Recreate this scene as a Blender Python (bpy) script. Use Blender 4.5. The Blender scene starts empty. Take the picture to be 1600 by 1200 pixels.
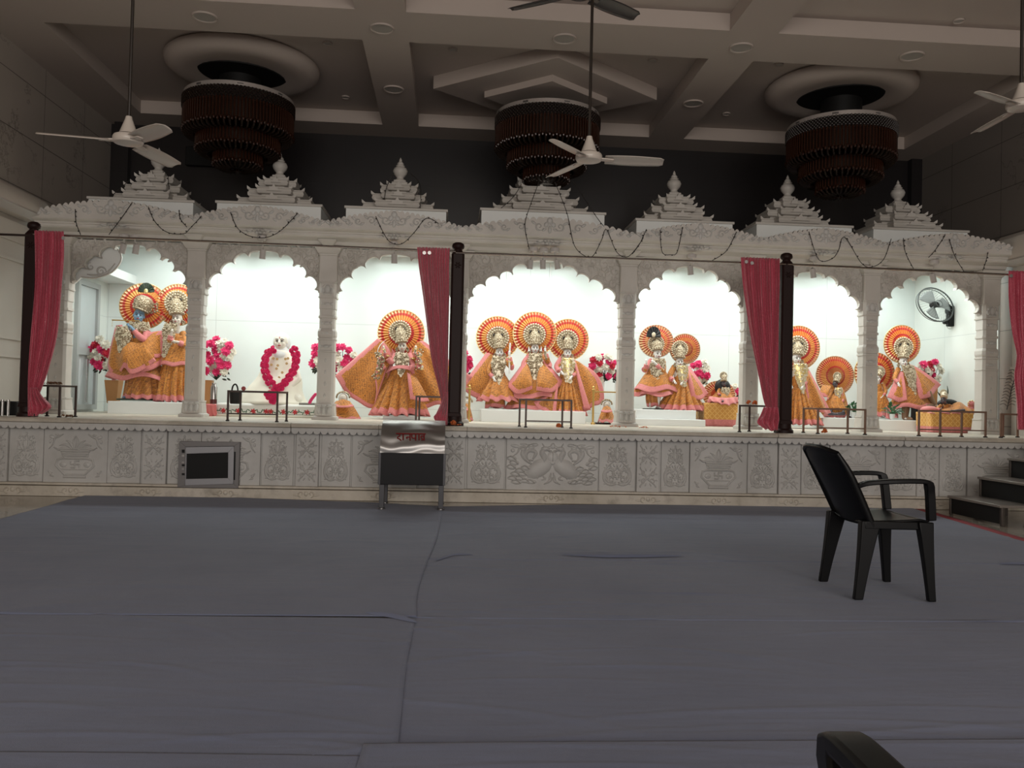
import bpy, math, random
from mathutils import Vector, Matrix, geometry
PI=math.pi
R_=random.Random(7)
sc=bpy.context.scene
COL=sc.collection
# ---------------------------------------------------------------- camera
FPX=1330.0; YAW,PIT,ROLL=.0738,.0217,.0239; CAMZ=1.05
_f=Vector((math.sin(YAW)*math.cos(PIT),math.cos(YAW)*math.cos(PIT),math.sin(PIT)))
_r0=Vector((math.cos(YAW),-math.sin(YAW),0)); _u0=_r0.cross(_f)
_R=_r0*math.cos(ROLL)+_u0*math.sin(ROLL); _U=_u0*math.cos(ROLL)-_r0*math.sin(ROLL)
CAM=Vector((0,0,CAMZ))
cd=bpy.data.cameras.new('camera'); cam=bpy.data.objects.new('camera',cd); COL.objects.link(cam)
cd.sensor_width=36; cd.lens=36*FPX/1600; cd.clip_start=.05
cam.matrix_world=Matrix(((_R.x,_U.x,-_f.x,0),(_R.y,_U.y,-_f.y,0),(_R.z,_U.z,-_f.z,CAMZ),(0,0,0,1)))
sc.camera=cam
# ---------------------------------------------------------------- view, world, lights
sc.view_settings.view_transform='Standard'; sc.view_settings.look='None'
sc.view_settings.gamma=1; sc.view_settings.use_curve_mapping=False
sc.view_settings.exposure=0.0
w=bpy.data.worlds.new('world'); sc.world=w; w.use_nodes=True
w.node_tree.nodes['Background'].inputs[0].default_value=(.8,.85,1,1)
w.node_tree.nodes['Background'].inputs[1].default_value=.02
sc.cycles.max_bounces=6; sc.cycles.diffuse_bounces=4; sc.cycles.glossy_bounces=3
sc.cycles.sample_clamp_indirect=4
def area(name,loc,rot,sx,sy,power,col,spread=PI):
    l=bpy.data.lights.new(name,'AREA'); l.shape='RECTANGLE'; l.size=sx; l.size_y=sy; l.energy=power; l.color=col; l.spread=spread
    o=bpy.data.objects.new(name,l); COL.objects.link(o); o.location=loc; o.rotation_euler=rot; return o
# daylight coming through the hall entrance behind the camera
area('entrance_daylight',(1.1,-5.2,2.5),(PI/2,0,0),9.5,3.6,620,(1,.93,.86))
# shrine room lamps, one above every arch
for _x,_w,_e in ((-3.7,1.2,30),(-2.3,1.2,34),(-.55,1.2,34),(1.15,1.5,44),(3.0,1.2,34),(4.6,1.1,38),(6.1,1.1,36)):
    area('shrine_lamp',(_x,12.1,3.1),(0,0,0),_w,.3,_e*.30,(.88,1,.96))
    area('shrine_lamp',(_x,11.0,3.1),(0,0,0),_w,.4,_e*.62,(.95,1,.95))

# ---------------------------------------------------------------- pixel rays (photo pixel -> point on a real plane)
def ray(x,y): return _R*((x-800)/FPX)+_U*((600-y)/FPX)+_f
def P(x,y,Y): d=ray(x,y); return CAM+d*(Y/d.y)
def PZ(x,y,z): d=ray(x,y); return CAM+d*((z-CAMZ)/d.z)
def PX(x,y,X): d=ray(x,y); return CAM+d*(X/d.x)
def hx(px,Y,z=1.05):
    "world X seen at pixel column px on the plane Y near height z"
    a=P(px,600,Y); b=P(px,300,Y); t=(z-a.z)/(b.z-a.z); return a.x+(b.x-a.x)*t
def hz(px,py,Y): return P(px,py,Y).z

# ---------------------------------------------------------------- mesh builder
def cat(pts,n,closed=False):
    "smooth resample of a list of points (tuples) to n+1 points, even in length"
    pts=[Vector(p) for p in pts]
    if len(pts)==2: return [pts[0].lerp(pts[1],i/n) for i in range(n+1)]
    out=[]; m=len(pts)
    for i in range(m if closed else m-1):
        if closed: p0,p1,p2,p3=pts[i-1],pts[i],pts[(i+1)%m],pts[(i+2)%m]
        else: p0,p1,p2,p3=pts[max(i-1,0)],pts[i],pts[i+1],pts[min(i+2,m-1)]
        for k in range(10):
            t=k/10; out.append(.5*((2*p1)+(p2-p0)*t+(2*p0-5*p1+4*p2-p3)*t*t+(3*p1-p0-3*p2+p3)*t**3))
    out.append(pts[0] if closed else pts[-1])
    L=[0]
    for a,b in zip(out,out[1:]): L.append(L[-1]+(b-a).length)
    res=[];j=0
    for i in range(n+1):
        s=L[-1]*i/n
        while j<len(L)-2 and L[j+1]<s: j+=1
        d=L[j+1]-L[j]; res.append(out[j].lerp(out[j+1],(s-L[j])/d if d>0 else 0))
    return res
class MB:
    def __init__(s): s.v=[];s.f=[];s.uv=[];s.e=[]
    def add(s,vs,fs,uv=None,e=None):
        b=len(s.v); s.v+= [Vector(p) for p in vs]; s.f+=[tuple(b+i for i in f) for f in fs]
        s.uv+= uv if uv else [(0,0)]*len(vs); s.e+= e if e else [1.0]*len(vs); return s
    def box(s,x0,x1,y0,y1,z0,z1):
        return s.add([(x0,y0,z0),(x1,y0,z0),(x1,y1,z0),(x0,y1,z0),(x0,y0,z1),(x1,y0,z1),(x1,y1,z1),(x0,y1,z1)],
            [(0,3,2,1),(4,5,6,7),(0,1,5,4),(1,2,6,5),(2,3,7,6),(3,0,4,7)])
    def hexa(s,b,t):
        "b,t: four corner points of bottom and top"
        return s.add(list(b)+list(t),[(0,3,2,1),(4,5,6,7),(0,1,5,4),(1,2,6,5),(2,3,7,6),(3,0,4,7)])
    def tube(s,pts,r,n=8,smooth=0,cap=True,flat=1.0):
        pts=[Vector(p) for p in pts]
        if smooth: pts=cat(pts,smooth)
        m=len(pts); rr=r if isinstance(r,(list,tuple)) else [r]*m
        if len(rr)!=m: rr=[rr[min(int(i*(len(rr)-1)/(m-1)),len(rr)-2)]*(1-((i*(len(rr)-1)/(m-1))-min(int(i*(len(rr)-1)/(m-1)),len(rr)-2)))+rr[min(int(i*(len(rr)-1)/(m-1)),len(rr)-2)+1]*((i*(len(rr)-1)/(m-1))-min(int(i*(len(rr)-1)/(m-1)),len(rr)-2)) for i in range(m)]
        vs=[];up=None;L=0;uv=[]
        for i,p in enumerate(pts):
            t=(pts[min(i+1,m-1)]-pts[max(i-1,0)]).normalized()
            if up is None:
                up=Vector((0,0,1)) if abs(t.z)<.9 else Vector((0,1,0))
            a=t.cross(up)
            if a.length<1e-5: a=t.cross(Vector((1,0,0)))
            a.normalize(); b=a.cross(t); up=b
            if i: L+=(pts[i]-pts[i-1]).length
            for k in range(n):
                q=2*PI*k/n; vs.append(p+a*math.cos(q)*rr[i]+b*math.sin(q)*rr[i]*flat); uv.append((k/n*6.28*rr[i],L))
        fs=[(i*n+k,i*n+(k+1)%n,(i+1)*n+(k+1)%n,(i+1)*n+k) for i in range(m-1) for k in range(n)]
        if cap: fs+=[tuple(range(n-1,-1,-1)),tuple((m-1)*n+k for k in range(n))]
        return s.add(vs,fs,uv)
    def lathe(s,prof,c=(0,0,0),n=24,axis='z',sx=1,sy=1,rot=None):
        "prof: list of (radius, height)"
        vs=[];c=Vector(c)
        for r,h in prof:
            for k in range(n):
                a=2*PI*k/n; p=Vector((r*math.cos(a)*sx,r*math.sin(a)*sy,h))
                if axis=='y': p=Vector((p.x,-h,p.y))
                if axis=='x': p=Vector((h,p.x,p.y))
                if rot: p=rot@p
                vs.append(c+p)
        m=len(prof); fs=[(i*n+k,i*n+(k+1)%n,(i+1)*n+(k+1)%n,(i+1)*n+k) for i in range(m-1) for k in range(n)]
        fs+=[tuple(range(n-1,-1,-1)),tuple((m-1)*n+k for k in range(n))]
        return s.add(vs,fs)
    def sph(s,c,r,n=10,m=7,sc_=(1,1,1),rot=None):
        c=Vector(c); vs=[c+_t(rot,Vector((0,0,r*sc_[2])))];
        for i in range(1,m):
            t=PI*i/m
            for k in range(n):
                a=2*PI*k/n; vs.append(c+_t(rot,Vector((r*sc_[0]*math.sin(t)*math.cos(a),r*sc_[1]*math.sin(t)*math.sin(a),r*sc_[2]*math.cos(t)))))
        vs.append(c+_t(rot,Vector((0,0,-r*sc_[2]))))
        fs=[(0,1+k,1+(k+1)%n) for k in range(n)]
        fs+=[(1+i*n+k,1+(i+1)*n+k,1+(i+1)*n+(k+1)%n,1+i*n+(k+1)%n) for i in range(m-2) for k in range(n)]
        l=len(vs)-1; fs+=[(l,1+(m-2)*n+(k+1)%n,1+(m-2)*n+k) for k in range(n)]
        return s.add(vs,fs)
    def cap(s,a,b,ra,rb,n=12):
        "closed capsule"
        a=Vector(a);b=Vector(b);t=b-a
        t=t.normalized() if t.length>1e-6 else Vector((0,0,1))
        pts=[];rr=[]
        for i in range(5):
            q=PI/2*(1-i/4); pts.append(a-t*ra*math.sin(q)); rr.append(max(ra*math.cos(q),ra*.05))
        for i in range(5):
            q=PI/2*i/4; pts.append(b+t*rb*math.sin(q)); rr.append(max(rb*math.cos(q),rb*.05))
        return s.tube(pts,rr,n)
    def plate(s,out,y0,y1,flip=False):
        "outline of (x,z) extruded from y0 (front) to y1"
        n=len(out); tri=geometry.tessellate_polygon([[Vector((p[0],p[1],0)) for p in out]])
        vs=[(p[0],y0,p[1]) for p in out]+[(p[0],y1,p[1]) for p in out]
        ar=sum(out[i][0]*out[(i+1)%n][1]-out[(i+1)%n][0]*out[i][1] for i in range(n))
        fs=[]
        for t in tri:
            a,b,c=t; cr=(out[b][0]-out[a][0])*(out[c][1]-out[a][1])-(out[c][0]-out[a][0])*(out[b][1]-out[a][1])
            if cr<0: a,c=c,a
            fs.append((a,b,c)); fs.append((c+n,b+n,a+n))
        for i in range(n):
            j=(i+1)%n; fs.append((j,i,i+n,j+n) if ar>0 else (i,j,j+n,i+n))
        return s.add(vs,fs)
    def grid(s,fn,nu,nv,closed=False,uvf=None,ef=None):
        vs=[];uv=[];e=[]
        cu=nu if closed else nu+1
        for j in range(nv+1):
            for i in range(cu):
                u,v=i/nu,j/nv; vs.append(fn(u,v)); uv.append(uvf(u,v) if uvf else (u,v)); e.append(ef(u,v) if ef else 1.0)
        fs=[(j*cu+i,(j+1)*cu+i,(j+1)*cu+(i+1)%cu,j*cu+(i+1)%cu) for j in range(nv) for i in range(nu)]
        return s.add(vs,fs,uv,e)
    def xf(s,m): s.v=[m@p for p in s.v]; return s
    def build(s,name,mat,parent=None,smooth=35,bevel=0,solid=0,origin=None):
        me=bpy.data.meshes.new(name)
        off=wloc(parent) if parent else (Vector(origin) if origin else None)
        if off is None:
            xs=[p.x for p in s.v];ys=[p.y for p in s.v];zs=[p.z for p in s.v]
            off=Vector(((min(xs)+max(xs))/2,(min(ys)+max(ys))/2,min(zs)))
        me.from_pydata([p-off for p in s.v],[],s.f); me.update()
        if any(x!=(0,0) for x in s.uv):
            l=me.uv_layers.new(name='UVMap')
            fl=[0.0]*(2*len(me.loops)); vi=[0]*len(me.loops); me.loops.foreach_get('vertex_index',vi)
            for k,i in enumerate(vi): fl[2*k],fl[2*k+1]=s.uv[i]
            l.data.foreach_set('uv',fl)
        if any(x!=1.0 for x in s.e):
            at=me.attributes.new('edge','FLOAT','POINT'); at.data.foreach_set('value',s.e)
        if smooth:
            me.polygons.foreach_set('use_smooth',[True]*len(me.polygons)); me.set_sharp_from_angle(angle=math.radians(smooth))
        for m in (mat if isinstance(mat,(list,tuple)) else [mat]): me.materials.append(m)
        o=bpy.data.objects.new(name,me); COL.objects.link(o)
        if parent: o.parent=parent
        else: o.location=off
        if solid:
            md=o.modifiers.new('s','SOLIDIFY'); md.thickness=solid; md.offset=0
        if bevel:
            md=o.modifiers.new('b','BEVEL'); md.width=bevel; md.segments=2; md.limit_method='ANGLE'; md.angle_limit=math.radians(40)
        return o
def _t(rot,v): return rot@v if rot else v
def wloc(o):
    v=Vector(o.location)
    while o.parent: o=o.parent; v+=Vector(o.location)
    return v
def tag(o,label=None,cat_=None,group=None,kind=None):
    if label: o['label']=label
    if cat_: o['category']=cat_
    if group: o['group']=group
    if kind: o['kind']=kind
    return o
def thing(name,label,cat_,loc,group=None):
    o=bpy.data.objects.new(name,None); COL.objects.link(o); o.location=loc; o.empty_display_size=.1
    return tag(o,label,cat_,group)
def struct(o): o['kind']='structure'; return o
def dup(root,loc,label=None,rotz=None,scale=None,parent=None,group=None):
    r=root.copy(); COL.objects.link(r); r.location=loc
    if parent: r.parent=parent
    if rotz is not None: r.rotation_euler.z=rotz
    if scale is not None: r.scale=scale if hasattr(scale,'__len__') else (scale,)*3
    if label: r['label']=label
    if group: r['group']=group
    for c in list(root.children):
        k=c.copy(); COL.objects.link(k); k.parent=r
        for g in list(c.children):
            h=g.copy(); COL.objects.link(h); h.parent=k
    return r

# ---------------------------------------------------------------- materials
def mat(name,col=(.8,.8,.8),rough=.6,metal=0,spec=.5,emit=None,es=1,alpha=None,trans=0,sheen=0,coat=0):
    m=bpy.data.materials.new(name); m.use_nodes=True; b=m.node_tree.nodes['Principled BSDF']
    b.inputs['Base Color'].default_value=(*col,1); b.inputs['Roughness'].default_value=rough; b.inputs['Metallic'].default_value=metal
    b.inputs['Specular IOR Level'].default_value=spec
    if emit: b.inputs['Emission Color'].default_value=(*emit,1); b.inputs['Emission Strength'].default_value=es
    if trans: b.inputs['Transmission Weight'].default_value=trans
    if sheen: b.inputs['Sheen Weight'].default_value=sheen
    if coat: b.inputs['Coat Weight'].default_value=coat
    if alpha is not None: b.inputs['Alpha'].default_value=alpha
    return m
class N:
    "tiny node helper"
    def __init__(s,m): s.m=m; s.t=m.node_tree; s.b=s.t.nodes['Principled BSDF']
    def n(s,ty,**k):
        x=s.t.nodes.new('ShaderNode'+ty)
        for a,b in k.items():
            if a[0]=='_':
                key=a[1:]; key=int(key) if key.isdigit() else key.replace('_',' ')
                x.inputs[key].default_value=b
            else: setattr(x,a,b)
        return x
    def l(s,a,b): s.t.links.new(a,b)
    def mix(s,f,a,b,ty='MIX'):
        x=s.n('Mix',data_type='RGBA',blend_type=ty)
        for k,v in ((0,f),(6,a),(7,b)):
            if isinstance(v,(int,float)): x.inputs[k].default_value=v
            elif isinstance(v,tuple): x.inputs[k].default_value=(*v,1)
            else: s.l(v,x.inputs[k])
        return x.outputs[2]
    def math(s,op,a,b=None,c=None):
        x=s.n('Math',operation=op)
        for k,v in ((0,a),(1,b),(2,c)):
            if v is None: continue
            if isinstance(v,(int,float)): x.inputs[k].default_value=v
            else: s.l(v,x.inputs[k])
        return x.outputs[0]
    def ramp(s,f,stops,interp='LINEAR'):
        x=s.n('ValToRGB'); x.color_ramp.interpolation=interp
        e=x.color_ramp.elements
        while len(e)<len(stops): e.new(.5)
        for k,(p,c) in enumerate(stops): e[k].position=p; e[k].color=(*c,1) if len(c)==3 else c
        s.l(f,x.inputs[0]); return x.outputs[0]
    def obj(s): return s.n('TexCoord').outputs['Object']
    def geo(s): return s.n('NewGeometry').outputs['Position']
    def noise(s,vec,scale,detail=4,rough=.5):
        x=s.n('TexNoise',_Scale=scale,_Detail=detail,_Roughness=rough); s.l(vec,x.inputs['Vector']); return x.outputs
    def vor(s,vec,scale,feature='F1'):
        x=s.n('TexVoronoi',_Scale=scale,feature=feature); s.l(vec,x.inputs['Vector']); return x.outputs
    def bump(s,h,strength=.3,dist=.01):
        x=s.n('Bump',_Strength=strength,_Distance=dist); s.l(h,x.inputs['Height']); s.l(x.outputs[0],s.b.inputs['Normal'])
    def col(s,c): s.l(c,s.b.inputs['Base Color'])
    def rough(s,c): s.l(c,s.b.inputs['Roughness'])
def marble(name,c1,c2,rough=.45,carve=0,dirt=0.0,carvescale=22):
    m=mat(name,c1,rough); n=N(m); g=n.geo()
    a=n.noise(g,1.7,6,.6)[0]; c=n.mix(n.ramp(a,[(.42,(0,0,0)),(.62,(1,1,1))]),c1,c2)
    if dirt:
        d=n.noise(g,6,8,.7)[0]; c=n.mix(n.math('MULTIPLY',n.ramp(d,[(.5,(0,0,0)),(.72,(1,1,1))]),dirt),c,(.16,.13,.10))
    n.col(c)
    if carve:
        # low carved foliage worked into the stone
        x=n.n('TexWave',_Scale=3.0,_Distortion=14.0,_Detail=3.0); x.inputs['Detail Scale'].default_value=2.2; n.l(g,x.inputs['Vector'])
        v=n.vor(g,carvescale,'SMOOTH_F1')[0]
        n.bump(n.math('ADD',n.ramp(x.outputs[1],[(.45,(0,0,0)),(.6,(1,1,1))]),n.math('MULTIPLY',v,.8)),carve,.02)
    else: n.bump(n.noise(g,60,3)[0],.05,.004)
    return m
MA=marble('white_marble',(.60,.57,.53),(.53,.50,.46),.5)
MAC=marble('carved_marble',(.60,.57,.53),(.50,.47,.43),.55,carve=.55,dirt=.35)
MAP=marble('plinth_marble',(.56,.55,.53),(.48,.47,.45),.55,dirt=.12)
MAR=marble('relief_marble',(.58,.57,.55),(.50,.49,.47),.5)
MAD=marble('stained_marble',(.62,.57,.49),(.50,.45,.37),.5,dirt=.5)
MPED=mat('white_pedestal',(.78,.80,.79),.35)
def tiles(name,c1,c2,joint,sx,sz,off=(0,0,0),rough=.3,jw=.004,vein=0.0,axis='xz'):
    m=mat(name,c1,rough); n=N(m); g=n.geo()
    mp=n.n('Mapping'); n.l(g,mp.inputs[0]); mp.inputs['Location'].default_value=off
    mp.inputs['Rotation'].default_value={'xz':(PI/2,0,0),'yz':(PI/2,0,PI/2),'xy':(0,0,0)}[axis]
    if axis=='yz':
        sp=n.n('SeparateXYZ'); n.l(g,sp.inputs[0]); cb=n.n('CombineXYZ'); n.l(sp.outputs[1],cb.inputs[0]); n.l(sp.outputs[2],cb.inputs[1]); vec=cb.outputs[0]
    elif axis=='xz':
        sp=n.n('SeparateXYZ'); n.l(g,sp.inputs[0]); cb=n.n('CombineXYZ'); n.l(sp.outputs[0],cb.inputs[0]); n.l(sp.outputs[2],cb.inputs[1]); vec=cb.outputs[0]
    else: vec=g
    va=n.n('VectorMath',operation='ADD'); n.l(vec,va.inputs[0]); va.inputs[1].default_value=off
    b=n.n('TexBrick',offset=0,squash=1,_Scale=1.0); b.inputs['Mortar Size'].default_value=jw; b.inputs['Brick Width'].default_value=sx; b.inputs['Row Height'].default_value=sz; b.inputs['Mortar Smooth'].default_value=0
    b.inputs['Color1'].default_value=(*c1,1); b.inputs['Color2'].default_value=(*c2,1); b.inputs['Mortar'].default_value=(*joint,1)
    n.l(va.outputs[0],b.inputs['Vector']); c=b.outputs[0]
    if vein:
        q=n.noise(g,1.1,8,.65)
        r=n.ramp(n.math('ABSOLUTE',n.math('SUBTRACT',q[0],.5)),[(0,(1,1,1)),(.012,(0,0,0))])
        k=n.ramp(n.noise(g,.9,2)[0],[(.5,(0,0,0)),(.6,(1,1,1))])
        c=n.mix(n.math('MULTIPLY',n.math('MULTIPLY',r,k),vein),c,joint)
    n.col(c); return m
MBACK=tiles('shrine_wall_tile',(.74,.80,.79),(.74,.80,.79),(.52,.56,.56),1.52,1.22,(.35,-.92,0),jw=.003)
MBACK.node_tree.nodes['Principled BSDF'].inputs['Roughness'].default_value=.22
MSIDE=tiles('shrine_side_tile',(.72,.76,.73),(.72,.76,.73),(.52,.56,.56),1.5,1.22,(.2,-.92,0),jw=.003,axis='yz')
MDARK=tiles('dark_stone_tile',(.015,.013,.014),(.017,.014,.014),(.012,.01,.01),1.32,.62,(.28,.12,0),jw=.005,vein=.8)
MRIGHT=tiles('shaded_beige_tile',(.22,.195,.175),(.22,.195,.175),(.05,.04,.035),1.1,.62,(.4,.35,0),jw=.004,vein=.5,axis='yz')  # left wall's tile again, its dimmer light put into a darker colour
MLEFT=tiles('beige_wall_tile',(.38,.335,.295),(.38,.335,.295),(.05,.04,.035),1.1,.62,(.4,.35,0),jw=.004,vein=.5,axis='yz')
MWHW=mat('pale_wall_paint',(.56,.52,.47),.5)
MCEIL=mat('ceiling_paint',(.44,.375,.335),.7)
MFLOOR=marble('floor_marble',(.42,.38,.32),(.30,.27,.23),.12,dirt=.3)
def cloth_carpet():
    m=mat('blue_grey_cloth',(.108,.112,.16),.85,sheen=.1); n=N(m); g=n.geo()
    a=n.noise(g,.8,6,.6)[0]; c=n.mix(n.ramp(a,[(.35,(0,0,0)),(.68,(1,1,1))]),(.130,.150,.228),(.165,.188,.275))
    b=n.noise(g,2.6,5,.7)[0]; c=n.mix(n.math('MULTIPLY',n.ramp(b,[(.6,(0,0,0)),(.75,(1,1,1))]),.3),c,(.10,.117,.18)); n.col(c)
    mp=n.n('Mapping'); n.l(g,mp.inputs[0]); mp.inputs['Scale'].default_value=(1.0,4.5,1)
    h=n.noise(mp.outputs[0],1.5,5,.55)[0]; n.bump(n.math('ADD',n.math('MULTIPLY',h,1.0),n.math('MULTIPLY',n.noise(g,260,1)[0],.06)),.22,.05)
    return m
MCLOTH=cloth_carpet()
MRED=mat('red_border_cloth',(.34,.035,.05),.8)
MWOOD=mat('dark_wood',(.016,.005,.004),.55,spec=.25); 
MBLACK=mat('black_plastic',(.003,.003,.0035),.42,spec=.25)
MBLK2=mat('black_matte',(.006,.006,.006),.6,spec=.3)
MSTEEL=mat('steel',(.42,.41,.40),.28,metal=1)
MRAIL=mat('painted_rail',(.05,.035,.03),.4,metal=.6)
MRAILB=mat('brown_rail',(.20,.12,.085),.4,metal=.5)
MROD=mat('polished_rod',(.42,.36,.32),.25,metal=1)
MFAN=mat('fan_enamel',(.58,.52,.46),.3)
MROD2=mat('fan_rod_paint',(.02,.014,.01),.4)
MFAND=mat('dark_fan_enamel',(.03,.026,.026),.35)
MAC_=mat('ac_plastic',(.52,.47,.42),.4)
MLAMP=mat('lamp_white',(.50,.47,.45),.45)
MDOWN=mat('frosted_lamp',(.36,.33,.30),.5)
MBULB=mat('lit_bulb',(1,1,1),.5,emit=(1,1,1),es=6)
MWIRE=mat('dark_wire',(.02,.016,.014),.6)
MAMB=mat('amber_crystal',(.035,.010,.004),.25,spec=.3); MAMB.node_tree.nodes['Principled BSDF'].inputs['Transmission Weight'].default_value=.15
MAMBD=mat('dark_crystal',(.016,.009,.006),.25,spec=.35)
MBAND=mat('band_steel',(.50,.45,.42),.3,metal=.4)
MGLASS=mat('window_glass',(.55,.60,.62),.1)
MGOLD=mat('golden_rod',(.50,.32,.10),.3,metal=.7)
MCREAM=mat('cream_cloth',(.74,.71,.61),.8)
MSTONE=mat('statue_marble',(.72,.69,.60),.45)
MHOOD=mat('hood_cloth',(.66,.67,.66),.7)
MFACE=mat('painted_face',(.66,.60,.53),.4)
MFACEW=mat('white_painted_face',(.74,.72,.69),.35)
MBLUE=mat('blue_painted_face',(.20,.33,.47),.4)
MDKFACE=mat('dark_painted_face',(.06,.05,.06),.35)
MHAIR=mat('black_hair',(.008,.007,.008),.5)
MEYE=mat('painted_black',(.01,.008,.008),.4)
MEYEW=mat('painted_white',(.8,.8,.78),.4)
MLIP=mat('painted_lips',(.45,.08,.08),.5)
MPINKB=mat('hot_pink_petal',(.72,.035,.16),.6)
MREDB=mat('red_petal',(.55,.02,.05),.6)
MWHB=mat('white_petal',(.78,.74,.64),.6)
MLEAF=mat('leaf_green',(.05,.16,.07),.5)
MLEAFD=mat('dark_leaf',(.02,.035,.02),.5)
MPOT=mat('white_pot',(.72,.74,.72),.35)
MVASE=mat('wooden_vase',(.42,.20,.07),.5)
MMARI=mat('marigold',(.55,.13,.03),.8)
MRB=mat('coral_cloth',(.72,.20,.20),.8)
def brocade(name,base=(.56,.195,.024),dark=(.17,.05,.010),border=(.64,.205,.20),bs=1.0,light=(.76,.38,.08),bold=False):
    m=mat(name,base,.6,sheen=.2); n=N(m); uv=n.n('TexCoord').outputs['UV']
    v1=n.vor(uv,34,'DISTANCE_TO_EDGE')[0]; 
    wv=n.n('TexNoise',_Scale=30.0,_Detail=2.0,_Distortion=1.5); n.l(uv,wv.inputs['Vector'])
    c=n.mix(n.ramp(n.math('ABSOLUTE',n.math('SUBTRACT',wv.outputs[0],.5)),[(.02,(1,1,1)),(.06,(0,0,0))]),base,dark)
    sp=n.n('SeparateXYZ'); n.l(uv,sp.inputs[0])
    k=(14 if bold else 26)
    a=n.math('ADD',sp.outputs[0],sp.outputs[1]); b=n.math('SUBTRACT',sp.outputs[0],sp.outputs[1])
    fa=n.math('ABSOLUTE',n.math('SUBTRACT',n.math('FRACT',n.math('MULTIPLY',a,k)),.5)); fb=n.math('ABSOLUTE',n.math('SUBTRACT',n.math('FRACT',n.math('MULTIPLY',b,k)),.5))
    mn=n.math('MINIMUM',fa,fb)
    if bold:
        c=n.mix(n.ramp(n.math('MAXIMUM',fa,fb),[(.12,(1,1,1)),(.16,(0,0,0))]),base,dark)
        c=n.mix(n.ramp(mn,[(.035,(1,1,1)),(.06,(0,0,0)),(.10,(0,0,0)),(.11,(.8,.8,.8)),(.14,(0,0,0))]),c,light)
    else:
        c=n.mix(n.math('MULTIPLY',n.ramp(mn,[(.05,(1,1,1)),(.10,(0,0,0))]),.45),c,light)
        c=n.mix(n.math('MULTIPLY',n.ramp(v1,[(.0,(1,1,1)),(.004,(0,0,0))]),.6),c,dark)
    at=n.n('Attribute',attribute_name='edge')
    pk=n.ramp(n.noise(uv,70,2)[0],[(.35,tuple(x*.86 for x in border)),(.65,tuple(min(1,x*1.1) for x in border))])
    e=n.math('LESS_THAN',at.outputs['Fac'],.999)
    zz=n.math('LESS_THAN',at.outputs['Fac'],1.0)
    c=n.mix(e,c,pk); n.col(c); n.bump(n.noise(uv,90,2)[0],.25,.004)
    return m
MBRO=brocade('orange_brocade'); MBROD=brocade('amber_brocade',base=(.42,.14,.02),dark=(.13,.035,.007))
MBROB=brocade('diamond_brocade',base=(.62,.30,.06),dark=(.36,.13,.02),light=(.86,.55,.18),bold=True)
MPINK=mat('pink_cloth',(.62,.20,.20),.7,sheen=.3)
def jewel():
    m=mat('silver_gold_jewellery',(.62,.55,.42),.32,metal=.35); n=N(m); g=n.geo(); v=n.vor(g,75)
    c=n.ramp(v[1],[(0,(.66,.60,.46)),(.45,(.50,.42,.26)),(.6,(.80,.74,.62)),(.86,(.22,.14,.09)),(.93,(.70,.62,.45))],'CONSTANT') if False else n.mix(n.ramp(v[0],[(.25,(0,0,0)),(.6,(1,1,1))]),(.66,.57,.41),(.24,.17,.10))
    n.col(c); n.bump(v[0],.7,.008); return m
MJEW=jewel()
MJEWG=mat('gold_jewellery',(.78,.62,.28),.28,metal=.6)
MPEARL=mat('pearl_bead',(.62,.54,.40),.3,metal=.2)
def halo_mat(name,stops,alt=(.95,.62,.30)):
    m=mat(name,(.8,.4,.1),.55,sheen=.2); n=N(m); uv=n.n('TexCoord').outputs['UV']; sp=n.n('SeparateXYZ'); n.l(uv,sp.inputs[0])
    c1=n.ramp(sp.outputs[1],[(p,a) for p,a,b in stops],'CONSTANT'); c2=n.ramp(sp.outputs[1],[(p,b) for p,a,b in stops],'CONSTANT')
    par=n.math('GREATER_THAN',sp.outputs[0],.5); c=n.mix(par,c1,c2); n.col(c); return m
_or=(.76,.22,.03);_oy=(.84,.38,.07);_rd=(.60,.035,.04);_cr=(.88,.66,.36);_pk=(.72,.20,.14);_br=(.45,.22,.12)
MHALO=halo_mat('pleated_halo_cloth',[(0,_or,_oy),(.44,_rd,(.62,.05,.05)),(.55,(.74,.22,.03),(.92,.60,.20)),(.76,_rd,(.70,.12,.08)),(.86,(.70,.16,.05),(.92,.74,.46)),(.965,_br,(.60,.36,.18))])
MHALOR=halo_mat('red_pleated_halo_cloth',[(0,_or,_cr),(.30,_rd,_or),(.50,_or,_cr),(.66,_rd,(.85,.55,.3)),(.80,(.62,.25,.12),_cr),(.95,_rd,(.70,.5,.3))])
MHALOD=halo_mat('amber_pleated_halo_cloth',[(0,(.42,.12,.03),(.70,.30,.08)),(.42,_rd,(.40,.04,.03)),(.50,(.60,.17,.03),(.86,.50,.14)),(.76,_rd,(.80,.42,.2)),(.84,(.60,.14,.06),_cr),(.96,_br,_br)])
def curtain_mat():
    m=mat('sequin_curtain',(.42,.035,.075),.45,sheen=.4); n=N(m); g=n.geo(); v=n.vor(g,120)
    r=n.ramp(v[1],[(.90,(0,0,0)),(.93,(1,1,1))]); s=n.math('MULTIPLY',r,n.ramp(v[0],[(.25,(1,1,1)),(.4,(0,0,0))]))
    ns=n.noise(g,160,2)[0]; c=n.mix(n.ramp(ns,[(.4,(0,0,0)),(.62,(1,1,1))]),(.42,.028,.065),(.68,.13,.19))
    c=n.mix(s,c,(.95,.62,.62)); n.col(c); n.l(s,n.b.inputs['Metallic']); n.bump(ns,.4,.004); return m
MCURT=curtain_mat()
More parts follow.
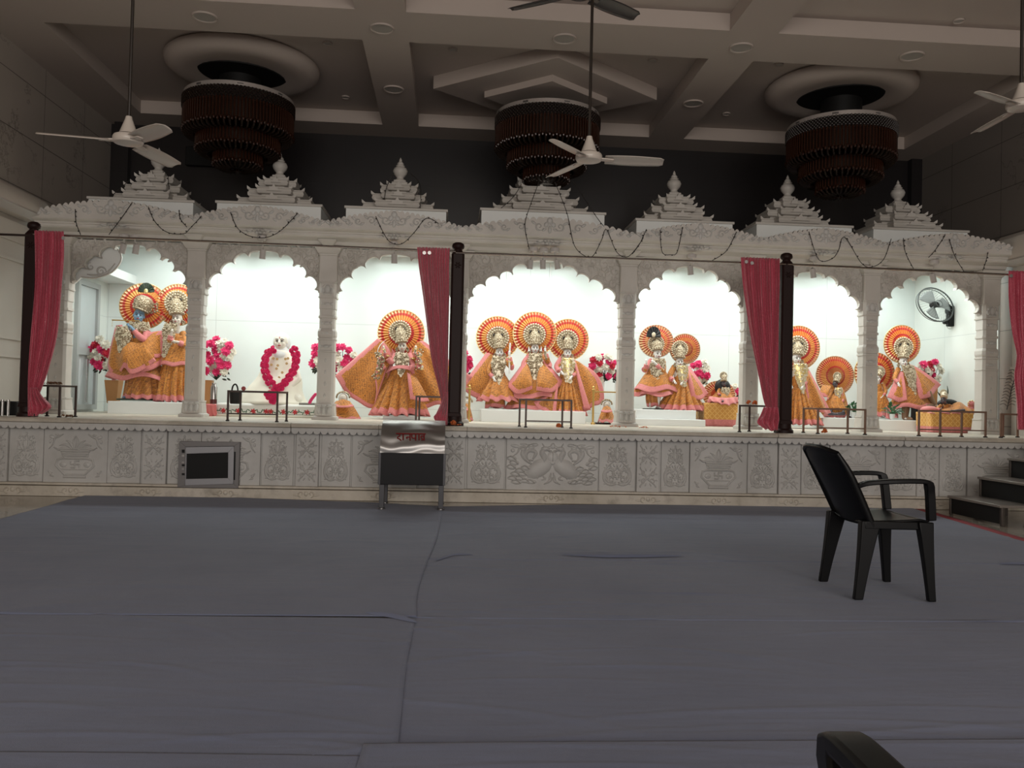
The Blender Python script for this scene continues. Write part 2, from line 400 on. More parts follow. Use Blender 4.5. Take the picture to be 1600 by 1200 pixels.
def hammered():
    m=mat('wavy_polished_steel',(.40,.39,.38),.40,metal=.9); n=N(m); g=n.geo()
    w_=n.n('TexWave',_Scale=3.2,_Distortion=6.0,_Detail=1.0,bands_direction='Z'); w_.inputs['Detail Scale'].default_value=.8; n.l(g,w_.inputs['Vector'])
    n.bump(w_.outputs[1],.30,.03); return m
MHAM=hammered()
MBOX=mat('steel_dark_reflection',(.006,.006,.008),.45,metal=0,spec=.2)  # near-black base stands in for the dark hall mirrored in the steel
MLEG=mat('grey_steel_leg',(.06,.06,.065),.4,metal=.6)

# ---------------------------------------------------------------- room shell
DP=8.94      # platform front
PH=.7875     # platform height
DC=10.3      # arcade front
YB=12.6      # shrine back wall
XL,XR=-4.95,7.15; ZC=4.93; ZR=5.11
YN=-6.0
m=MB().box(XL-.2,XR+.2,YN,YB+.2,-.1,0); struct(m.build('floor',MFLOOR,smooth=0))
struct(MB().box(XL-.2,XL,YN,YB,0,5.3).build('wall_left',MLEFT,smooth=0))
struct(MB().box(XR,XR+.2,YN,YB,0,5.3).build('wall_right',MRIGHT,smooth=0))
struct(MB().box(XL-.2,XR+.2,YB,YB+.2,0,3.2).build('wall_shrine',MBACK,smooth=0))
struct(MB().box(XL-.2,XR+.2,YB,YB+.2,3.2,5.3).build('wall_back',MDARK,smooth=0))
# ceiling: flat slab with recessed coffers, cut by beams
m=MB().box(XL-.2,XR+.2,YN,YB+.2,ZR,ZR+.15); struct(m.build('ceiling',MCEIL,smooth=0))
bx=[(XL,-4.35),(-1.03,-.525),(2.79,3.30),(6.62,XR)]
k=0
for a,b in bx:
    k+=1; struct(MB().box(a,b,YN,YB,ZC,ZR).build('trim_%d'%k,MCEIL,smooth=0))
gaps=[(bx[i][1],bx[i+1][0]) for i in range(3)]
for a,b in gaps:
    for y0,y1 in ((12.05,YB),(8.50,9.22),(5.0,5.7),(1.5,2.2)):
        k+=1; struct(MB().box(a,b,y0,y1,ZC,ZR).build('trim_%d'%k,MCEIL,smooth=0))
# diamond drop of the middle coffer, round drops of the side coffers
def diamond(cx,cy,rx,ry,z0,z1):
    c=[(cx-rx,cy),(cx,cy-ry),(cx+rx,cy),(cx,cy+ry)]
    return MB().hexa([(x,y,z0) for x,y in c],[(x,y,z1) for x,y in c])
DY=10.62
k+=1; mm=diamond(1.13,DY,1.42,1.16,ZR-.16,ZR); struct(mm.build('trim_%d'%k,MCEIL,smooth=0))
k+=1; struct(diamond(1.13,DY,.78,.66,ZR-.24,ZR-.16).build('trim_%d'%k,MCEIL,smooth=0))
for cx,cy in ((-2.60,10.52),(4.80,10.28)):
    k+=1
    prof=[(.88,0),(.91,-.03),(.90,-.08),(.84,-.13),(.76,-.15),(.62,-.14),(.48,-.11),(0,-.10)]
    struct(MB().lathe(prof,(cx,cy,ZR),64).build('trim_%d'%k,MCEIL,smooth=60))
# pilaster strips high on the back wall
for x in (hx(187,12.5,3.8),hx(1432,12.5,3.8)):
    k+=1; struct(MB().box(x-.10,x+.10,YB-.12,YB,3.2,ZC).build('trim_%d'%k,MDARK,smooth=0))
# side walls beside the shrine: pale panels with mouldings
for X0,s in ((XL,1),(XR,-1)):
    k+=1; a,b=sorted((X0,X0+.03*s)); struct(MB().box(a,b,6.5,10.3,PH,2.95).build('trim_%d'%k,MWHW,smooth=0))
    for z in (2.72,2.5,1.62,1.42):
        k+=1; a,b=sorted((X0+.03*s,X0+.055*s)); struct(MB().box(a,b,6.5,10.3,z,z+.035).build('trim_%d'%k,MWHW,smooth=0))
    k+=1; a,b=sorted((X0,X0+.02*s)); struct(MB().box(a,b,10.6,YB,PH,3.15).build('trim_%d'%k,MSIDE,smooth=0))
# shrine room ceiling (roof slab behind the arcade)
k+=1; struct(MB().box(XL,XR,10.5,YB-.003,3.15,3.2).build('trim_%d'%k,MPED,smooth=0))
# vertical tile strips on the shrine back wall
for px in (791,858):
    k+=1; x=hx(px,YB,2.2); struct(MB().box(x-.012,x+.012,YB-.02,YB,PH,3.15).build('trim_%d'%k,MPED,smooth=0,bevel=.004))
k+=1; x0=hx(860,YB,2.2); x1=hx(962,YB,2.2)
k+=1; struct(MB().box(XL+.02,XL+.42,11.25,YB-.003,2.62,2.74).build('trim_%d'%k,MPED,smooth=0))
# window in the shrine's side wall
def win():
    y0,y1=11.55,12.25; z0,z1=PH+.03,2.55; X=XL+.02
    t=thing('window_1',None,None,(X,(y0+y1)/2,z0)); t['kind']='structure'
    f=MB()
    for a,b,c,d in ((y0,y1,z0,z0+.07),(y0,y1,z1-.07,z1),(y0,y0+.07,z0+.07,z1-.07),(y1-.07,y1,z0+.07,z1-.07),(y0+.07,y1-.07,1.55,1.65)): f.box(X,X+.05,c*0+a,b,c,d)
    f.build('window_frame',mat('window_frame_grey',(.42,.44,.44),.5),t,smooth=0)
    MB().box(X+.005,X+.015,y0+.06,y1-.06,z0+.06,1.56).build('pane',MGLASS,t); MB().box(X+.005,X+.015,y0+.06,y1-.06,1.64,z1-.06).build('pane',MGLASS,t)
    MB().box(X+.05,X+.07,y0+.30,y0+.33,z0+.1,1.5).build('sash_bar',MSTEEL,t)
win()

# ---------------------------------------------------------------- platform with carved panels
def sp2(cx,cy,r0,r1,a0,a1,n=12):
    return [(cx+(r0+(r1-r0)*i/n)*math.cos(math.radians(a0+(a1-a0)*i/n)),cy+(r0+(r1-r0)*i/n)*math.sin(math.radians(a0+(a1-a0)*i/n))) for i in range(n+1)]
_sp2=sp2
class Relief:
    "shapes raised from a vertical face; u across, v up, in metres"
    def __init__(s,x0,z0,Y,sx=1,sz=1): s.m=MB(); s.x0,s.z0,s.Y,s.sx,s.sz=x0,z0,Y,sx,sz
    def p(s,u,v,h): return (s.x0+u*s.sx,s.Y-h*1.5,s.z0+v*s.sz)
    def ridge(s,pts,w=.012,h=.010,taper=True,n=16,smooth=True):
        w=w*1.45
        c=cat([(a,b,0) for a,b in pts],n) if smooth else [Vector((a,b,0)) for a,b in pts]
        m=len(c); vs=[]
        for i,q in enumerate(c):
            t=(c[min(i+1,m-1)]-c[max(i-1,0)]).normalized(); nx,ny=-t.y,t.x
            k=1.0
            if taper: k=.35+.65*math.sin(PI*min(1,(i+.5)/m*1.15)) if m>3 else 1
            for o,hh in ((-1,0),(-.62,.72),(0,1),(.62,.72),(1,0)):
                vs.append(s.p(q.x+nx*o*w*k/s.sx,q.y+ny*o*w*k/s.sz,hh*h-.001))
        fs=[(i*5+j,i*5+j+1,(i+1)*5+j+1,(i+1)*5+j) for i in range(m-1) for j in range(4)]
        fs+=[(4,3,2,1,0),tuple((m-1)*5+j for j in range(5))]
        s.m.add(vs,fs)
    def mir(s,pts,**k): s.ridge(pts,**k); s.ridge([(-a,b) for a,b in pts],**k)
    def blob(s,u,v,ru,rv,h=.012,rot=0,n=10):
        ru*=1.25; rv*=1.25; vs=[];ca,sa=math.cos(rot),math.sin(rot)
        for r,hh in ((1,0),(.85,.55),(.5,.9)):
            for k in range(n):
                a=2*PI*k/n; x,y=ru*r*math.cos(a),rv*r*math.sin(a); vs.append(s.p(u+x*ca-y*sa,v+x*sa+y*ca,hh*h-.001))
        vs.append(s.p(u,v,h)); fs=[(i*n+k,i*n+(k+1)%n,(i+1)*n+(k+1)%n,(i+1)*n+k) for i in range(2) for k in range(n)]+[(2*n+k,2*n+(k+1)%n,3*n) for k in range(n)]
        s.m.add(vs,fs)
    def mblob(s,u,v,ru,rv,h=.012,rot=0): s.blob(u,v,ru,rv,h,rot); s.blob(-u,v,ru,rv,h,-rot)
def tree(r):
    asp=r.sx/r.sz
    def sp2(cx,cy,r0,r1,a0,a1,n=12): return [(x,cy+(y-cy)*asp*1.15) for x,y in _sp2(cx,cy,r0,r1,a0,a1,n)]
    "u in -.5..+.5, v in 0..1"
    r.mir(sp2(.20,.25,.20,.04,-110,300,16),w=.012,h=.013)
    r.mir(sp2(.16,.12,.13,.03,-160,250,12),w=.010,h=.012)
    r.mir([(.02,.02),(.20,.0),(.36,.08),(.40,.24),(.33,.40),(.18,.52),(.05,.60)],w=.011,h=.012)
    r.mir([(.0,.44),(.09,.36),(.2,.42),(.27,.36)],w=.011,h=.012)
    r.mir([(.03,.55),(.12,.62),(.18,.72),(.22,.78)],w=.010,h=.012)
    r.mir(sp2(.19,.66,.10,.02,180,560,12),w=.009,h=.011)
    r.mir(sp2(.15,.78,.07,.02,200,520,10),w=.008,h=.010)
    r.mir([(.0,.60),(.06,.70),(.07,.80),(.02,.92)],w=.009,h=.011)
    r.mir([(.40,.02),(.33,.05),(.30,.10)],w=.009,h=.010)
    for u,v,a in ((.07,.88,.5),(.05,.81,-.4),(.10,.06,.6),(.27,.56,.9),(.31,.47,.9),(.22,.86,.3),(.06,.20,.4),(.24,.70,.2)): r.mblob(u,v,.035,.022,.012,a)
    for v in (.96,.16,.30,.48): r.blob(0,v,.028,.03,.012)
    for u,v,a in ((.13,.20,.9),(.19,.10,.3),(.30,.20,1.2),(.28,.33,.9),(.14,.36,.5),(.20,.46,.7),(.10,.47,.9),(.24,.62,.2),(.13,.72,.9),(.26,.76,.5),(.09,.84,.8),(.17,.90,.2),(.34,.30,1.4),(.22,.03,.1),(.06,.26,.9)): r.mblob(u,v,.042,.018,.013,a)
    r.mblob(.38,.42,.02,.012,.008); r.mblob(.12,.30,.045,.02,.012,-.6)
def lattice(r):
    asp=r.sx/r.sz
    def sp2(cx,cy,r0,r1,a0,a1,n=12): return [(x,cy+(y-cy)*asp*1.15) for x,y in _sp2(cx,cy,r0,r1,a0,a1,n)]
    for v0 in (0,.5):
        for a,b in (((-.42,.04),(.42,.46)),((-.42,.46),(.42,.04))):
            r.ridge([(a[0],v0+a[1]),(a[0]*.5+b[0]*.5-.05,v0+.25-.02),(b[0],v0+b[1])],w=.009,h=.011,n=8)
        for s in (-1,1):
            for q in (-1,1):
                r.ridge([(x,v0+.25+y) for x,y in [(s*a,q*b) for a,b in sp2(.22,.10,.13,.03,-150,210,10)]],w=.008,h=.011,n=12)
                r.blob(s*.42,v0+.25+q*.07,.05,.015,.01); r.blob(s*.12,v0+.25+q*.17,.05,.02,.011,s*q*.6)
                r.blob(s*.36,v0+.25+q*.19,.06,.022,.011,s*q*.7)
        r.blob(0,v0+.25,.08,.03,.014)
def corner(r):
    for q,b in ((1,1.0),(-1,0.0)):
        for s in (-1,1):
            if q==1:
                r.ridge([(s*.22,b-.02),(s*.30,b-.08),(s*.37,b-.12),(s*.40,b-.25),(s*.47,b-.36)],w=.009,h=.012,n=12)
                r.blob(s*.42,b-.09,.05,.035,.012,s*.6); r.blob(s*.33,b-.04,.035,.018,.012); r.blob(s*.45,b-.19,.02,.04,.012)
            else:
                r.ridge([(s*.47,.16),(s*.40,.04)],w=.008,h=.011,n=5); r.ridge([(s*.44,.05),(s*.37,.02)],w=.008,h=.011,n=5); r.blob(s*.42,.11,.025,.02,.01)
def kalash(r):
    corner(r)
    pot=[(-.17,.06),(.17,.06),(.34,.27),(.31,.40),(.22,.43),(-.22,.43),(-.31,.40),(-.34,.27),(-.17,.06)]
    r.ridge(pot,w=.009,h=.014,taper=False,smooth=False)
    r.ridge([(-.2,.02),(.2,.02)],w=.012,h=.014,taper=False,n=2)
    for v,u in ((.50,.20),(.545,.24),(.60,.26)): r.ridge([(-u,v),(u,v)],w=.010,h=.015,taper=False,n=2)
    r.ridge([(-.27,.18),(.27,.18)],w=.005,h=.008,taper=False,n=2)
    for s in (-1,1):
        r.ridge([(s*.16,.44),(s*.24,.50)],w=.008,h=.010,n=3)
        r.ridge([(s*.06,.63),(s*.20,.66),(s*.30,.63),(s*.38,.68)],w=.013,h=.014,n=12)
        r.ridge([(s*.05,.64),(s*.17,.74),(s*.28,.72)],w=.012,h=.013,n=12); r.ridge([(s*.03,.64),(s*.10,.78),(s*.17,.84)],w=.012,h=.013,n=10)
        r.ridge([(s*.01,.64),(s*.035,.82),(0,.94)],w=.010,h=.013,n=10)
        r.blob(s*.21,.29,.055,.055,.012); r.blob(s*.21,.29,.022,.022,.018)
    # sacred cross mark on the pot
    a=.075; c=(0,.30)
    for u0,v0,u1,v1 in ((-a,0,a,0),(0,-a,0,a),(0,a,a,a),(a,0,a,-a),(0,-a,-a,-a),(-a,0,-a,a)):
        r.ridge([(c[0]+u0,c[1]+v0),(c[0]+u1,c[1]+v1)],w=.007,h=.012,taper=False,n=2)
def peacock(r):
    corner(r)
    for s in (-1,1):
        r.blob(s*.15,.40,.105,.22,.028,s*.35)           # body
        r.ridge([(s*.10,.50),(s*.095,.66),(s*.12,.78),(s*.085,.86),(s*.03,.80)],w=.024,h=.024,n=14)
        r.blob(s*.085,.86,.04,.05,.022); r.ridge([(s*.05,.84),(s*.0,.78)],w=.010,h=.016,n=4)
        r.ridge([(s*.10,.92),(s*.12,.99)],w=.006,h=.01,n=3)
        r.ridge([(s*.22,.62),(s*.19,.76),(s*.25,.82),(s*.30,.74),(s*.28,.60),(s*.22,.58)],w=.017,h=.018,n=16)
        r.ridge([(s*.24,.50),(s*.31,.62),(s*.34,.78),(s*.27,.95)],w=.018,h=.018,n=14)
        r.ridge([(s*.10,.22),(s*.08,.15),(s*.12,.13)],w=.010,h=.013,n=6); r.ridge([(s*.16,.22),(s*.17,.15)],w=.010,h=.013,n=4)
        for i,(u,v,a,l) in enumerate(((.30,.40,.9,.10),(.36,.34,.7,.10),(.41,.26,.3,.09),(.44,.16,0,.08),(.36,.16,.3,.08),(.30,.10,.1,.07),(.40,.07,.1,.07),(.24,.08,0,.06),(.33,.26,.6,.08),(.46,.42,1.2,.08),(.43,.52,1.4,.07),(.46,.62,1.3,.06))):
            r.blob(s*u,v,.055,.045,.017,s*a); r.ridge([(s*(u-.045),v-.03),(s*(u+.01),v+.05),(s*(u+.05),v+.02)],w=.008,h=.022,n=6)
        for u,v in ((.30,.92),(.24,.88),(.20,.95),(.33,.84)): r.blob(s*u,v,.03,.035,.015)
        r.ridge([(s*.01,.20),(s*.03,.10),(s*.09,.03)],w=.012,h=.014,n=8); r.ridge([(s*.01,.30),(s*.04,.12)],w=.008,h=.01,n=6)
    r.blob(0,.66,.055,.12,.02); r.blob(0,.54,.035,.05,.022); r.ridge([(0,.56),(0,.78)],w=.005,h=.026,n=3)
    r.blob(0,.93,.022,.06,.018); 
    for s in (-1,1): r.blob(s*.03,.90,.022,.03,.016,s*.6)
pl=thing('marble_platform','long white marble platform with carved front panels carrying the shrine arcade','platform',((XL+XR)/2,DP,0))
MB().box(XL+.005,XR-.005,DP+.03,YB-.005,0.001,PH-.05).build('core',MAP,pl,smooth=0)
MB().box(XL+.006,XR-.006,DP+.06,YB-.006,PH-.05,PH).build('deck',MAD,pl,smooth=0)
ZS0,ZS1=hz(860,770,DP),hz(860,692,DP)
# slabs with scalloped drip edge, each its own stone
edges=[XL+.01]+[hx(p,DP-.12,PH) for p in (25,212,455,592,730,982,1215,1412,1480)]+[XR-.01]
for i,(a,b) in enumerate(zip(edges,edges[1:])):
    dy=-.012*((i*7)%3); m=MB()
    prof=[(DP-.10+dy,PH-.055),(DP-.135+dy,PH-.04),(DP-.14+dy,PH-.02),(DP-.125+dy,PH-.003),(DP-.11+dy,PH),(DP+.07,PH),(DP+.07,PH-.055)]
    n=len(prof); m.add([(a+.002,y,z) for y,z in prof]+[(b-.002,y,z) for y,z in prof],[(j,(j+1)%n,(j+1)%n+n,j+n) for j in range(n)]+[tuple(range(n-1,-1,-1)),tuple(range(n,2*n))])
    m.build('ledge_slab',MAD,pl,smooth=40)
    cnt=max(3,round((b-a)/.076)); st=(b-a-.004)/cnt; out=[(b-.002,PH-.05),(a+.002,PH-.05)]
    for c in range(cnt):
        for q in range(7):
            t=PI*q/6; out.append((a+.002+st*c+st/2-st/2*math.cos(t),PH-.078-.034*math.sin(t)))
    MB().plate(out,DP-.115+dy,DP-.085+dy).build('drip_edge',MAP,pl,smooth=0)
MB().box(XL+.01,XR-.01,DP-.022,DP+.03,PH-.115,PH-.05).build('under_ledge_band',MAP,pl,smooth=0)
ZB=.135
pm=MB().box(XL+.01,XR-.01,DP-.07,DP+.03,.001,ZB-.03).box(XL+.01,XR-.01,DP-.055,DP+.03,ZB-.024,ZB)
pm.build('base_moulding',MAD,pl,bevel=.006)
seq=[('t',14,68),('k',68,168),('t',168,220),('l',222,260),('t',262,314),('k',314,407),('t',409,459),('l',462,498),('t',502,548),('k',550,652),('t',654,692),('l',694,727),('t',730,789),('p',791,935),('t',936,993),('l',995,1031),('t',1033,1077),('k',1078,1167),('t',1168,1215),('l',1217,1251),('t',1252,1296),('k',1297,1382),('t',1384,1432),('l',1433,1466),('t',1468,1510),('k',1512,1600),('l',-25,12),('t',1602,1650)]
zt=PH-.115
for ty,a,b in seq:
    Yf=DP+.03-{'l':.05,'k':.035,'p':.035,'t':.02}[ty]
    xa,xb=hx(a,Yf,.45),hx(b,Yf,.45); xa=max(xa,XL+.01); xb=min(xb,XR-.01)
    if xb-xa<.05: continue
    nm={'l':'lattice_panel','k':'pot_panel','p':'peacock_panel','t':'tree_panel'}[ty]
    p=MB().box(xa+.002,xb-.002,Yf,DP+.03,ZB,zt).build(nm,MAP,pl,bevel=.004)
    w_,h_=xb-xa,zt-ZB
    if ty=='t':
        MB().box(xa+.01,xb-.01,Yf-.004,Yf,ZB+.004,ZB+.05).build('sill_strip',MAP,p,bevel=.003)
        r=Relief((xa+xb)/2,ZB+.065,Yf,w_*.92,h_-.10); tree(r)
    elif ty=='l': r=Relief((xa+xb)/2,ZB+.04,Yf,w_*.86,h_-.07); lattice(r)
    elif ty=='k':
        r=Relief((xa+xb)/2,ZB+.05,Yf,w_*.88,h_-.09); kalash(r)
    else: r=Relief((xa+xb)/2,ZB+.05,Yf,w_*.96,h_-.09); peacock(r)
    r.m.build('carving',MAR,p,smooth=50)
# little carved bosses along the base moulding
for px in (25,115,235,355,480,600,860,1010,1120,1232,1340,1450):
    r=Relief(hx(px,DP,.07),.03,DP-.07,1,1); 
    for s in (-1,1): r.ridge([(s*a,b) for a,b in sp2(.05,.03,.035,.008,-90,260,8)],w=.006,h=.008,n=10); r.blob(s*.10,.02,.03,.010,.006)
    r.blob(0,.035,.02,.022,.01); r.m.build('boss',MAD,pl,smooth=50)
# ---------------------------------------------------------------- marble arcade
colpx=[92,304.6,510,716,978,1171,1357,1543]
CXW=[hx(p,DC+.1,1.5) for p in colpx]
bayname=['around the blue-faced flute player','around the white seated statue','around the many-armed statue','around the three crowned statues','around the pair with the feathered crown','beside the small seated figure and wall shelf','framing the wall fan']
def octs(m,cx,cy,half,z0,z1,half2=None,ch=.28):
    h2=half2 or half; vs=[]
    for h,z in ((half,z0),(h2,z1)):
        c=h*ch
        vs+=[(cx-h+c,cy-h,z),(cx+h-c,cy-h,z),(cx+h,cy-h+c,z),(cx+h,cy+h-c,z),(cx+h-c,cy+h,z),(cx-h+c,cy+h,z),(cx-h,cy+h-c,z),(cx-h,cy-h+c,z)]
    m.add(vs,[(i,(i+1)%8,(i+1)%8+8,i+8) for i in range(8)]+[tuple(range(7,-1,-1)),tuple(range(8,16))])
collab=['end column of carved marble beside the tied curtain and side wall','carved marble column between the flute player and the white seated statue','carved marble column between the white seated statue and the many-armed statue','carved marble column hidden behind the middle wooden post','carved marble column between the three crowned statues and the feathered pair','carved marble column half covered by the curtain with orange balls on its rail','carved marble column in front of the two potted plants','end column of carved marble beside the draped table and side wall']
for i,x in enumerate(CXW):
    s=1.05 if i in(0,7) else 1.0; cy=DC+.13
    t=thing('carved_column',collab[i],'column',(x,cy,PH),'marble columns of the shrine arcade')
    m=MB(); octs(m,x,cy,.145*s,PH,PH+.035,ch=.12); octs(m,x,cy,.138*s,PH+.035,PH+.05,.12*s,ch=.12); octs(m,x,cy,.122*s,PH+.05,.965,.112*s,ch=.2); octs(m,x,cy,.118*s,.965,.985)
    b=m.build('base',MA,t,bevel=.003)
    r=Relief(x,PH+.06,cy-.118*s)
    for q in (-1,0,1):
        r.blob(q*.06,.055,.022,.045,.014); r.blob(q*.06,.11,.026,.014,.012)
    for q in (-.5,.5): r.ridge([(q*.06,.0),(q*.06,.09)],w=.006,h=.010,n=4)
    r.m.build('carving',MAR,b,smooth=50)
    m=MB(); octs(m,x,cy,.10*s,.985,1.60); octs(m,x,cy,.106*s,1.60,1.62); octs(m,x,cy,.098*s,1.62,1.745); octs(m,x,cy,.106*s,1.745,1.77)
    octs(m,x,cy,.096*s,1.77,1.80,.106*s); octs(m,x,cy,.106*s,1.80,1.85); octs(m,x,cy,.106*s,1.85,1.885,.092*s); octs(m,x,cy,.090*s,1.885,2.01); octs(m,x,cy,.102*s,2.01,2.04); octs(m,x,cy,.092*s,2.04,2.12); octs(m,x,cy,.098*s,2.12,2.25)
    m.build('shaft',MA,t,bevel=.003)
    m=MB(); octs(m,x,cy,.108*s,2.25,2.27,.112*s); octs(m,x,cy,.104*s,2.27,2.43); octs(m,x,cy,.112*s,2.43,2.445); octs(m,x,cy,.108*s,2.445,2.76,ch=.1); octs(m,x,cy,.115*s,2.76,2.785,ch=.1); octs(m,x,cy,.12*s,2.785,2.868,.17*s,ch=.05)
    c=m.build('capital',MA,t,bevel=.003)
    r=Relief(x,2.28,cy-.104*s)
    r.blob(0,.08,.03,.045,.014); 
    for q in (-1,1): r.blob(q*.055,.06,.02,.03,.012); r.ridge([(q*.02,.02),(q*.06,.10),(q*.03,.13)],w=.006,h=.01,n=6)
    r.ridge([(-.05,.02),(.05,.02)],w=.010,h=.012,n=2)
    r.m.build('carving',MAR,c,smooth=50)
    m=MB()
    for z in (1.03,1.10,1.30,1.50): octs(m,x,cy-.0,.102*s,z,z+.004)
    r=Relief(x,0,cy-.10*s)
    for z in (1.08,1.22,1.36,1.50): r.blob(0,z,.012,.022,.006)
    for z in (1.67,1.83,1.95,2.18): r.blob(0,z,.03,.018,.008); r.mblob(.05,z,.016,.014,.006)
    r.m.build('carving',MAR,t,smooth=50)
ZAT=2.86
def czf(z): return 2.87+(z-2.93)*.7
def arch_outline(xl,xr,zs,top,cusps,n=8):
    """lower edge of the arch panel from left to right; cusps in half-widths: list of (x,z) from the centre outwards"""
    cx=(xl+xr)/2; W=(xr-xl)/2
    R=[(cx+W*a,zs+W*b) for a,b in cusps]; Lp=[(cx-W*a,zs+W*b) for a,b in cusps][::-1]
    pts=[(xl,zs-.02),(xl+.035,zs-.02),(xl+.035,zs)]
    seqp=Lp+R; mid=len(Lp)-1
    def lobe(p,q,k,flat=False):
        (x0,z0),(x1,z1)=p,q; d=math.hypot(x1-x0,z1-z0); nx,nz=-(z1-z0)/d,(x1-x0)/d
        if nz<0: nx,nz=-nx,-nz
        o=[]
        for i in range(1,n):
            t=i/n; a=PI*t
            s_=.5-.5*math.cos(a); b=math.sin(a)**(.75 if not flat else .55)*k*d
            o.append((x0+(x1-x0)*s_+nx*b,z0+(z1-z0)*s_+nz*b))
        return o
    pts.append(seqp[0])
    for i,(p,q) in enumerate(zip(seqp,seqp[1:])):
        pts+=lobe(p,q,.42 if i!=mid else top,flat=(i==mid)); pts.append(q)
    pts+=[(xr-.035,zs),(xr-.035,zs-.02),(xr,zs-.02)]
    return pts
c7=[(.27,.567),(.5,.417),(.717,.227),(.90,.015)]
c9=[(.238,.413),(.417,.31),(.583,.243),(.765,.148),(.92,.012)]
spring=[2.36,2.345,2.345,2.33,2.335,2.33,2.33]
for i in range(7):
    xl,xr=CXW[i]+.09,CXW[i+1]-.09
    cs=c9 if i==3 else c7
    W=(xr-xl)/2
    zs=spring[i]
    # springing height from the photo
    low=arch_outline(xl,xr,zs,.20 if i!=3 else .22,cs)
    out=low+[(xr,ZAT),(xl,ZAT)]
    t=thing('scalloped_arch','scalloped white marble arch with carved spandrels '+bayname[i],'arch',((xl+xr)/2,DC+.12,zs),'scalloped arches of the shrine arcade')
    MB().plate(out,DC+.09,DC+.17).build('spandrel',MAC,t,smooth=0)
    # raised rim following the scallops
    m=MB(); m.tube([(x,DC+.088,z) for x,z in low[2:-2]],.008,n=5); m.build('rim',MA,t,smooth=60)
    r=Relief((xl+xr)/2,zs,DC+.09)
    hgt=ZAT-zs
    for s in (-1,1):
        for (u,v,rr,a0) in ((.93,.70,.10,0),(.78,.86,.09,60),(.62,.90,.07,200),(.90,.40,.07,100),(.74,.62,.07,300),(.45,.93,.05,20)):
            cxx,cz=W*u*s,hgt*v
            if i==3 and u<.6: cxx=W*u*s
            r.ridge([(cxx+s*(a),cz+b) for a,b in sp2(0,0,rr*W*.9,.01,a0,a0+480,18)],w=.007,h=.007,n=24)
            for q in range(4):
                an=a0+q*90; r.blob(cxx+s*rr*W*1.15*math.cos(math.radians(an)),cz+rr*W*1.0*math.sin(math.radians(an)),.030,.013,.009,math.radians(an))
    r.m.build('carving',MAC,t,smooth=50)
    # cresting above this arch, with its central crest ornament
x0c,x1c=CXW[0]-.17,CXW[7]+.14
YCF=9.98
ct=thing('marble_cornice','long carved white marble cornice with leafy cresting above the scalloped arches','cornice',((x0c+x1c)/2,YCF,ZAT))
prof=[(DC+.25,2.93),(DC+.0,2.93),(DC-.03,2.95),(DC-.05,3.0),(DC-.20,3.03),(DC-.22,3.05),(DC-.22,3.085),(DC-.24,3.09),(DC-.24,3.11),(DC-.26,3.12),(DC-.30,3.13),(DC-.32,3.15),(DC-.32,3.18),(DC+.25,3.18)]
n=len(prof); m=MB(); m.add([(x0c,y,czf(z)) for y,z in prof]+[(x1c,y,czf(z)) for y,z in prof],[(j,(j+1)%n,(j+1)%n+n,j+n) for j in range(n)]+[tuple(range(n-1,-1,-1)),tuple(range(n,2*n))])
m.build('moulding',MA,ct,smooth=25)
crl=['flute player','white seated statue','many-armed statue','three crowned statues','feathered pair','small seated figure','wall fan']
for i in range(7):
    xl,xr=CXW[i],CXW[i+1]
    if i==0: xl=x0c
    if i==6: xr=x1c
    cx=(xl+xr)/2; W=(xr-xl)/2; z0=czf(3.18); Y=DC-.30
    out=[(xr,z0),(xl,z0)]; ns=26; rnd=random.Random(i)
    k=0
    for j in range(ns+1):
        u=-1+2*j/ns; base=.045+.15*max(0,1-abs(u)**1.6)
        if abs(u)<.12: base+=.02
        x=cx+W*u; 
        out.append((x,z0+base-.012))
        if j<ns:
            st=2*W/ns
            for q in (.25,.5,.75):
                uu=u+2/ns*q; b2=.045+.15*max(0,1-abs(uu)**1.6)
                out.append((cx+W*uu,z0+b2+.016*math.sin(PI*q)*(1+.5*rnd.random())))
    p=MB().plate(out[:1]+out[1:],Y-.02,Y+.035).build('cresting',MA,ct,smooth=0)
    r=Relief(cx,z0,Y-.02)
    for s in (-1,1):
        for (u,sz,a0) in ((.12,.055,200),(.33,.05,20),(.52,.042,200),(.68,.034,20),(.82,.026,200),(.93,.02,20)):
            hh=.045+.15*max(0,1-u**1.6)
            r.ridge([(s*(W*u+a),hh*.5+b) for a,b in sp2(0,0,sz,.008,a0,a0+460,16)],w=.008,h=.012,n=20)
            r.blob(s*(W*u+sz*1.2),hh*.72,.03,.014,.012,s*.6); r.blob(s*(W*u-sz*1.1),hh*.3,.026,.012,.012,-s*.6)
    r.blob(0,.165,.03,.035,.016); r.blob(0,.06,.02,.04,.016); r.mblob(.04,.12,.025,.03,.014,.5)
    r.m.build('carving',MAR,p,smooth=50)
    r=Relief(cx,czf(3.03),DC-.225,1,.75)
    for s in (-1,1):
        r.ridge([(s*(.045+a),.07+b) for a,b in sp2(0,0,.035,.006,90,520,12)],w=.008,h=.028,n=14)
        r.blob(s*.11,.05,.035,.016,.026,s*.3); r.blob(s*.15,.025,.025,.011,.022); r.blob(s*.02,.02,.02,.02,.026)
    r.blob(0,.12,.02,.025,.03); r.m.build('crest_ornament',MAR,ct,smooth=50)
    if 0<i:
        m=MB(); xx=CXW[i]; octs(m,xx,DC-.03,.05,2.86,2.91,.10,ch=.1); octs(m,xx,DC-.04,.10,2.91,2.93,.11,ch=.1); m.build('bracket',MA,ct,bevel=.004)
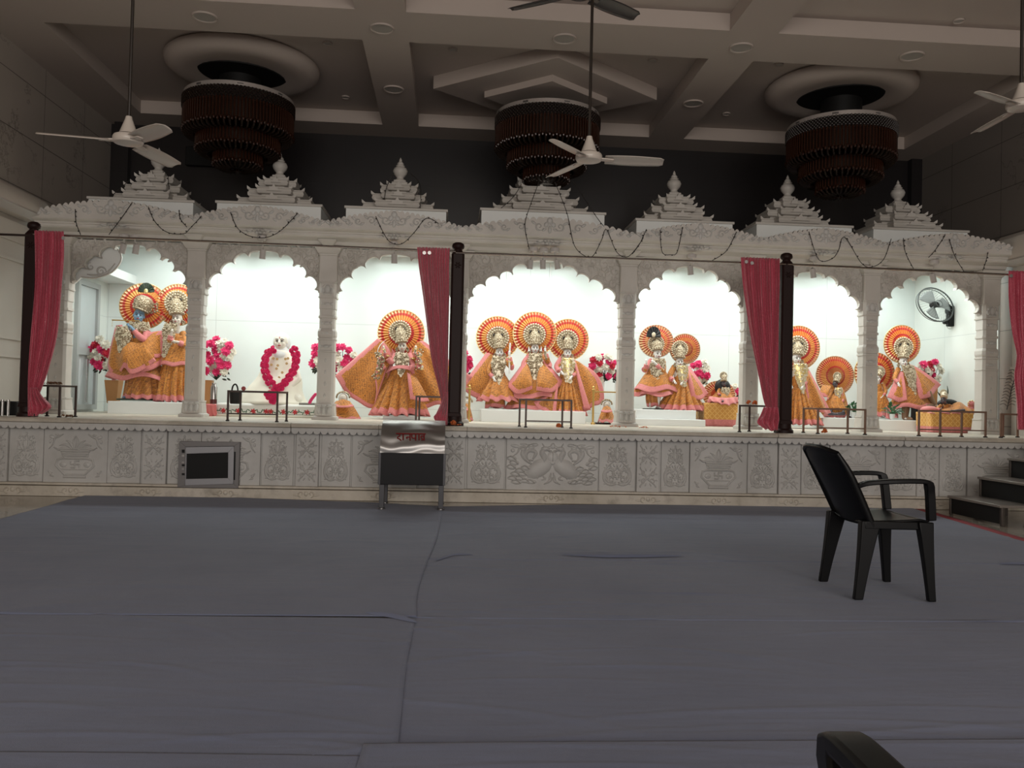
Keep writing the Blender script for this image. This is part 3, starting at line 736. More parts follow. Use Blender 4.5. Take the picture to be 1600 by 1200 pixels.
# ---------------------------------------------------------------- stepped roof towers
tw=[(135,304,309.5),(336,504,316),(538,700,324),(750,947.5,328),(993,1148,343.5),(1181,1334.5,349.5),(1363.7,1515.6,357)]
twl=['stepped marble roof tower above the flute player, behind the fan blade','stepped marble roof tower with pot finial above the white seated statue','stepped marble roof tower with pot finial above the many-armed statue','widest stepped marble roof tower, under the middle chandelier','stepped marble roof tower with pot finial above the feathered pair','stepped marble roof tower just beneath the chandelier next to the side wall','stepped marble roof tower above the wall fan, last before the side wall']
YT=DC+.10
for i,(a,b,ty) in enumerate(tw):
    xa,xb=hx(a,YT,3.4),hx(b,YT,3.4); zt_=hz((a+b)/2,ty,YT); cx=(xa+xb)/2; hw=(xb-xa)/2; cy=YT+hw*.92; hd=hw*.92
    t=thing('roof_tower',twl[i],'tower',(cx,cy,3.2),'stepped marble towers on the shrine roof')
    MB().box(cx-hw+.02,cx+hw-.02,cy-hd+.02,cy+hd-.02,3.2,zt_-.03).build('plinth_box',MPED,t,smooth=0)
    MB().box(cx-hw,cx+hw,cy-hd,cy+hd,zt_-.03,zt_).build('top_slab',MA,t,bevel=.004)
    nt=4 if i==3 else 3
    z=zt_; stepw=(hw-.10)*.20 if nt==3 else (hw-.10)*.155
    for k in range(nt):
        q=1-k; w1=hw-.19-stepw*k; d1=w1*.95; h=.13
        m=MB(); cr=w1*.42
        for ww,dd in ((w1,d1*.62),(w1*.62,d1)):
            vs=[];
            pr=[(-.05,0),(-.05,.035),(-.01,.045),(0.005,.07),(-.005,.10),(.01,.112),(.01,.12),(-.05,.13)]
            for o,zz in pr: vs+=[(cx-ww-o,cy-dd-o,z+zz),(cx+ww+o,cy-dd-o,z+zz),(cx+ww+o,cy+dd+o,z+zz),(cx-ww-o,cy+dd+o,z+zz)]
            nn=len(pr); m.add(vs,[(j*4+e,j*4+(e+1)%4,(j+1)*4+(e+1)%4,(j+1)*4+e) for j in range(nn-1) for e in range(4)]+[(3,2,1,0),tuple((nn-1)*4+e for e in range(4))])
            for sx in (-1,1):       # upturned corner tips
                for sy in (-1,1):
                    x,y=cx+sx*(ww),cy+sy*(dd); m.add([(x-sx*.04,y,z+.115),(x,y-sy*.04,z+.115),(x+sx*.014,y+sy*.014,z+.115),(x+sx*.016,y+sy*.016,z+.155)],[(0,1,3),(1,2,3),(2,0,3),(2,1,0)])
        m.build('tier',MA,t,smooth=20)
        r=Relief(cx,z+.06,cy-d1-.01)
        pk=[(-.11,0),(-.07,.02),(-.06,.045),(-.025,.05),(0,.09),(.025,.05),(.06,.045),(.07,.02),(.11,0)]
        MB().plate([(cx+u*w1/.42,z+.07+v) for u,v in pk],cy-d1-.03,cy-d1+.02).build('pediment',MA,t,smooth=0)
        z+=h
    fw=(w1-stepw)*1.05
    m=MB(); m.box(cx-fw*.8,cx+fw*.8,cy-fw*.8,cy+fw*.8,z,z+.05); m.box(cx-fw*.62,cx+fw*.62,cy-fw*.62,cy+fw*.62,z+.05,z+.08); m.build('cap_block',MA,t,bevel=.01)
    if i!=3 or True:
        s=.80
        pf=[(.075,0),(.085,.02),(.06,.035),(.055,.06),(.07,.075),(.105,.12),(.118,.165),(.10,.21),(.06,.235),(.075,.25),(.05,.265),(.055,.285),(.035,.31),(.02,.33),(.024,.345),(.012,.365),(.004,.385)]
        MB().lathe([(a_*s,b_*s) for a_,b_ in pf],(cx,cy,z+.075),20).build('finial',MA,t,smooth=60)
# ---------------------------------------------------------------- fairy light strings
wires=[([(202.5,281.7),(185,296.7),(165,315)],10.6,'hanging off the steps of the tower above the flute player'),
([(262.5,275),(265,300),(268,323)],10.7,'dropping straight down the tower above the flute player'),
([(117.5,326.7),(119,348),(126,366.7)],9.962,'hanging at the cornice end above the tied curtain'),
([(206.7,316),(188,343),(170,366.7)],9.962,'slanting over the cornice above the twin spotlights'),
([(231.7,323),(240,343),(253,358),(268,365),(288,365),(297,356.7),(315,337.5)],9.962,'swagged over the cornice above the second marble column'),
([(280,328),(281.7,341.7),(292,355)],9.962,'short one beside the swag above the second marble column'),
([(360,331.5),(370,355),(385,367),(401,371),(415.6,371),(430,366),(444.7,355),(465,333)],9.962,'swagged over the cornice above the white seated statue'),
([(587,338),(599.7,365),(610.8,379),(628,381),(647,363.5),(666,341),(685,349)],9.962,'swagged over the cornice above the many-armed statue'),
([(615.5,270),(603.6,294),(598,332)],10.6,'on the flute side of the tower above the many-armed statue'),
([(640.8,270),(656.6,290.7),(655.8,338)],10.6,'on the post side of the tower above the many-armed statue'),
([(814.5,288),(799,311),(760,344)],10.6,'slanting across the widest tower towards the middle post'),
([(842.5,283),(823,337),(820.6,358),(827,389.5)],9.962,'falling from the widest tower to the triple spotlights'),
([(867,284.5),(886,333.5),(897,382.5),(914,400),(926.5,400),(940.5,374),(947.5,358),(963,393),(979,402),(993,389.5),(1005,372)],9.962,'looping twice from the widest tower to the fifth column'),
([(895,283),(932,339),(947.5,358)],10.3,'slanting down the fan side of the widest tower'),
([(1010,358),(1000,380),(988,397)],9.962,'rising from the fifth column towards the feathered pair'),
([(1031.6,359),(1034.6,394),(1048,398),(1058,394),(1066.6,356)],9.962,'small loop above the feathered pair'),
([(1113,407),(1135,392),(1151,362)],9.962,'climbing the cornice beside the third curtain'),
([(1264,361.7),(1278.7,405),(1299,405),(1310,392),(1319.6,370),(1345.9,411),(1363,417),(1380.8,405),(1392.5,373)],9.962,'looping twice above the seventh column'),
([(1411.5,372),(1415,395),(1427.5,420)],9.962,'hanging by the arch of the wall fan'),
([(1477,367.5),(1462,390),(1450.8,402.5)],9.962,'curving to the crest above the wall fan'),
([(1483,373),(1492,400),(1506,424)],9.962,'straight one beyond the crest above the wall fan'),
([(1544,393.7),(1540,410),(1535.4,423)],9.962,'short one above the last marble column')]
for pts,Y,lab in wires:
    q=cat([P(x,y,Y) for x,y in pts],max(8,len(pts)*5)); m=MB(); m.tube(q,.0045,n=5)
    for i,p in enumerate(q):
        if i%3==1: m.sph(p+Vector((R_.uniform(-.01,.01),-.008,R_.uniform(-.01,.01))),.009,6,4)
    tag(m.build('fairy_light_string',MWIRE,smooth=60),'thin dark fairy light string '+lab,'fairy lights','unlit fairy light strings')
# ---------------------------------------------------------------- spotlights under the cornice
spots=[(194,371,194,388,'first of the twin white spotlights above the flute player, by the tied curtain'),(211,372,213.5,389,'second of the twin white spotlights above the flute player'),(409.6,373,411,397,'white spotlight hanging above the white seated statue'),(615,382.5,616,404,'white spotlight hanging above the many-armed statue'),(833,391,829,413,'spotlight of three over the crowned statues, on the middle post side'),(849.6,392,848,413,'middle one of the three spotlights over the crowned statues'),(867,392,869,413,'spotlight of three over the crowned statues, on the feathered pair side'),(1080.7,401.5,1078,422,'white spotlight hanging above the feathered pair'),(1272,405.5,1269,426.5,'white spotlight hanging in the arch beside the dark wooden post and third curtain'),(1459.6,411,1456,434,'white spotlight hanging above the wall fan')]
for a,b,c,d,lab in spots:
    p=P(a,b,DC-.20)+Vector((0,0,.012)); q=P(c,d,DC-.04); tx=thing('spotlight',lab,'spotlight',p,'white spotlights under the cornice')
    MB().lathe([(.0,-.028),(.045,-.028),(.055,-.018),(.058,.0),(.055,.02),(.03,.028),(0,.03)],p,16).build('mount',MLAMP,tx,smooth=40)
    MB().tube([p+Vector((0,0,-.02)),p+Vector((0,.0,-.05)),q+Vector((0,0,.06))],.008,n=6).build('stem',MLAMP,tx)
    dv=(q-p).normalized(); MB().tube([q-Vector((0,0,-.055))-dv*.0,q+Vector(((q.x-p.x)*.6,.02,-.055))],.036,n=14).build('lamp_head',MLAMP,tx)
cv=[(128,433),(150,434.5),(173,427),(187,413),(190.5,400),(183,386)]
cq=[P(a,b,DC+.2) for a,b in cv]; o_=[(p.x,p.z) for p in cat(cq,16)]+[(P(a,b,DC+.2).x,P(a,b,DC+.2).z) for a,b in ((176,376),(118,376),(106,442),(116,444))]
tb_=thing('scroll_bracket','pale carved bracket with a curled rim hanging inside the arch above the flute player','bracket',(cq[0].x,DC+.2,cq[0].z))
MB().plate(o_,DC+.19,DC+.22).build('bracket_plate',MPED,tb_,smooth=0); MB().tube([p+Vector((0,-.015,0)) for p in cat(cq,20)],.009,n=6).build('rim',MA,tb_,smooth=60)
r=Relief(P(158,420,DC+.19).x,P(158,424,DC+.19).z,DC+.19); r.ridge(_sp2(0,0,.06,.01,0,520,16),w=.009,h=.010,n=24); r.ridge([(-.16,-.04),(-.06,-.05),(.06,-.02),(.16,.10)],w=.012,h=.010); r.ridge(_sp2(-.12,.05,.05,.01,90,500,12),w=.008,h=.009,n=18); r.m.build('scroll',MAR,tb_,smooth=50)
# ---------------------------------------------------------------- ceiling downlights
dl=[(597,45,.13,ZC,'on the beam crossing beside the fan blade, far from the walls'),(882,61,.13,ZC,'on the cross beam above the middle chandelier'),(1158,75,.13,ZC,'on the beam crossing above the feathered pair'),(615,140,.13,ZC,'on the long beam between the first and middle chandeliers'),(1083,162,.13,ZC,'on the long beam between the middle and third chandeliers'),(320,27,.13,ZC,'on the cross beam above the first chandelier'),(1425,88,.13,ZC,'on the cross beam above the third chandelier'),
(512,68,.055,ZR,'in the first coffer corner by the long beam'),(708,78,.055,ZR,'in the middle coffer beside the diamond point'),(1020,95,.055,ZR,'in the middle coffer on the far side of the diamond'),(1217,101,.055,ZR,'in the third coffer by the long beam'),(540,152,.055,ZR,'in the first coffer beside the round drop'),(1135,178,.055,ZR,'in the third coffer near the back wall'),(1498,33,.055,ZR,'in the nearer coffer towards the fan with the cut-off rod'),(1515,112,.055,ZR,'in the third coffer by the side wall')]
for a,b,r,z,lab in dl:
    p=PZ(a,b,z-.01); tx=thing('ceiling_downlight','round unlit ceiling light '+lab,'ceiling light',(p.x,p.y,z),'unlit round ceiling lights')
    MB().lathe([(r*.8,-.001),(r*.82,-.014),(r*.95,-.018),(r,-.010),(r,-.001)],(p.x,p.y,z),28).build('trim_ring',MCEIL,tx,smooth=60)
    MB().lathe([(0,-.010),(r*.8,-.010),(r*.8,-.002),(0,-.002)],(p.x,p.y,z),28).build('lens',MDOWN,tx)
# ---------------------------------------------------------------- chandeliers
def chandelier(cx,cy,zt,lab):
    t=thing('crystal_chandelier',lab,'chandelier',(cx,cy,zt),'tiered crystal chandeliers')
    MB().lathe([(.0,0),(.58,0),(.60,-.05),(.56,-.12),(.0,-.12)],(cx,cy,ZR),32).build('shading_disc',MBLK2,t)  # black disc stands in for the dark shading above the chandelier
    R=.645
    z1=zt
    MB().lathe([(R-.02,-.05),(R+.012,-.05),(R+.012,0),(R-.02,0)],(cx,cy,z1),64).build('metal_band',MBAND,t,smooth=30)
    MB().lathe([(R-.03,-.02),(R-.03,0),(.25,.12),(.25,ZR-z1-.02),(.0,ZR-z1-.02),(0,-.02)],(cx,cy,z1),40).build('inner_drum',MBLK2,t)
    rows=[('bead_mesh',R+.02,R+.02,z1-.05,z1-.18,MAMBD,3),('crystal_tier',R+.01,R+.01,z1-.18,z1-.42,MAMB,1),('crystal_tier',R+.02,R-.12,z1-.42,z1-.51,MAMBD,2),('crystal_tier',.50,.50,z1-.49,z1-.64,MAMB,1),('crystal_tier',.50,.36,z1-.64,z1-.72,MAMBD,2),('crystal_tier',.29,.29,z1-.70,z1-.81,MAMB,1),('crystal_tier',.29,.10,z1-.81,z1-.88,MAMBD,2)]
    for nm,r0,r1,za,zb,mt,ty in rows:
        m=MB()
        if ty==1:
            nn=int(r0*150)
            for k in range(nn):
                a=2*PI*k/nn; x,y=cx+r0*math.cos(a),cy+r0*math.sin(a); m.tube([(x,y,za),(x,y,zb)],.011,n=4)
            for k in range(nn):
                a=2*PI*(k+.5)/nn; x,y=cx+(r0+.005)*math.cos(a),cy+(r0+.005)*math.sin(a); m.sph((x,y,zb-.012-.012*(k%2)),.017,6,4,(1,1,1.4))
        elif ty==2:
            nn=int(r0*90)
            for k in range(nn):
                a=2*PI*k/nn; m.tube([(cx+r0*math.cos(a),cy+r0*math.sin(a),za),(cx+(r0*.7+r1*.3)*math.cos(a),cy+(r0*.7+r1*.3)*math.sin(a),za*.35+zb*.65-.02),(cx+r1*math.cos(a),cy+r1*math.sin(a),zb)],.013,n=4,smooth=5)
        else:
            for j in range(6):
                z=za+(zb-za)*(j+.5)/6; nn=96
                for k in range(nn):
                    a=2*PI*(k+.5*(j%2))/nn; m.sph((cx+r0*math.cos(a),cy+r0*math.sin(a),z),.014,5,4)
        m.build(nm,mt,t,smooth=0)
        if ty==1: MB().lathe([(r0-.03,za),(r0-.02,zb),(0,zb),(0,za)],(cx,cy,0),32).build('liner',MAMBD,t)
    for k in range(8):
        a=2*PI*k/8+.25; x,y=cx+(R+.013)*math.cos(a),cy+(R+.013)*math.sin(a)
        m=MB()
        for q in range(5):
            aa=a+(q-2)*.022; u=Vector((-math.sin(aa),math.cos(aa),0)); c=Vector((cx+(R+.0135)*math.cos(aa),cy+(R+.0135)*math.sin(aa),z1-.025)); hh=.006+.003*((q*3+k)%3)
            m.add([c-u*.005+Vector((0,0,-hh)),c+u*.005+Vector((0,0,-hh)),c+u*.005+Vector((0,0,hh)),c-u*.005+Vector((0,0,hh))],[(0,1,2,3)])
        m.build('band_mark',MBLK2,t,smooth=0)
    return t
pL=PZ(371,150,4.55)
chandelier(-2.69,10.75,4.74,'dark tiered crystal chandelier under the round ceiling drop nearest the flute player')
chandelier(1.17,10.75,4.72,'dark tiered crystal chandelier under the diamond ceiling drop, above the widest tower')
chandelier(4.90,10.45,4.66,'dark tiered amber crystal chandelier above the pale towers near the plain side wall')
# dark panel fixed high on the back wall
pa,pb=P(290,228,YB-.08),P(383,262,YB-.08)
tag(MB().box(pa.x,pb.x,YB-.08,YB-.003,pb.z,pa.z).build('speaker_panel',MBLK2,bevel=.01),'flat black panel high on the back wall behind the first chandelier','panel')
# ---------------------------------------------------------------- ceiling fans
def fan(hub,yaw,lab,m1=MFAN,ln=.60,top=ZC,rod=MROD2):
    t=thing('ceiling_fan',lab,'ceiling fan',hub,'ceiling fans on long rods'); c=Vector(hub)
    MB().tube([c+Vector((0,0,.12)),(c.x,c.y,top-.02)],.0125,n=8).build('rod',rod,t)
    MB().lathe([(.0,.19),(.022,.19),(.026,.17),(.06,.075),(.066,.06),(.0,.06)],c,24).build('lower_cup',m1,t,smooth=40)
    MB().lathe([(0,top-c.z-.0),(.05,top-c.z),(.045,top-c.z-.04),(.016,top-c.z-.12),(0,top-c.z-.12)],c,20).build('ceiling_cup',m1,t)
    MB().lathe([(0,.055),(.07,.055),(.10,.045),(.108,.03),(.108,.005),(.098,-.01),(.06,-.02),(0,-.022)],c,36).build('motor',m1,t,smooth=35)
    for k in range(3):
        a=yaw+2*PI*k/3; rot=Matrix.Rotation(a,4,'Z'); tr=Matrix.Translation(c)
        def bl(u,v):
            r=.13+(ln-.13)*v; wd=(.060+.012*math.sin(PI*min(1,v*1.1)))*(1 if v<.93 else (1-((v-.93)/.07)**2*.35))
            x=(u-.5)*2*wd; return Vector((r,x,.012-.26*x+ -.010*(2*u-1)**2-.012*v))
        b=MB().grid(bl,8,16).xf(tr@rot); b.build('blade',m1,t,smooth=60,solid=.004)
        MB().hexa([(.08,-.035,.0),(.20,-.022,-.004),(.20,.022,-.010),(.08,.035,.0)],[(.08,-.035,.012),(.20,-.022,.006),(.20,.022,.002),(.08,.035,.012)]).xf(tr@rot).build('blade_arm',m1,t,bevel=.004)
    return t
A_=math.atan2
h1=P(197.5,300,6.43); fan((h1.x,h1.y,2.90),-.809,'white ceiling fan on a long rod hanging beside the side wall')
h2=P(919,300,6.76); fan((h2.x,h2.y,3.02),-.09,'white ceiling fan on a long rod hanging before the middle chandelier')
h3=P(1594,300,6.3); fan((h3.x,h3.y,3.45),1.55,'white ceiling fan cut off by the frame edge, nearest its side wall')
h4=P(903,100,6.7); fan((h4.x,h4.y,4.33),math.radians(30),'dark ceiling fan of which only two blade tips show',MFAND,.62,ZC,MFAND)
# ---------------------------------------------------------------- air conditioners
def ac(X0,s,y0,y1,z0,z1,lab):
    t=thing('air_conditioner',lab,'air conditioner',(X0,(y0+y1)/2,z0))
    d=.27; pr=[(0,z0),(d*.55,z0),(d*.93,z0+.05),(d,z0+.11),(d*.97,z1-.05),(d*.80,z1),(0,z1)]
    n=len(pr); m=MB(); m.add([(X0+s*a,y0,z) for a,z in pr]+[(X0+s*a,y1,z) for a,z in pr],[(j,(j+1)%n,(j+1)%n+n,j+n) for j in range(n)]+[tuple(range(n-1,-1,-1)),tuple(range(n,2*n))])
    m.build('casing',MAC_,t,bevel=.012,smooth=40)
    m=MB(); m.hexa([(X0+s*d*.5,y0+.05,z0-.004),(X0+s*d*.97,y0+.05,z0+.035),(X0+s*d*.97,y1-.05,z0+.035),(X0+s*d*.5,y1-.05,z0-.004)],[(X0+s*d*.5,y0+.05,z0+.008),(X0+s*(d*.97),y0+.05,z0+.047),(X0+s*(d*.97),y1-.05,z0+.047),(X0+s*d*.5,y1-.05,z0+.008)]); m.build('louvre',MLAMP,t,bevel=.003)
a1=PX(78,342,XL+.27); a2=PX(78,318,XL+.27)
ac(XL+.002,1,a1.y-1.15,a1.y,a1.z-.05,a2.z+.02,'white wall air conditioner beside the cornice end by the tied curtain')
a1=PX(1556,412,XR-.27); a2=PX(1556,374,XR-.27)
ac(XR-.002,-1,a1.y-1.15,a1.y,a1.z-.04,a2.z+.02,'white wall air conditioner above the curtain at the frame edge')
# ---------------------------------------------------------------- posts, rods, curtains
YP=9.10
def post(px0,px1,pyt,pyb,kn,lab,leanpx=0):
    xt=hx((px0+px1)/2,YP,2.7); xb=hx((px0+px1)/2-leanpx,YP,.8); zt=hz(px0,pyt,YP); w_=(px1-px0)/FPX*YP/2*.94
    t=thing('wooden_post',lab,'post',(xb,YP,PH),'dark wooden curtain posts'); x=xb
    m=MB(); octs(m,x,YP,w_*1.12,PH+.10,PH+.14,w_,ch=.2); octs(m,x,YP,w_,PH+.14,zt-.04,w_*.98,ch=.3); octs(m,x,YP,w_*.98,zt-.04,zt,w_*.6,ch=.3); m.build('shaft',MWOOD,t,bevel=.003)
    m=MB(); m.lathe([(w_*1.5,0),(w_*1.5,.03),(w_*1.2,.05),(w_*1.15,.10),(0,.10),(0,0)],(x,YP,PH),20); m.build('foot',MWOOD,t,smooth=40)
    m=MB(); m.lathe([(0,-.01),(w_*.7,-.01),(w_*.62,.015),(w_*.9,.03),(w_*.95,.05),(w_*.85,.075),(w_*.5,.09),(0,.095)],(x,YP,zt),20); m.build('knob',MWOOD,t,smooth=50)
    r=Relief(x,zt-.16,YP-w_)
    for q in range(6):
        a=q*PI/3; r.blob(.022*math.cos(a),.022*math.sin(a),.012,.006,.006,a)
    r.m.build('carved_star',MWOOD,t,smooth=50)
    return x,zt
x1,zt1=post(38,59,360,648,0,'dark wooden post with ball knob holding the tied curtain by the side wall',6)
x2,zt2=post(703,725,392,666,0,'dark wooden post with ball knob in the middle, before the fourth column',5)
x3,zt3=post(1218.5,1240,408,678,0,'dark wooden post with ball knob beside the curtain of the orange-ball rail',5)
x4=hx(1616,YP,2.7); 
RZ=lambda px,py: P(px,py,YP-.06)
rods=[((-20,372),(48,368),'short dark curtain rod from the side wall to the first wooden post',.012,MRAIL),((52,366),(712,393),'long polished curtain rod between the first and middle wooden posts',.011,MROD),((712,395),(1228,413),'long polished curtain rod between the middle and third wooden posts',.011,MROD),((1230,413),(1612,431),'polished curtain rod from the third wooden post past the wall fan',.012,MROD)]
for a,b,lab,r,mt in rods:
    pa,pb=RZ(*a),RZ(*b)
    if a[0]<0: pa=Vector((XL+.002,pa.y,pb.z-.0))
    tag(MB().tube([pa,pb],r,n=10).build('curtain_rod',mt),lab,'curtain rod','curtain rods of the shrine front')
def curtain(lab,rows,pl,tail=None,eye=None,dy=-.10,grp='sequinned pink curtains'):
    """rows: (py, pxl, pxr, amplitude m, dy)"""
    Y0=YP+dy
    rows=[(P((a+b)/2,y,Y0).z,P(a,y,Y0).x,P(b,y,Y0).x,am,d) for y,a,b,am,d in rows]
    zt=rows[0][0]; t=thing('tied_curtain',lab,'curtain',((rows[0][1]+rows[0][2])/2,Y0,rows[-1][0]),grp)
    q=cat([(a,b,z) for z,a,b,am,d in rows],60); am=cat([(am,d,0) for z,a,b,am,d in rows],60)
    def fn(u,v):
        j=v*60; i=int(min(59,j)); f=j-i; r=q[i].lerp(q[i+1],f); A=am[i].lerp(am[i+1],f)
        w_=r.y-r.x; uu=u+.012*math.sin(9*v+5*u)*math.sin(PI*u)
        x=r.x+w_*uu+.25*w_/pl*math.sin(4*PI*pl*u)/(2*PI)*1.2
        y=Y0+A.y+A.x*math.sin(2*PI*pl*u+.5*math.sin(6*v))+A.x*.35*math.sin(2*PI*pl*2.3*u+4*v)
        return Vector((x,y,r.z))
    MB().grid(fn,pl*12,60).build('drape',MCURT,t,smooth=60,solid=.004)
    if tail:
        rows2=[(P((a+b)/2,y,Y0).z,P(a,y,Y0).x,P(b,y,Y0).x,am_,d) for y,a,b,am_,d in tail]
        q2=cat([(a,b,z) for z,a,b,_,d in rows2],24); a2=cat([(x_,d,0) for z,a,b,x_,d in rows2],24)
        def fn2(u,v):
            j=v*24; i=int(min(23,j)); f=j-i; r=q2[i].lerp(q2[i+1],f); A=a2[i].lerp(a2[i+1],f)
            return Vector((r.x+(r.y-r.x)*u,Y0-.02+A.y+A.x*math.sin(2*PI*4*u)+A.x*.4*math.sin(23*u+5*v),r.z+.012*math.sin(9*u)*v))
        MB().grid(fn2,48,24).build('tail',MCURT,t,smooth=60,solid=.004)
    for e in (eye or []):
        p=P(e[0],e[1],Y0-.035); m=MB(); m.lathe([(.013,-.003),(.019,-.003),(.019,.003),(.013,.003)],p,16,axis='y'); m.build('eyelet',MSTEEL,t)
    return t
curtain('deep pink sequinned curtain tied to the post beside the side wall, knotted tail below',[(361,54,100,.022,0),(400,54,100,.022,0),(450,53,96,.024,0),(520,48,90,.024,0),(570,45,78,.020,0),(600,44,68,.014,0),(625,44,58,.010,0),(650,44,52,.008,0)],9,[(606,48,60,.01,0),(618,49,68,.02,-.02),(632,49,82,.03,-.03),(640,49,80,.03,-.02),(648,50,66,.02,0)],[(99,372)])
curtain('deep pink sequinned curtain gathered against the middle wooden post',[(387,652,703,.022,0),(420,655,702,.022,0),(455,660,702,.024,0),(500,666,701,.022,0),(560,674,700,.018,0),(610,686,700,.012,0),(640,691,700,.010,0),(664,690,699,.010,0)],10,[(612,694,700,.008,0),(628,690,700,.014,-.01),(646,682,699,.02,-.02),(652,678,698,.02,-.02),(664,684,698,.018,0)],[(663,395),(671,395)])
curtain('deep pink sequinned curtain gathered against the third wooden post, knot near its rail',[(403,1158,1218,.024,0),(440,1161,1218,.024,0),(490,1168,1217,.024,0),(540,1176,1216,.022,0),(590,1186,1215,.016,0),(628,1194,1215,.010,0),(650,1203,1215,.008,0),(672,1205,1215,.008,0)],12,[(636,1192,1214,.01,-.01),(648,1187,1214,.02,-.02),(660,1181,1214,.03,-.03),(668,1190,1214,.02,-.02),(672,1196,1213,.02,0)],[(1166,409),(1175,411)])
curtain('deep pink curtain hanging under the air conditioner, cut off by the frame edge',[(424,1577,1636,.022,0),(470,1578,1636,.024,0),(520,1583,1634,.022,0),(552,1589,1632,.016,0),(566,1588,1632,.014,0),(590,1585,1634,.018,0),(630,1589,1634,.02,0),(672,1591,1632,.02,0)],9,None,[(1580,431)])
# pink cloth just behind the third curtain
m=MB(); ps=[(600,1182,1188),(620,1181,1192),(634,1183,1196)]
# ---------------------------------------------------------------- small railings on the ledge
def rail(fl,fr,bl,br,yt,yb,lab,low=None,mt=MRAIL,mid=()):
    """px of front left/right posts and back left/right posts; yt/yb = top/bottom rows of the front posts"""
    Yf,Yb=9.02,9.30
    def zat(px,py,Y): return P(px,py,Y)
    zt=P((fl+fr)/2,yt,Yf).z; c=P((fl+fr)/2,yb,Yf)
    F1,F2=hx(fl,Yf,.9),hx(fr,Yf,.9); t=thing('ledge_railing',lab,'railing',((F1+F2)/2,(Yf+Yb)/2,PH),'low metal railings on the platform ledge')
    B=[hx(p,Yb,.9) for p in (bl,br) if p]
    for x,y in [(F1,Yf),(F2,Yf)]+[(x,Yb) for x in B]+[(hx(p,Yf,.9),Yf) for p in mid]:
        MB().box(x-.010,x+.010,y-.010,y+.010,PH,zt-.008).build('leg',mt,t,bevel=.002)
        MB().box(x-.016,x+.016,y-.016,y+.016,PH,PH+.012).build('foot',MBLK2,t)
    m=MB().box(F1-.010,F2+.010,Yf-.010,Yf+.010,zt-.010,zt+.010)
    if B:
        for fx,bxx in ((F1,B[0]),(F2,B[-1])):
            m.hexa([(fx-.009,Yf,zt-.009),(fx+.009,Yf,zt-.009),(bxx+.009,Yb,zt-.009),(bxx-.009,Yb,zt-.009)],[(fx-.009,Yf,zt+.009),(fx+.009,Yf,zt+.009),(bxx+.009,Yb,zt+.009),(bxx-.009,Yb,zt+.009)])
        if len(B)>1: m.box(B[0]-.010,B[1]+.010,Yb-.010,Yb+.010,zt-.010,zt+.010)
    m.build('top_rail',mt,t,bevel=.002)
    if low: 
        z=P((fl+fr)/2,low,Yf).z; MB().box(F1,F2,Yf-.007,Yf+.007,z-.007,z+.007).build('lower_rail',mt,t,bevel=.002)
    return zt
zr1=rail(47,93,74,118,602.5,651,'low black railing beside the first post, dry flowers lying on top')
zr2=rail(356,433,375.5,448,612,656.5,'low black railing before the white seated statue, black bucket behind it',647)
rail(650,694,655,None,620,658,'low dark railing half hidden behind the steel donation box')
rail(821.6,892.5,811.7,878.5,625,668,'low dark railing before the three crowned statues',658.5)
zr5=rail(1155.6,1214,1170.8,None,634.5,677,'low railing beside the third curtain with two orange balls on top')
rail(1278,1351.7,1255.4,1324.5,639.5,681,'low brown railing before the small seated figure and the shelf plant',669,MRAILB)
rail(1435.7,1539.8,None,None,643,687,'low brown railing before the draped table under the wall fan',672,MRAILB,(1469,1502.5))
rail(1564,1640,1567,1590,648,686,'low brown railing at the frame edge under the last curtain',None,MRAILB)
# ---------------------------------------------------------------- floor cloths
def fcloth(lab,pts,z,seed,right=None,left=None):
    """pts: outline corners of a quad patch (top edge list, bottom edge list) in metres"""
    top,bot=pts; nu,nv=150,130; T=cat([(a,b,0) for a,b in top],nu); B=cat([(a,b,0) for a,b in bot],nu)
    rnd=random.Random(seed); folds=[(rnd.random(),rnd.random(),rnd.uniform(.05,.22),rnd.gauss(0,.35)+(.9 if rnd.random()<.2 else 0),rnd.uniform(.002,.0055)) for _ in range(34)]
    def fn(u,v):
        i=min(nu-1,int(u*nu)); f=u*nu-i; a=T[i].lerp(T[i+1],f); b=B[i].lerp(B[i+1],f); p=a.lerp(b,v); h=0
        for fu,fv,l,an,am in folds:
            x=(u-fu)*math.cos(an)+(v-fv)*math.sin(an); y=-(u-fu)*math.sin(an)+(v-fv)*math.cos(an)
            y-=.25*x*x/l
            if abs(y)<.04 and abs(x)<2.5*l: h+=am*math.exp(-(y/.010)**2-(x/l)**2)
        return Vector((p.x,p.y,z+h))
    Rr=cat([(a,b,0) for a,b in right],nv) if right else None; Ll=cat([(a,b,0) for a,b in left],nv) if left else None
    fn0=fn
    def fn(u,v):
        p=fn0(u,v); j=round(v*nv)
        if Rr: q=Rr[j]-T[-1].lerp(B[-1],v); p=p+Vector((q.x,q.y,0))*u**8
        if Ll: q=Ll[j]-T[0].lerp(B[0],v); p=p+Vector((q.x,q.y,0))*(1-u)**8
        return p
    o=MB().grid(fn,nu,nv).build('floor_cloth',MCLOTH,smooth=70,solid=.0015); tag(o,lab,'floor cloth','blue-grey cloths spread over the hall floor'); return o
def F_(px,py): q=PZ(px,py,0); return (q.x,q.y)
seamA=[F_(690,797),F_(684,838),F_(668,880),F_(652,930),F_(650,966)]
seamB=[F_(650,968),F_(640,1015),F_(633,1060),F_(627,1120),F_(622,1168)]
SL=-3.62; DPF=DP-.08
fcloth('blue-grey floor cloth under the donation box along the carved platform',([(SL,DPF),(-2,DPF),F_(692,793)],[(-3.5,4.13),(-2,4.13),F_(651,968)]),.014,1,right=[F_(692,793)]+seamA[1:-1]+[F_(651,968)])
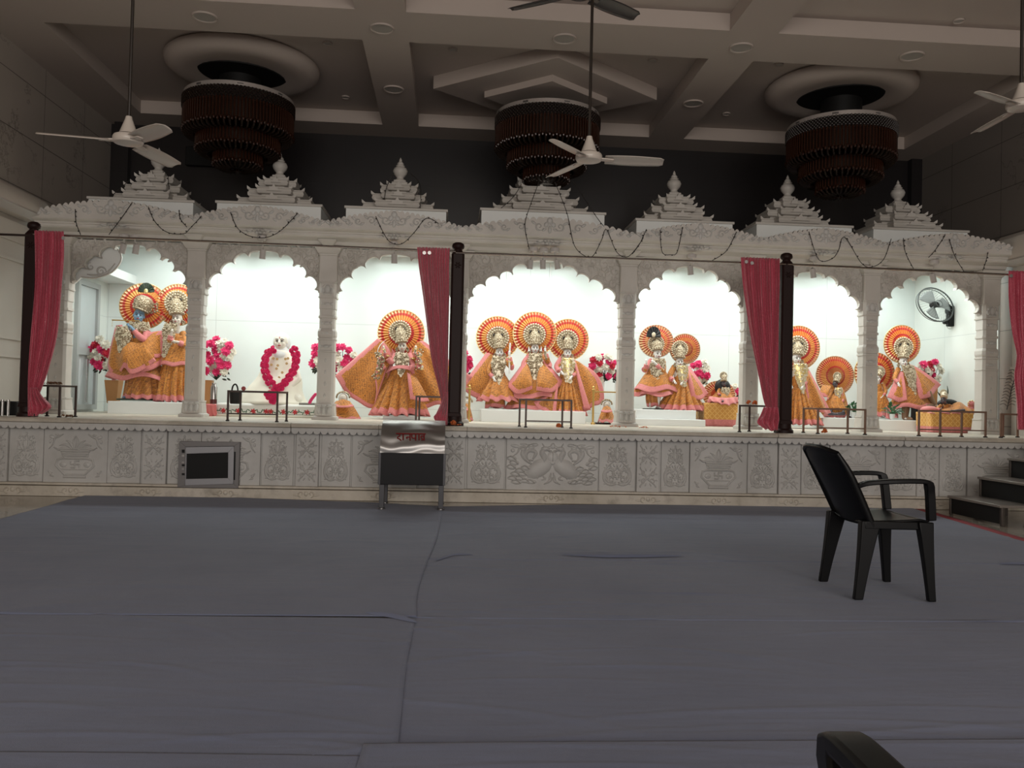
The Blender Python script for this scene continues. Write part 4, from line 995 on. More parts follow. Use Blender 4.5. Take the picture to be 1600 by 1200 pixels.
fcloth('blue-grey floor cloth in the middle of the hall on the flute-player side',([(-3.5,4.14),(-2,4.14),F_(650,970)],[(-3.4,2.57),(-1.4,2.55),F_(619,1190)]),.012,2,right=[F_(650,970)]+seamB[1:]+[F_(619,1190)])
fcloth('blue-grey floor cloth strip at the lower frame corner below the long hem',([(-3.4,2.59),(-1.4,2.57),F_(569,1188)],[(-3.4,1.3),(-1.5,1.3),(-.20,1.3)]),.014,3)
fcloth('blue-grey floor cloth along the platform below the peacock panel',([F_(690,793),(2,DPF),(5.03,DPF)],[F_(672,876),(2.2,5.66),(4.60,5.66)]),.009,4,left=[F_(685,793),F_(680,838),F_(665,876)])
fcloth('blue-grey floor cloth under the black plastic armchair',([F_(655,874),(2.2,5.70),(4.60,5.70)],[F_(640,968),(1.8,4.10),(4.40,4.10)]),.0085,5)
fcloth('blue-grey floor cloth with crumpled folds in front of the armchair',([F_(640,966),(1.8,4.13),(4.40,4.13)],[F_(590,1172),(1,2.58),(4.2,2.58)]),.007,6)
fcloth('blue-grey floor cloth beneath the cut-off chair at the lower edge',([F_(568,1172),(.6,2.60),(4.2,2.60)],[(-.26,1.2),(.8,1.2),(4.0,1.2)]),.020,7)
# raised folds in the cloth
def fold(px,py,lab_h=.02,w_=.05): pass
def foldmesh(pts,h,w_,lab):
    q=cat([(*F_(a,b),0) for a,b in pts],30); m=MB()
    def fn(u,v):
        i=min(29,int(u*30)); p=q[i].lerp(q[i+1],u*30-i); t=(q[min(i+1,30)]-q[max(i-1,0)]).normalized(); nx=Vector((-t.y,t.x,0)); k=math.sin(PI*u)**.6
        return p+nx*(v-.5)*w_*2*k+Vector((0,0,.016+h*k*math.sin(PI*v)**1.0))
    m.grid(fn,30,8); tag(m.build('cloth_fold',MCLOTH,smooth=70),lab,'floor cloth','raised folds of the floor cloth')
foldmesh([(875,870),(950,873),(1070,872)],.016,.035,'long raised fold of floor cloth between donation box and armchair')
foldmesh([(1560,884),(1590,884),(1640,886)],.012,.03,'raised fold of floor cloth at the frame edge beside the armchair')
foldmesh([(570,962),(615,968),(652,978)],.014,.03,'raised fold where the cloths meet below the donation box')
foldmesh([(680,880),(705,871),(740,870)],.010,.022,'small raised fold of floor cloth just beyond the donation box legs')
# red border band beside the cloth
m=MB(); a=[(5.03,DPF),(4.60,5.66),(4.40,4.1)]; b=[(5.14,DPF),(4.72,5.66),(4.52,4.1)]
A=cat([(x,y,0) for x,y in a],30);B=cat([(x,y,0) for x,y in b],30)
m.grid(lambda u,v:(A[min(30,round(u*30))].lerp(B[min(30,round(u*30))],v))+Vector((0,0,.006)),30,2); tag(m.build('border_runner',MRED,solid=.004),'narrow red runner edging the floor cloth near the metal steps','runner')
# ---------------------------------------------------------------- donation box
def donation():
    Yf=8.10; xa,xb=hx(594,Yf,.6),hx(695,Yf,.6); zt=hz(645,657,8.45)+.0; zb=hz(645,758,Yf); yb=8.62
    t=thing('donation_box','polished steel donation box on legs with a red Hindi inscription','donation box',((xa+xb)/2,Yf+.2,0.016))
    zc=hz(645,708,Yf); n=14; pr=[(Yf,zb),(Yf,zc)]
    ry=.34; rz=zt-zc
    for i in range(1,n+1):
        a=PI/2*i/n; pr.append((Yf+ry*(1-math.cos(a)),zc+rz*math.sin(a)))
    body=[(Yf,zb),(Yf,zc-.0),(yb,zc),(yb,zb)]
    MB().box(xa,xb,Yf,yb,zb,zc).build('body',MBOX,t,bevel=.005)
    top=pr[1:]+[(yb,zt),(yb,zc)]; k=len(top)
    m=MB(); m.add([(xa,y,z) for y,z in top]+[(xb,y,z) for y,z in top],[(j,(j+1)%k,(j+1)%k+k,j+k) for j in range(k)]+[tuple(range(k-1,-1,-1)),tuple(range(k,2*k))])
    m.build('curved_hood',MHAM,t,smooth=30)
    for x in (xa+.0,xb):
        MB().box(x-.012,x+.012,Yf-.008,Yf+.02,zb,zc).build('edge_strip',MLEG,t,bevel=.002)
    for x in (xa+.025,xb-.025):
        for y in (Yf+.03,yb-.03):
            MB().box(x-.024,x+.024,y-.024,y+.024,.03,zb).build('leg',MLEG,t,bevel=.003)
            MB().lathe([(0,0),(.034,0),(.034,.012),(.02,.018),(0,.018)],(x,y,.016),14).build('foot',MSTEEL,t)
    # inscription, drawn stroke by stroke on the hood
    S=FPX/Yf
    def surf(px,py):
        # zoomed frame 1553x1200 of (570,640)-(790,810)
        X=570+px/7.06; Yp=640+py/7.06
        for Yt in [Yf+.0005*i for i in range(0,600)]:
            q=P(X,Yp,Yt); 
            if q.z<=zc: return q+Vector((0,-.004,0))
            s_=min(1,(q.z-zc)/rz); yy=Yf+ry*(1-math.sqrt(max(0,1-s_*s_)))
            if yy<=Yt+.0006: return q+Vector((0,-.004,0))
        return q
    strokes=[[(345,263),(672,268)],
      # da
      [(385,264),(385,292),(365,300),(362,318),(378,320),(392,330),(402,342)],
      # aa matra
      [(424,264),(424,334)],
      # na
      [(500,264),(500,340)],[(500,302),(468,302),(460,312),(472,320)],
      # pa
      [(520,264),(520,300),(530,314),(560,312)],[(562,266),(562,340)],
      # aa matra
      [(598,266),(598,338)],
      # tra
      [(655,266),(655,340)],[(655,296),(628,290),(620,304),(632,318)],[(652,318),(625,338)]]
    m=MB()
    for s_ in strokes:
        pts=[surf(*p) for p in s_]; m.tube([p+Vector((0,-.006,0)) for p in pts],.0058 if len(s_)>2 else .0064,n=6,smooth=(10 if len(s_)>2 else 0))
    m.build('inscription',mat('inscription_red',(.20,.012,.012),.5),t,smooth=40)
donation()
# ---------------------------------------------------------------- hatch set in the platform front
def hatch():
    Y=DP-.07; t=thing('metal_hatch','grey metal hatch with a black opening set in the carved platform','hatch',(hx(322,Y,.45),Y,PH-.62))
    def quad(c,y0,y1,m): 
        pts=[P(px,py,y0) for px,py in c]; return m.hexa([(p.x,y0,p.z) for p in pts],[(p.x,y1,p.z) for p in pts])
    G=mat('grey_hatch_metal',(.20,.19,.19),.45,metal=.3); G2=mat('light_hatch_metal',(.34,.34,.36),.4,metal=.3)
    m=MB(); 
    o=[(280.5,689.5),(374.5,691),(372,763),(277,761.5)]; i_=[(290,698),(366,697),(365,756),(289,758)]
    for k in range(4):
        a,b=o[k],o[(k+1)%4]; c,d=i_[(k+1)%4],i_[k]; quad([a,b,c,d],Y,DP+.0,m)
    m.build('outer_frame',G,t,bevel=.002)
    m=MB(); o=[(290,698.5),(365.5,697.5),(364.5,756),(289,758.5)]; i_=[(291.5,709),(356.5,707),(356,747),(290.5,748.5)]
    for k in range(4):
        a,b=o[k],o[(k+1)%4]; c,d=i_[(k+1)%4],i_[k]; quad([a,b,c,d],Y-.008,DP-.0,m)
    m.build('door_frame',G2,t,bevel=.002)
    m=MB(); quad([(291,708),(357,706),(356.5,748),(290,749)],Y+.01,DP-.01,m); m.build('dark_pane',MBLK2,t)
    for py,h,mt in ((705,5,MBLK2),(712,3,MSTEEL),(722.5,2,MSTEEL),(727,3,MBLK2),(733,2.5,MSTEEL),(741,3,MBLK2)):
        m=MB(); quad([(284,py-h/2),(288,py-h/2),(288,py+h/2),(284,py+h/2)],Y-.012,Y,m); m.build('latch',mt,t)
    m=MB(); quad([(365.5,706),(368,706),(367,750),(364.5,750)],Y-.006,Y,m); m.build('hinge',MBLK2,t)
hatch()
# ---------------------------------------------------------------- chairs
def chair(lab):
    """monobloc armchair, facing +x, origin at the floor centre"""
    t=thing('plastic_armchair',lab,'chair',(0,0,0),'black plastic armchairs'); M_=MBLACK
    W=.235   # half width at the feet
    # feet (x,y)
    def leg(x0,y0,x1,y1,zt,wx0,wx1,nm='leg'):
        m=MB(); s=1 if y0>0 else -1
        def sec(x,y,w_,d,z): return [(x-w_,y-d,z),(x+w_,y-d,z),(x+w_,y+d,z),(x-w_,y+d,z)]
        A=[sec(x0+(x1-x0)*k/6*(1),y0+(y1-y0)*k/6,wx0+(wx1-wx0)*(k/6)**1.6,.016+.012*k/6,zt*k/6) for k in range(7)]
        vs=[p for a in A for p in a]; m.add(vs,[(j*4+e,j*4+(e+1)%4,(j+1)*4+(e+1)%4,(j+1)*4+e) for j in range(6) for e in range(4)]+[(3,2,1,0),(24,25,26,27)])
        return m.build(nm,M_,t,bevel=.006,smooth=50)
    for s in (-1,1):
        leg(-.20,s*.235,-.13,s*.215,.43,.026,.055)
        leg(.20,s*.255,.165,s*.235,.43,.022,.042)
    # seat
    def seat(u,v):
        x=-.16+.36*u; y=(v-.5)*2*(.225+.015*u); return Vector((x,y,.425+.02*u*u-.018*(1-(2*v-1)**2)*(1-u*.5)+( -.03*((u-.85)/.15)**2 if u>.85 else 0)))
    st=MB().grid(seat,14,14).build('seat',M_,t,smooth=60,solid=.012)
    m=MB()
    m.box(-.17,.19,-.245,-.225,.385,.43); m.box(-.17,.19,.225,.245,.385,.43); m.box(.175,.20,-.235,.235,.385,.435); m.build('apron',M_,t,bevel=.006)
    # backrest with slots
    def bp(u,v):
        y=(u-.5)*2*(.205+.035*v-.03*max(0,v-.85)/.15); x=-.155-.175*v-.035*v*v+.035*(2*u-1)**2*(1); z=.40+.405*v+(.018*(1-(2*u-1)**2) if v>.9 else 0)
        return Vector((x,y,z))
    m=MB(); m.grid(bp,24,24)
    keep=[]
    for f in m.f:
        c=sum((m.v[i] for i in f),Vector())/len(f); j=(f[0])//25; i=(f[0])%25
        slot=False
        if not slot: keep.append(f)
    m.f=keep; m.build('backrest',M_,t,smooth=60,solid=.014)
    m=MB()
    for s in (-1,1): m.tube([(-.15+.03,s*.225,.40),(-.22+.03,s*.23,.55),(-.30+.04,s*.24,.69),(-.355+.03,s*.232,.795)],[.022,.024,.022,.014],n=8,smooth=10)
    m.tube([(-.325,-.232,.795),(-.36,-.12,.818),(-.365,0,.822),(-.36,.12,.818),(-.325,.232,.795)],.014,n=8,smooth=16)
    m.build('back_frame',M_,t,smooth=60)
    for s in (-1,1):
        m=MB(); pts=[(-.215,s*.232,.615),(-.16,s*.255,.638),(-.02,s*.272,.652),(.12,s*.272,.655),(.165,s*.268,.645),(.18,s*.262,.60),(.195,s*.252,.44)]
        q=cat(pts,30); vs=[]
        for i,p in enumerate(q):
            tt=(q[min(i+1,30)]-q[max(i-1,0)]).normalized(); nn=Vector((-tt.z,0,tt.x)); w_=.030 if i<22 else .026
            for a,b in ((-1,-1),(1,-1),(1,1),(-1,1)): vs.append(p+Vector((0,a*w_*.8,0))+nn*b*(.013 if i<20 else .022))
        m.add(vs,[(i*4+e,i*4+(e+1)%4,(i+1)*4+(e+1)%4,(i+1)*4+e) for i in range(30) for e in range(4)]+[(3,2,1,0),(120,121,122,123)])
        m.build('armrest',M_,t,bevel=.006,smooth=50)
    return t
ch=chair('black plastic armchair standing alone on the floor cloth, facing the metal steps')
ch.location=(2.466,4.753,.018); ch.rotation_euler.z=math.radians(-2)
c2=dup(ch,(0,0,0),'black plastic armchair of which only an armrest end shows at the lower frame edge')
q=PZ(1311,1131,.69); c2.rotation_euler.z=math.radians(88); c2.location=(q.x+.262,q.y-.185,.024)
# ---------------------------------------------------------------- metal steps
def steps():
    t=thing('metal_steps','dark metal steps leading up to the platform by the side wall','steps',(5.8,8.2,0))
    y0,y1=7.60,8.44; Ms=mat('worn_dark_metal',(.10,.085,.075),.4,metal=.7); Mt=mat('worn_tread',(.27,.24,.215),.35,metal=.5)
    xs=[5.15,5.47,5.79,6.11]; zs=[.20,.40,.60,.785]
    for k,(x,z) in enumerate(zip(xs,zs)):
        x2=x+.38 if k<3 else x+.5
        tr=MB().box(x,x2,y0,y1,z-.025,z).build('tread',Mt,t,bevel=.003)
        MB().box(x+.03,x+.035,y0+.02,y1-.02,z-.2 if k else .02,z-.02).build('riser',MBLK2,tr)
        for y in (y0+.015,y1-.015):
            MB().box(x+.28,x+.32,y-.015,y+.015,.002,z-.02).build('leg',Ms,t,bevel=.003)
            MB().box(x+.02,x+.05,y-.015,y+.015,max(z-.2,.002),z-.02).build('upright',Ms,t,bevel=.003)
    for y in (y0,y1-.03):
        MB().hexa([(5.40,y,.002),(5.46,y,.002),(5.46,y+.03,.002),(5.40,y+.03,.002)],[(6.40,y,.74),(6.46,y,.74),(6.46,y+.03,.74),(6.40,y+.03,.74)]).build('stringer',Ms,t,bevel=.003)
steps()
# ---------------------------------------------------------------- dressed statues
def remeshed(m,name,mt,parent,voxel,smooth=True):
    o=m.build(name,mt,parent,smooth=0); md=o.modifiers.new('r','REMESH'); md.mode='VOXEL'; md.voxel_size=voxel; md.use_smooth_shade=True
    sm=o.modifiers.new('s','SMOOTH'); sm.factor=.5; sm.iterations=2
    dg=bpy.context.evaluated_depsgraph_get(); me=bpy.data.meshes.new_from_object(o.evaluated_get(dg)); me.name=name
    o.modifiers.clear(); old=o.data; o.data=me; bpy.data.meshes.remove(old)
    if not me.materials: me.materials.append(mt)
    return o
class Fig:
    def __init__(s,Y): s.Y=Y; s.k=Y/FPX
    def q(s,px,py,dy=0): return P(px,py,s.Y-dy)      # dy metres towards the hall
def sheet(F,t,name,top,bot,mt=None,mid=None,nu=36,nv=20,pl=0,amp=.02,bulge=0,brd='b',bw=.045,dy=0,fan=False):
    T=cat([F.q(*(p if len(p)>2 else (*p,0))) for p in top],nu); B=cat([F.q(*(p if len(p)>2 else (*p,0))) for p in bot],nu)
    Mi=cat([F.q(*(p if len(p)>2 else (*p,0))) for p in mid],nu) if mid else None
    off=Vector((0,-dy,0)); LT=sum((a-b).length for a,b in zip(T,T[1:])); LB=sum((a-b).length for a,b in zip(B,B[1:]))
    def fn(u,v):
        i=round(u*nu); a,b=T[i],B[i]
        p=a.lerp(b,v) if not Mi else a*(1-v)*(1-v)+Mi[i]*2*v*(1-v)+b*v*v
        d=bulge*math.sin(PI*min(1,v*1.0))*math.sin(PI*u)**.5
        if pl: d+=amp*(v**.8 if not fan else 1)*math.sin(2*PI*pl*u+.6*math.sin(4*v))
        z=.010*math.sin(2*PI*pl*u+1)*v if pl else 0
        return p+off+Vector((0,-d,z))
    H=[(T[i]-B[i]).length for i in range(nu+1)]
    W=max(LT,LB)
    def uvf(u,v): i=round(u*nu); return (u*(LT+(LB-LT)*v),v*H[i])
    def ef(u,v):
        i=round(u*nu); w_=LT+(LB-LT)*v; d=[9]
        if 'b' in brd: d.append((1-v)*H[i])
        if 't' in brd: d.append(v*H[i])
        if 'l' in brd: d.append(u*w_)
        if 'r' in brd: d.append((1-u)*w_)
        return min(1.0001,min(d)/bw) 
    m=MB().grid(fn,nu,nv,uvf=uvf,ef=ef)
    return m.build(name,mt or MBRO,t,smooth=70,solid=.005)
def skirt(F,t,name,rings,mt=None,pl=14,amp=.08,bw=.05,nu=144,nv=22,scal=.012,dy=0):
    """rings: (px,py,half width px,depth radius m) from waist to hem"""
    C=[F.q(r[0],r[1]) for r in rings]; R=[(r[2]*F.k,r[3]) for r in rings]
    n=nv; c=cat(C,n); rr=cat([(a,b,0) for a,b in R],n); L=[0]
    for a,b in zip(c,c[1:]): L.append(L[-1]+(a-b).length)
    rnd=random.Random(int(rings[0][0])); ph=[rnd.uniform(-.5,.5) for _ in range(6)]
    def fn(u,v):
        j=round(v*n); a=2*PI*u; q=.7-2.3*abs(math.cos(pl*.5*a+ph[0]+.8*math.sin(a*2+ph[1])))**5+.25*math.sin(pl*2*a+ph[2]); k=1+amp*(v**.6)*q
        return c[j]+Vector((rr[j].x*math.cos(a)*k,-dy+rr[j].y*math.sin(a)*k,scal*v*math.sin(pl*a+ph[3])))
    m=MB().grid(fn,nu,n,closed=True,uvf=lambda u,v:(u*2*PI*(rr[n].x+rr[n].y)*.5*(.45+.55*v),L[round(v*n)]),ef=lambda u,v:min(1.0001,(L[n]-L[round(v*n)])/bw))
    return m.build(name,mt or MBRO,t,smooth=70,solid=.004)
def halo(F,t,px,py,r,mt=None,dy=-.10,ry=1,pl=40,tilt=0,cut=None):
    c=F.q(px,py,dy); R=r*F.k; m=MB(); vs=[];uv=[];nr=10
    for j in range(nr+1):
        rr=R*j/nr
        for k in range(pl*2):
            a=2*PI*k/(pl*2); z=(.016 if k%2 else -.016)*(j/nr)**.6
            vs.append(Vector((rr*math.cos(a),z+.03*(j/nr),rr*ry*math.sin(a)))); 
    n=pl*2; b=0
    # separate faces per pleat side so that each side has its own tint
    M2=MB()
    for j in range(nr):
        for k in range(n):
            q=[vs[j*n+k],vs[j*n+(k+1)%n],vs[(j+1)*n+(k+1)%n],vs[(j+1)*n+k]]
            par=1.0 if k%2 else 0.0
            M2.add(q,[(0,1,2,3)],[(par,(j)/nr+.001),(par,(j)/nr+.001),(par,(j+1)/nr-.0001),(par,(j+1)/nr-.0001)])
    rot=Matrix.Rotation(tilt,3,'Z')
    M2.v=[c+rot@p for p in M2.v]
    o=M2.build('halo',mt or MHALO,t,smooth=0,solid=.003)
    m=MB(); m.tube([c+rot@Vector((R*math.cos(a),.03,R*ry*math.sin(a))) for a in [2*PI*k/48 for k in range(49)]],.007,n=6,cap=False); m.build('halo_rim',MJEWG if mt is None else MPEARL,t,smooth=60)
    return o
def crown(F,t,px,py,r,fx,fy,fw,style='aureole',dy=.02,mt=None):
    """round jewelled aureole centred px,py radius r and a tall cap down to the face top fx,fy"""
    c=F.q(px,py,dy-.03); R=r*F.k; m=MB()
    mm=mt or MJEW; g=MB()
    if style!='turban':
        m.lathe([(0,-.008),(R*.93,-.008),(R*.97,0),(R*.93,.010),(0,.012)],c,36,axis='y')
        n=26
        for k in range(n):
            a=2*PI*k/n; g.sph(c+Vector((R*math.cos(a),-.006,R*math.sin(a))),R*.115,7,5)
        for k in range(20):
            a=2*PI*(k+.5)/20; g.sph(c+Vector((R*.74*math.cos(a),-.014,R*.74*math.sin(a))),R*.085,6,4)
        for s in (-1,1):    # dark crescent openings
            cr=[c+Vector((s*R*(.16+.30*math.sin(a)),-.020,R*(.05+.42*math.cos(a)))) for a in [PI*.10+PI*.42*i/8 for i in range(9)]]
            e=MB().tube(cr,[.001,R*.09,R*.001],n=6,flat=1); e.build('crescent',MEYE,t,smooth=60)
    # tall cap
    b=F.q(fx,fy,dy+.035); a=c+Vector((0,-.03,R*(.42 if style!='turban' else .2))); w0=fw*F.k*.62
    ax=(a-b); L=ax.length; zz=ax.normalized(); rot=zz.to_track_quat('Z','Y').to_matrix()
    pr=[(w0*.98,0),(w0*1.14,L*.04),(w0*1.02,L*.10),(w0*1.12,L*.16),(w0*.98,L*.30),(w0*1.02,L*.42),(w0*1.04,L*.60),(w0*.85,L*.78),(w0*.5,L*.93),(w0*.22,L*1.02),(w0*.2,L*1.08),(0,L*1.12)]
    if style=='turban': pr=[(w0*1.0,0),(w0*1.25,L*.05),(w0*1.15,L*.12),(w0*1.35,L*.3),(w0*1.5,L*.55),(w0*1.35,L*.8),(w0*.9,L*1.0),(0,L*1.08)]
    m.lathe(pr,b,20,rot=rot)
    for k in range(14):
        aa=2*PI*k/14; g.sph(b+rot@Vector((w0*1.14*math.cos(aa),w0*1.14*math.sin(aa),L*.07)),w0*.13,6,4)
    rn=random.Random(int(px*7))
    for k in range(46):
        aa=rn.uniform(0,2*PI); h=rn.uniform(.15,.9); rad=w0*(1.02 if h<.65 else 1.02-(h-.65)*1.6)*(1.3 if style=='turban' else 1); g.sph(b+rot@Vector((rad*math.cos(aa),rad*math.sin(aa),L*h)),w0*rn.uniform(.08,.16),6,4)
    o=m.build('crown',mm,t,smooth=50); g.build('crown_beads',MPEARL,o,smooth=60)
    return o
def necklace(F,t,rows,dy=.13,mt=None,seed=1,drop=True,dens=1.0):
    """rows: (py, centre px, half width px)"""
    q=cat([F.q(c,py) for py,c,h in rows],18); hw=cat([(h*F.k,0,0) for py,c,h in rows],18)
    def fn(u,v):
        i=round(v*18); x=(2*u-1); w_=hw[i].x*(1+.05*math.sin(v*40)); return q[i]+Vector((x*w_,-dy+.030*x*x,0))
    o=MB().grid(fn,14,18).build('necklace',mt or MJEW,t,smooth=70,solid=.008)
    rn=random.Random(seed); g=MB(); N_=int(150*dens)
    for k in range(N_):
        v=rn.random(); u=rn.random(); p=fn(u,round(v*18)/18)+Vector((0,-.010,0)); r=rn.uniform(.005,.009)
        if k%5==0: g.lathe([(r*1.2,-.002),(r*2.0,-.002),(r*2.0,.004),(r*1.2,.004)],p,10,axis='y')
        else: g.sph(p,r,6,4)
    # outer edge beads
    for k in range(19):
        for u in (0,1): g.sph(fn(u,k/18)+Vector((0,-.006,0)),.009,6,4)
    g.build('jewels',MPEARL,o,smooth=60)
    return o
def body(F,t,face,fw,mt,chest,hip,arms=(),feet=(),look=0.0,yaw=0.0,seated=False,tunic=True):
    """face: px,py of the face centre; fw face width px; chest,hip: (px,py,half width px)"""
    k=F.k; a=fw*k/2; m=MB(); c=F.q(face[0],face[1],.045)
    hb=a*1.32
    rz=Matrix.Rotation(yaw,3,'Z')@Matrix.Rotation(look,3,'Y')
    def hp(x,y,z): return c+rz@Vector((x*a,-y*a,z*a))
    m.sph(hp(0,-.15,.35),a,18,14,(1.0,1.12,1.15)); m.sph(hp(0,.10,-.30),a,16,12,(.86,.92,.98)); m.sph(hp(0,.32,-.95),a*.42,10,8)      # skull, jaw, chin
    for s in (-1,1):
        m.sph(hp(s*.46,.62,-.25),a*.34,8,6); m.sph(hp(s*1.0,-.15,.0),a*.26,8,6,(.5,.8,1.3)); m.cap(hp(s*.18,.98,.42),hp(s*.62,.84,.44),a*.10,a*.08,6)
    m.cap(hp(0,.98,.36),hp(0,1.22,-.12),a*.11,a*.19,8)
    m.sph(hp(0,.98,-.48),a*.26,8,6,(1.1,.55,.42)); m.sph(hp(0,.96,-.62),a*.24,8,6,(.9,.55,.42))
    nk=F.q(chest[0],chest[1]-chest[2]*.9,.0); m.cap(hp(0,-.1,-.6),nk,a*.56,a*.66,12)
    ch=F.q(chest[0],chest[1],.0); hpp=F.q(hip[0],hip[1],.0); cw=chest[2]*k; hw=hip[2]*k
    m.sph(ch,cw,18,12,(1,.62,.85)); m.sph(ch+(hpp-ch)*.5,(cw+hw)*.42,16,12,(1,.66,1.1)); m.sph(hpp,hw,18,12,(1,.72,.8))
    for s in (-1,1): m.sph(ch+Vector((s*cw*.80,0,cw*.42)),cw*.34,12,8)
    for ar in arms:
        pts=[F.q(*p) for p in ar['p']]; r0=ar.get('r',a*.36)
        for i,(p,q) in enumerate(zip(pts,pts[1:])):
            ra=r0*(1-.22*i); rb=r0*(1-.22*(i+1)); m.cap(p,q,ra,rb,10)
        w_=pts[-1]; d=(pts[-1]-pts[-2]).normalized(); hd=ar.get('hand')
        if hd: d=Vector(hd).normalized()
        s=a*.5*ar.get('s',1.0); side=d.cross(Vector((0,-1,0)))
        if side.length<.1: side=Vector((1,0,0))
        side.normalize(); up=side.cross(d); fl=ar.get('thumb',1)
        m.cap(w_,w_+d*s*.9,s*.42,s*.5,8); m.cap(w_+d*s*.4+side*s*.25,w_+d*s*1.0+side*s*.3,s*.26,s*.26,6); m.cap(w_+d*s*.4-side*s*.25,w_+d*s*1.0-side*s*.3,s*.26,s*.26,6)
        cu=ar.get('curl',.5)
        for j,ln in enumerate((.78,.92,.88,.68)):
            o_=side*s*(.42-.28*j)*fl; b0=w_+d*s*1.15+o_; b1=b0+(d*(1-cu*.4)+up*-cu*.5)*s*ln*.6; b2=b1+(d*(1-cu)+up*-cu)*s*ln*.5
            m.cap(b0,b1,s*.145,s*.13,6); m.cap(b1,b2,s*.13,s*.11,6)
        b0=w_+d*s*.35+side*s*.45*fl; b1=b0+(side*fl*.7+d*.6)*s*.5; b2=b1+(d+up*-.3)*s*.4; m.cap(b0,b1,s*.17,s*.15,6); m.cap(b1,b2,s*.15,s*.12,6)
    if not seated:
        for i,(fx,fy) in enumerate(feet):
            f=F.q(fx,fy,.06); s=-1 if i==0 else 1; kn=hpp.lerp(f,.5)+Vector((s*hw*.2,-.02,0)); an=f+Vector((0,.02,a*.35))
            m.cap(hpp+Vector((s*hw*.45,0,0)),kn,hw*.52,hw*.34,12); m.cap(kn,an,hw*.34,a*.34,10); m.cap(an,f+Vector((s*a*.3,-a*.9,a*.18)),a*.34,a*.24,8)
            for q in range(5): m.cap(f+Vector((s*a*.3+(q-2)*a*.13,-a*1.0,a*.12)),f+Vector((s*a*.35+(q-2)*a*.14,-a*1.3+abs(q-1.5)*a*.06,a*.10)),a*.10,a*.08,5)
    else:
        kx=feet
        for s,(fx,fy) in zip((-1,1),feet):
            f=F.q(fx,fy,.16); m.cap(hpp+Vector((s*hw*.4,0,0)),f,hw*.5,hw*.34,12); m.cap(f,F.q(hip[0]-s*2,fy+1,.24),hw*.33,hw*.22,10)
    o=remeshed(m,'body',mt,t,max(.0042,a*.075))
    if tunic:
        for ar in arms:
            pts=[F.q(*p) for p in ar['p']]; r0=ar.get('r',a*.36); sm=MB(); sm.tube(cat(pts[:-1]+[pts[-2].lerp(pts[-1],.72)],10),[r0*1.35,r0*1.2,r0*1.05],n=12)
            L=0; sm.e=[1.0001]*len(sm.v)
            for i in range(len(sm.v)-24,len(sm.v)): sm.e[i]=.5
            sm.build('sleeve',MBRO if tunic is True else tunic,t,smooth=60)
        cx,cyy,cw_=chest; hx0,hy0,hw0=hip
        skirt(F,t,'tunic',[(cx,cyy-cw_*.95,cw_*.55,.05),(cx,cyy-cw_*.55,cw_*1.12,cw_*k*.75),(cx,cyy,cw_*1.22,cw_*k*.85),(hx0,hy0+hw0*.3,hw0*1.3,hw0*k*.95)],pl=5,amp=.02,bw=.0001,nu=48,nv=10,scal=0)
    # painted features
    e=MB(); w_=MB(); br=MB(); lp=MB()
    for s in (-1,1):
        w_.sph(hp(s*.38,.86,.12),a*.17,10,6,(1.25,.55,.55)); e.sph(hp(s*.38,.955,.12),a*.095,8,6,(1,.5,1)); 
        e.tube([hp(s*.16,.97,.13),hp(s*.38,1.0,.235),hp(s*.62,.86,.12)],a*.035,n=5,smooth=6)
        br.tube([hp(s*.12,1.04,.42),hp(s*.38,1.02,.52),hp(s*.68,.80,.40)],a*.04,n=5,smooth=6)
    w_.build('eye_white',MEYEW,o,smooth=60); e.build('pupil',MEYE,o,smooth=60); br.build('eyebrow',MEYE,o,smooth=60)
    lp.tube([hp(-.26,1.0,-.50),hp(-.1,1.115,-.46),hp(0,1.12,-.49),hp(.1,1.115,-.46),hp(.26,1.0,-.50)],[a*.03,a*.065,a*.03],n=6,smooth=8)
    lp.tube([hp(-.2,1.0,-.56),hp(0,1.10,-.60),hp(.2,1.0,-.56)],[a*.03,a*.065,a*.03],n=6,smooth=8); lp.build('lips',MLIP,o,smooth=60)
    tk=MB(); tk.tube([hp(0,1.05,.50),hp(0,.95,.85)],a*.05,n=5); tk.build('forehead_mark',MLIP,o,smooth=60)
    return o
def bangles(F,t,pts,r=.02,name='bangle'):
    for (px,py,dy) in pts:
        p=F.q(px,py,dy); m=MB(); m.lathe([(r,-.006),(r*1.25,-.006),(r*1.25,.006),(r,.006)],p,14); m.build(name,MJEWG,t)
def ears(F,t,face,fw):
    m=MB()
    for s in (-1,1):
        p=F.q(face[0]+s*fw*.66,face[1]+fw*.35,.05)
        m.lathe([(0,-.004),(.018,-.004),(.018,.004),(0,.004)],p,14,axis='y'); m.sph(p+Vector((0,0,-.025)),.012,7,5); m.sph(p+Vector((0,0,.024)),.012,7,5)
        for k in range(8): m.sph(p+Vector((.022*math.cos(k*PI/4),0,.022*math.sin(k*PI/4))),.006,5,4)
    m.build('earring',MJEW,t,smooth=60)
def sleeve(F,t,pts,r0,r1,mt=None,name='sleeve'):
    q=cat([F.q(*p) for p in pts],12); m=MB(); vs=[]
    m.tube(q,[r0,(r0+r1)/2,r1],n=14); m.uv=[(a*1.0,b) for a,b in m.uv]; L=sum((a-b).length for a,b in zip(q,q[1:])); 
    m.e=[min(1.0001,(L-b)/.04+.0001) for a,b in m.uv]
    return m.build(name,mt or MBRO,t,smooth=60)
YS=11.7
def base(px,py,Y=YS): return P(px,py,Y)

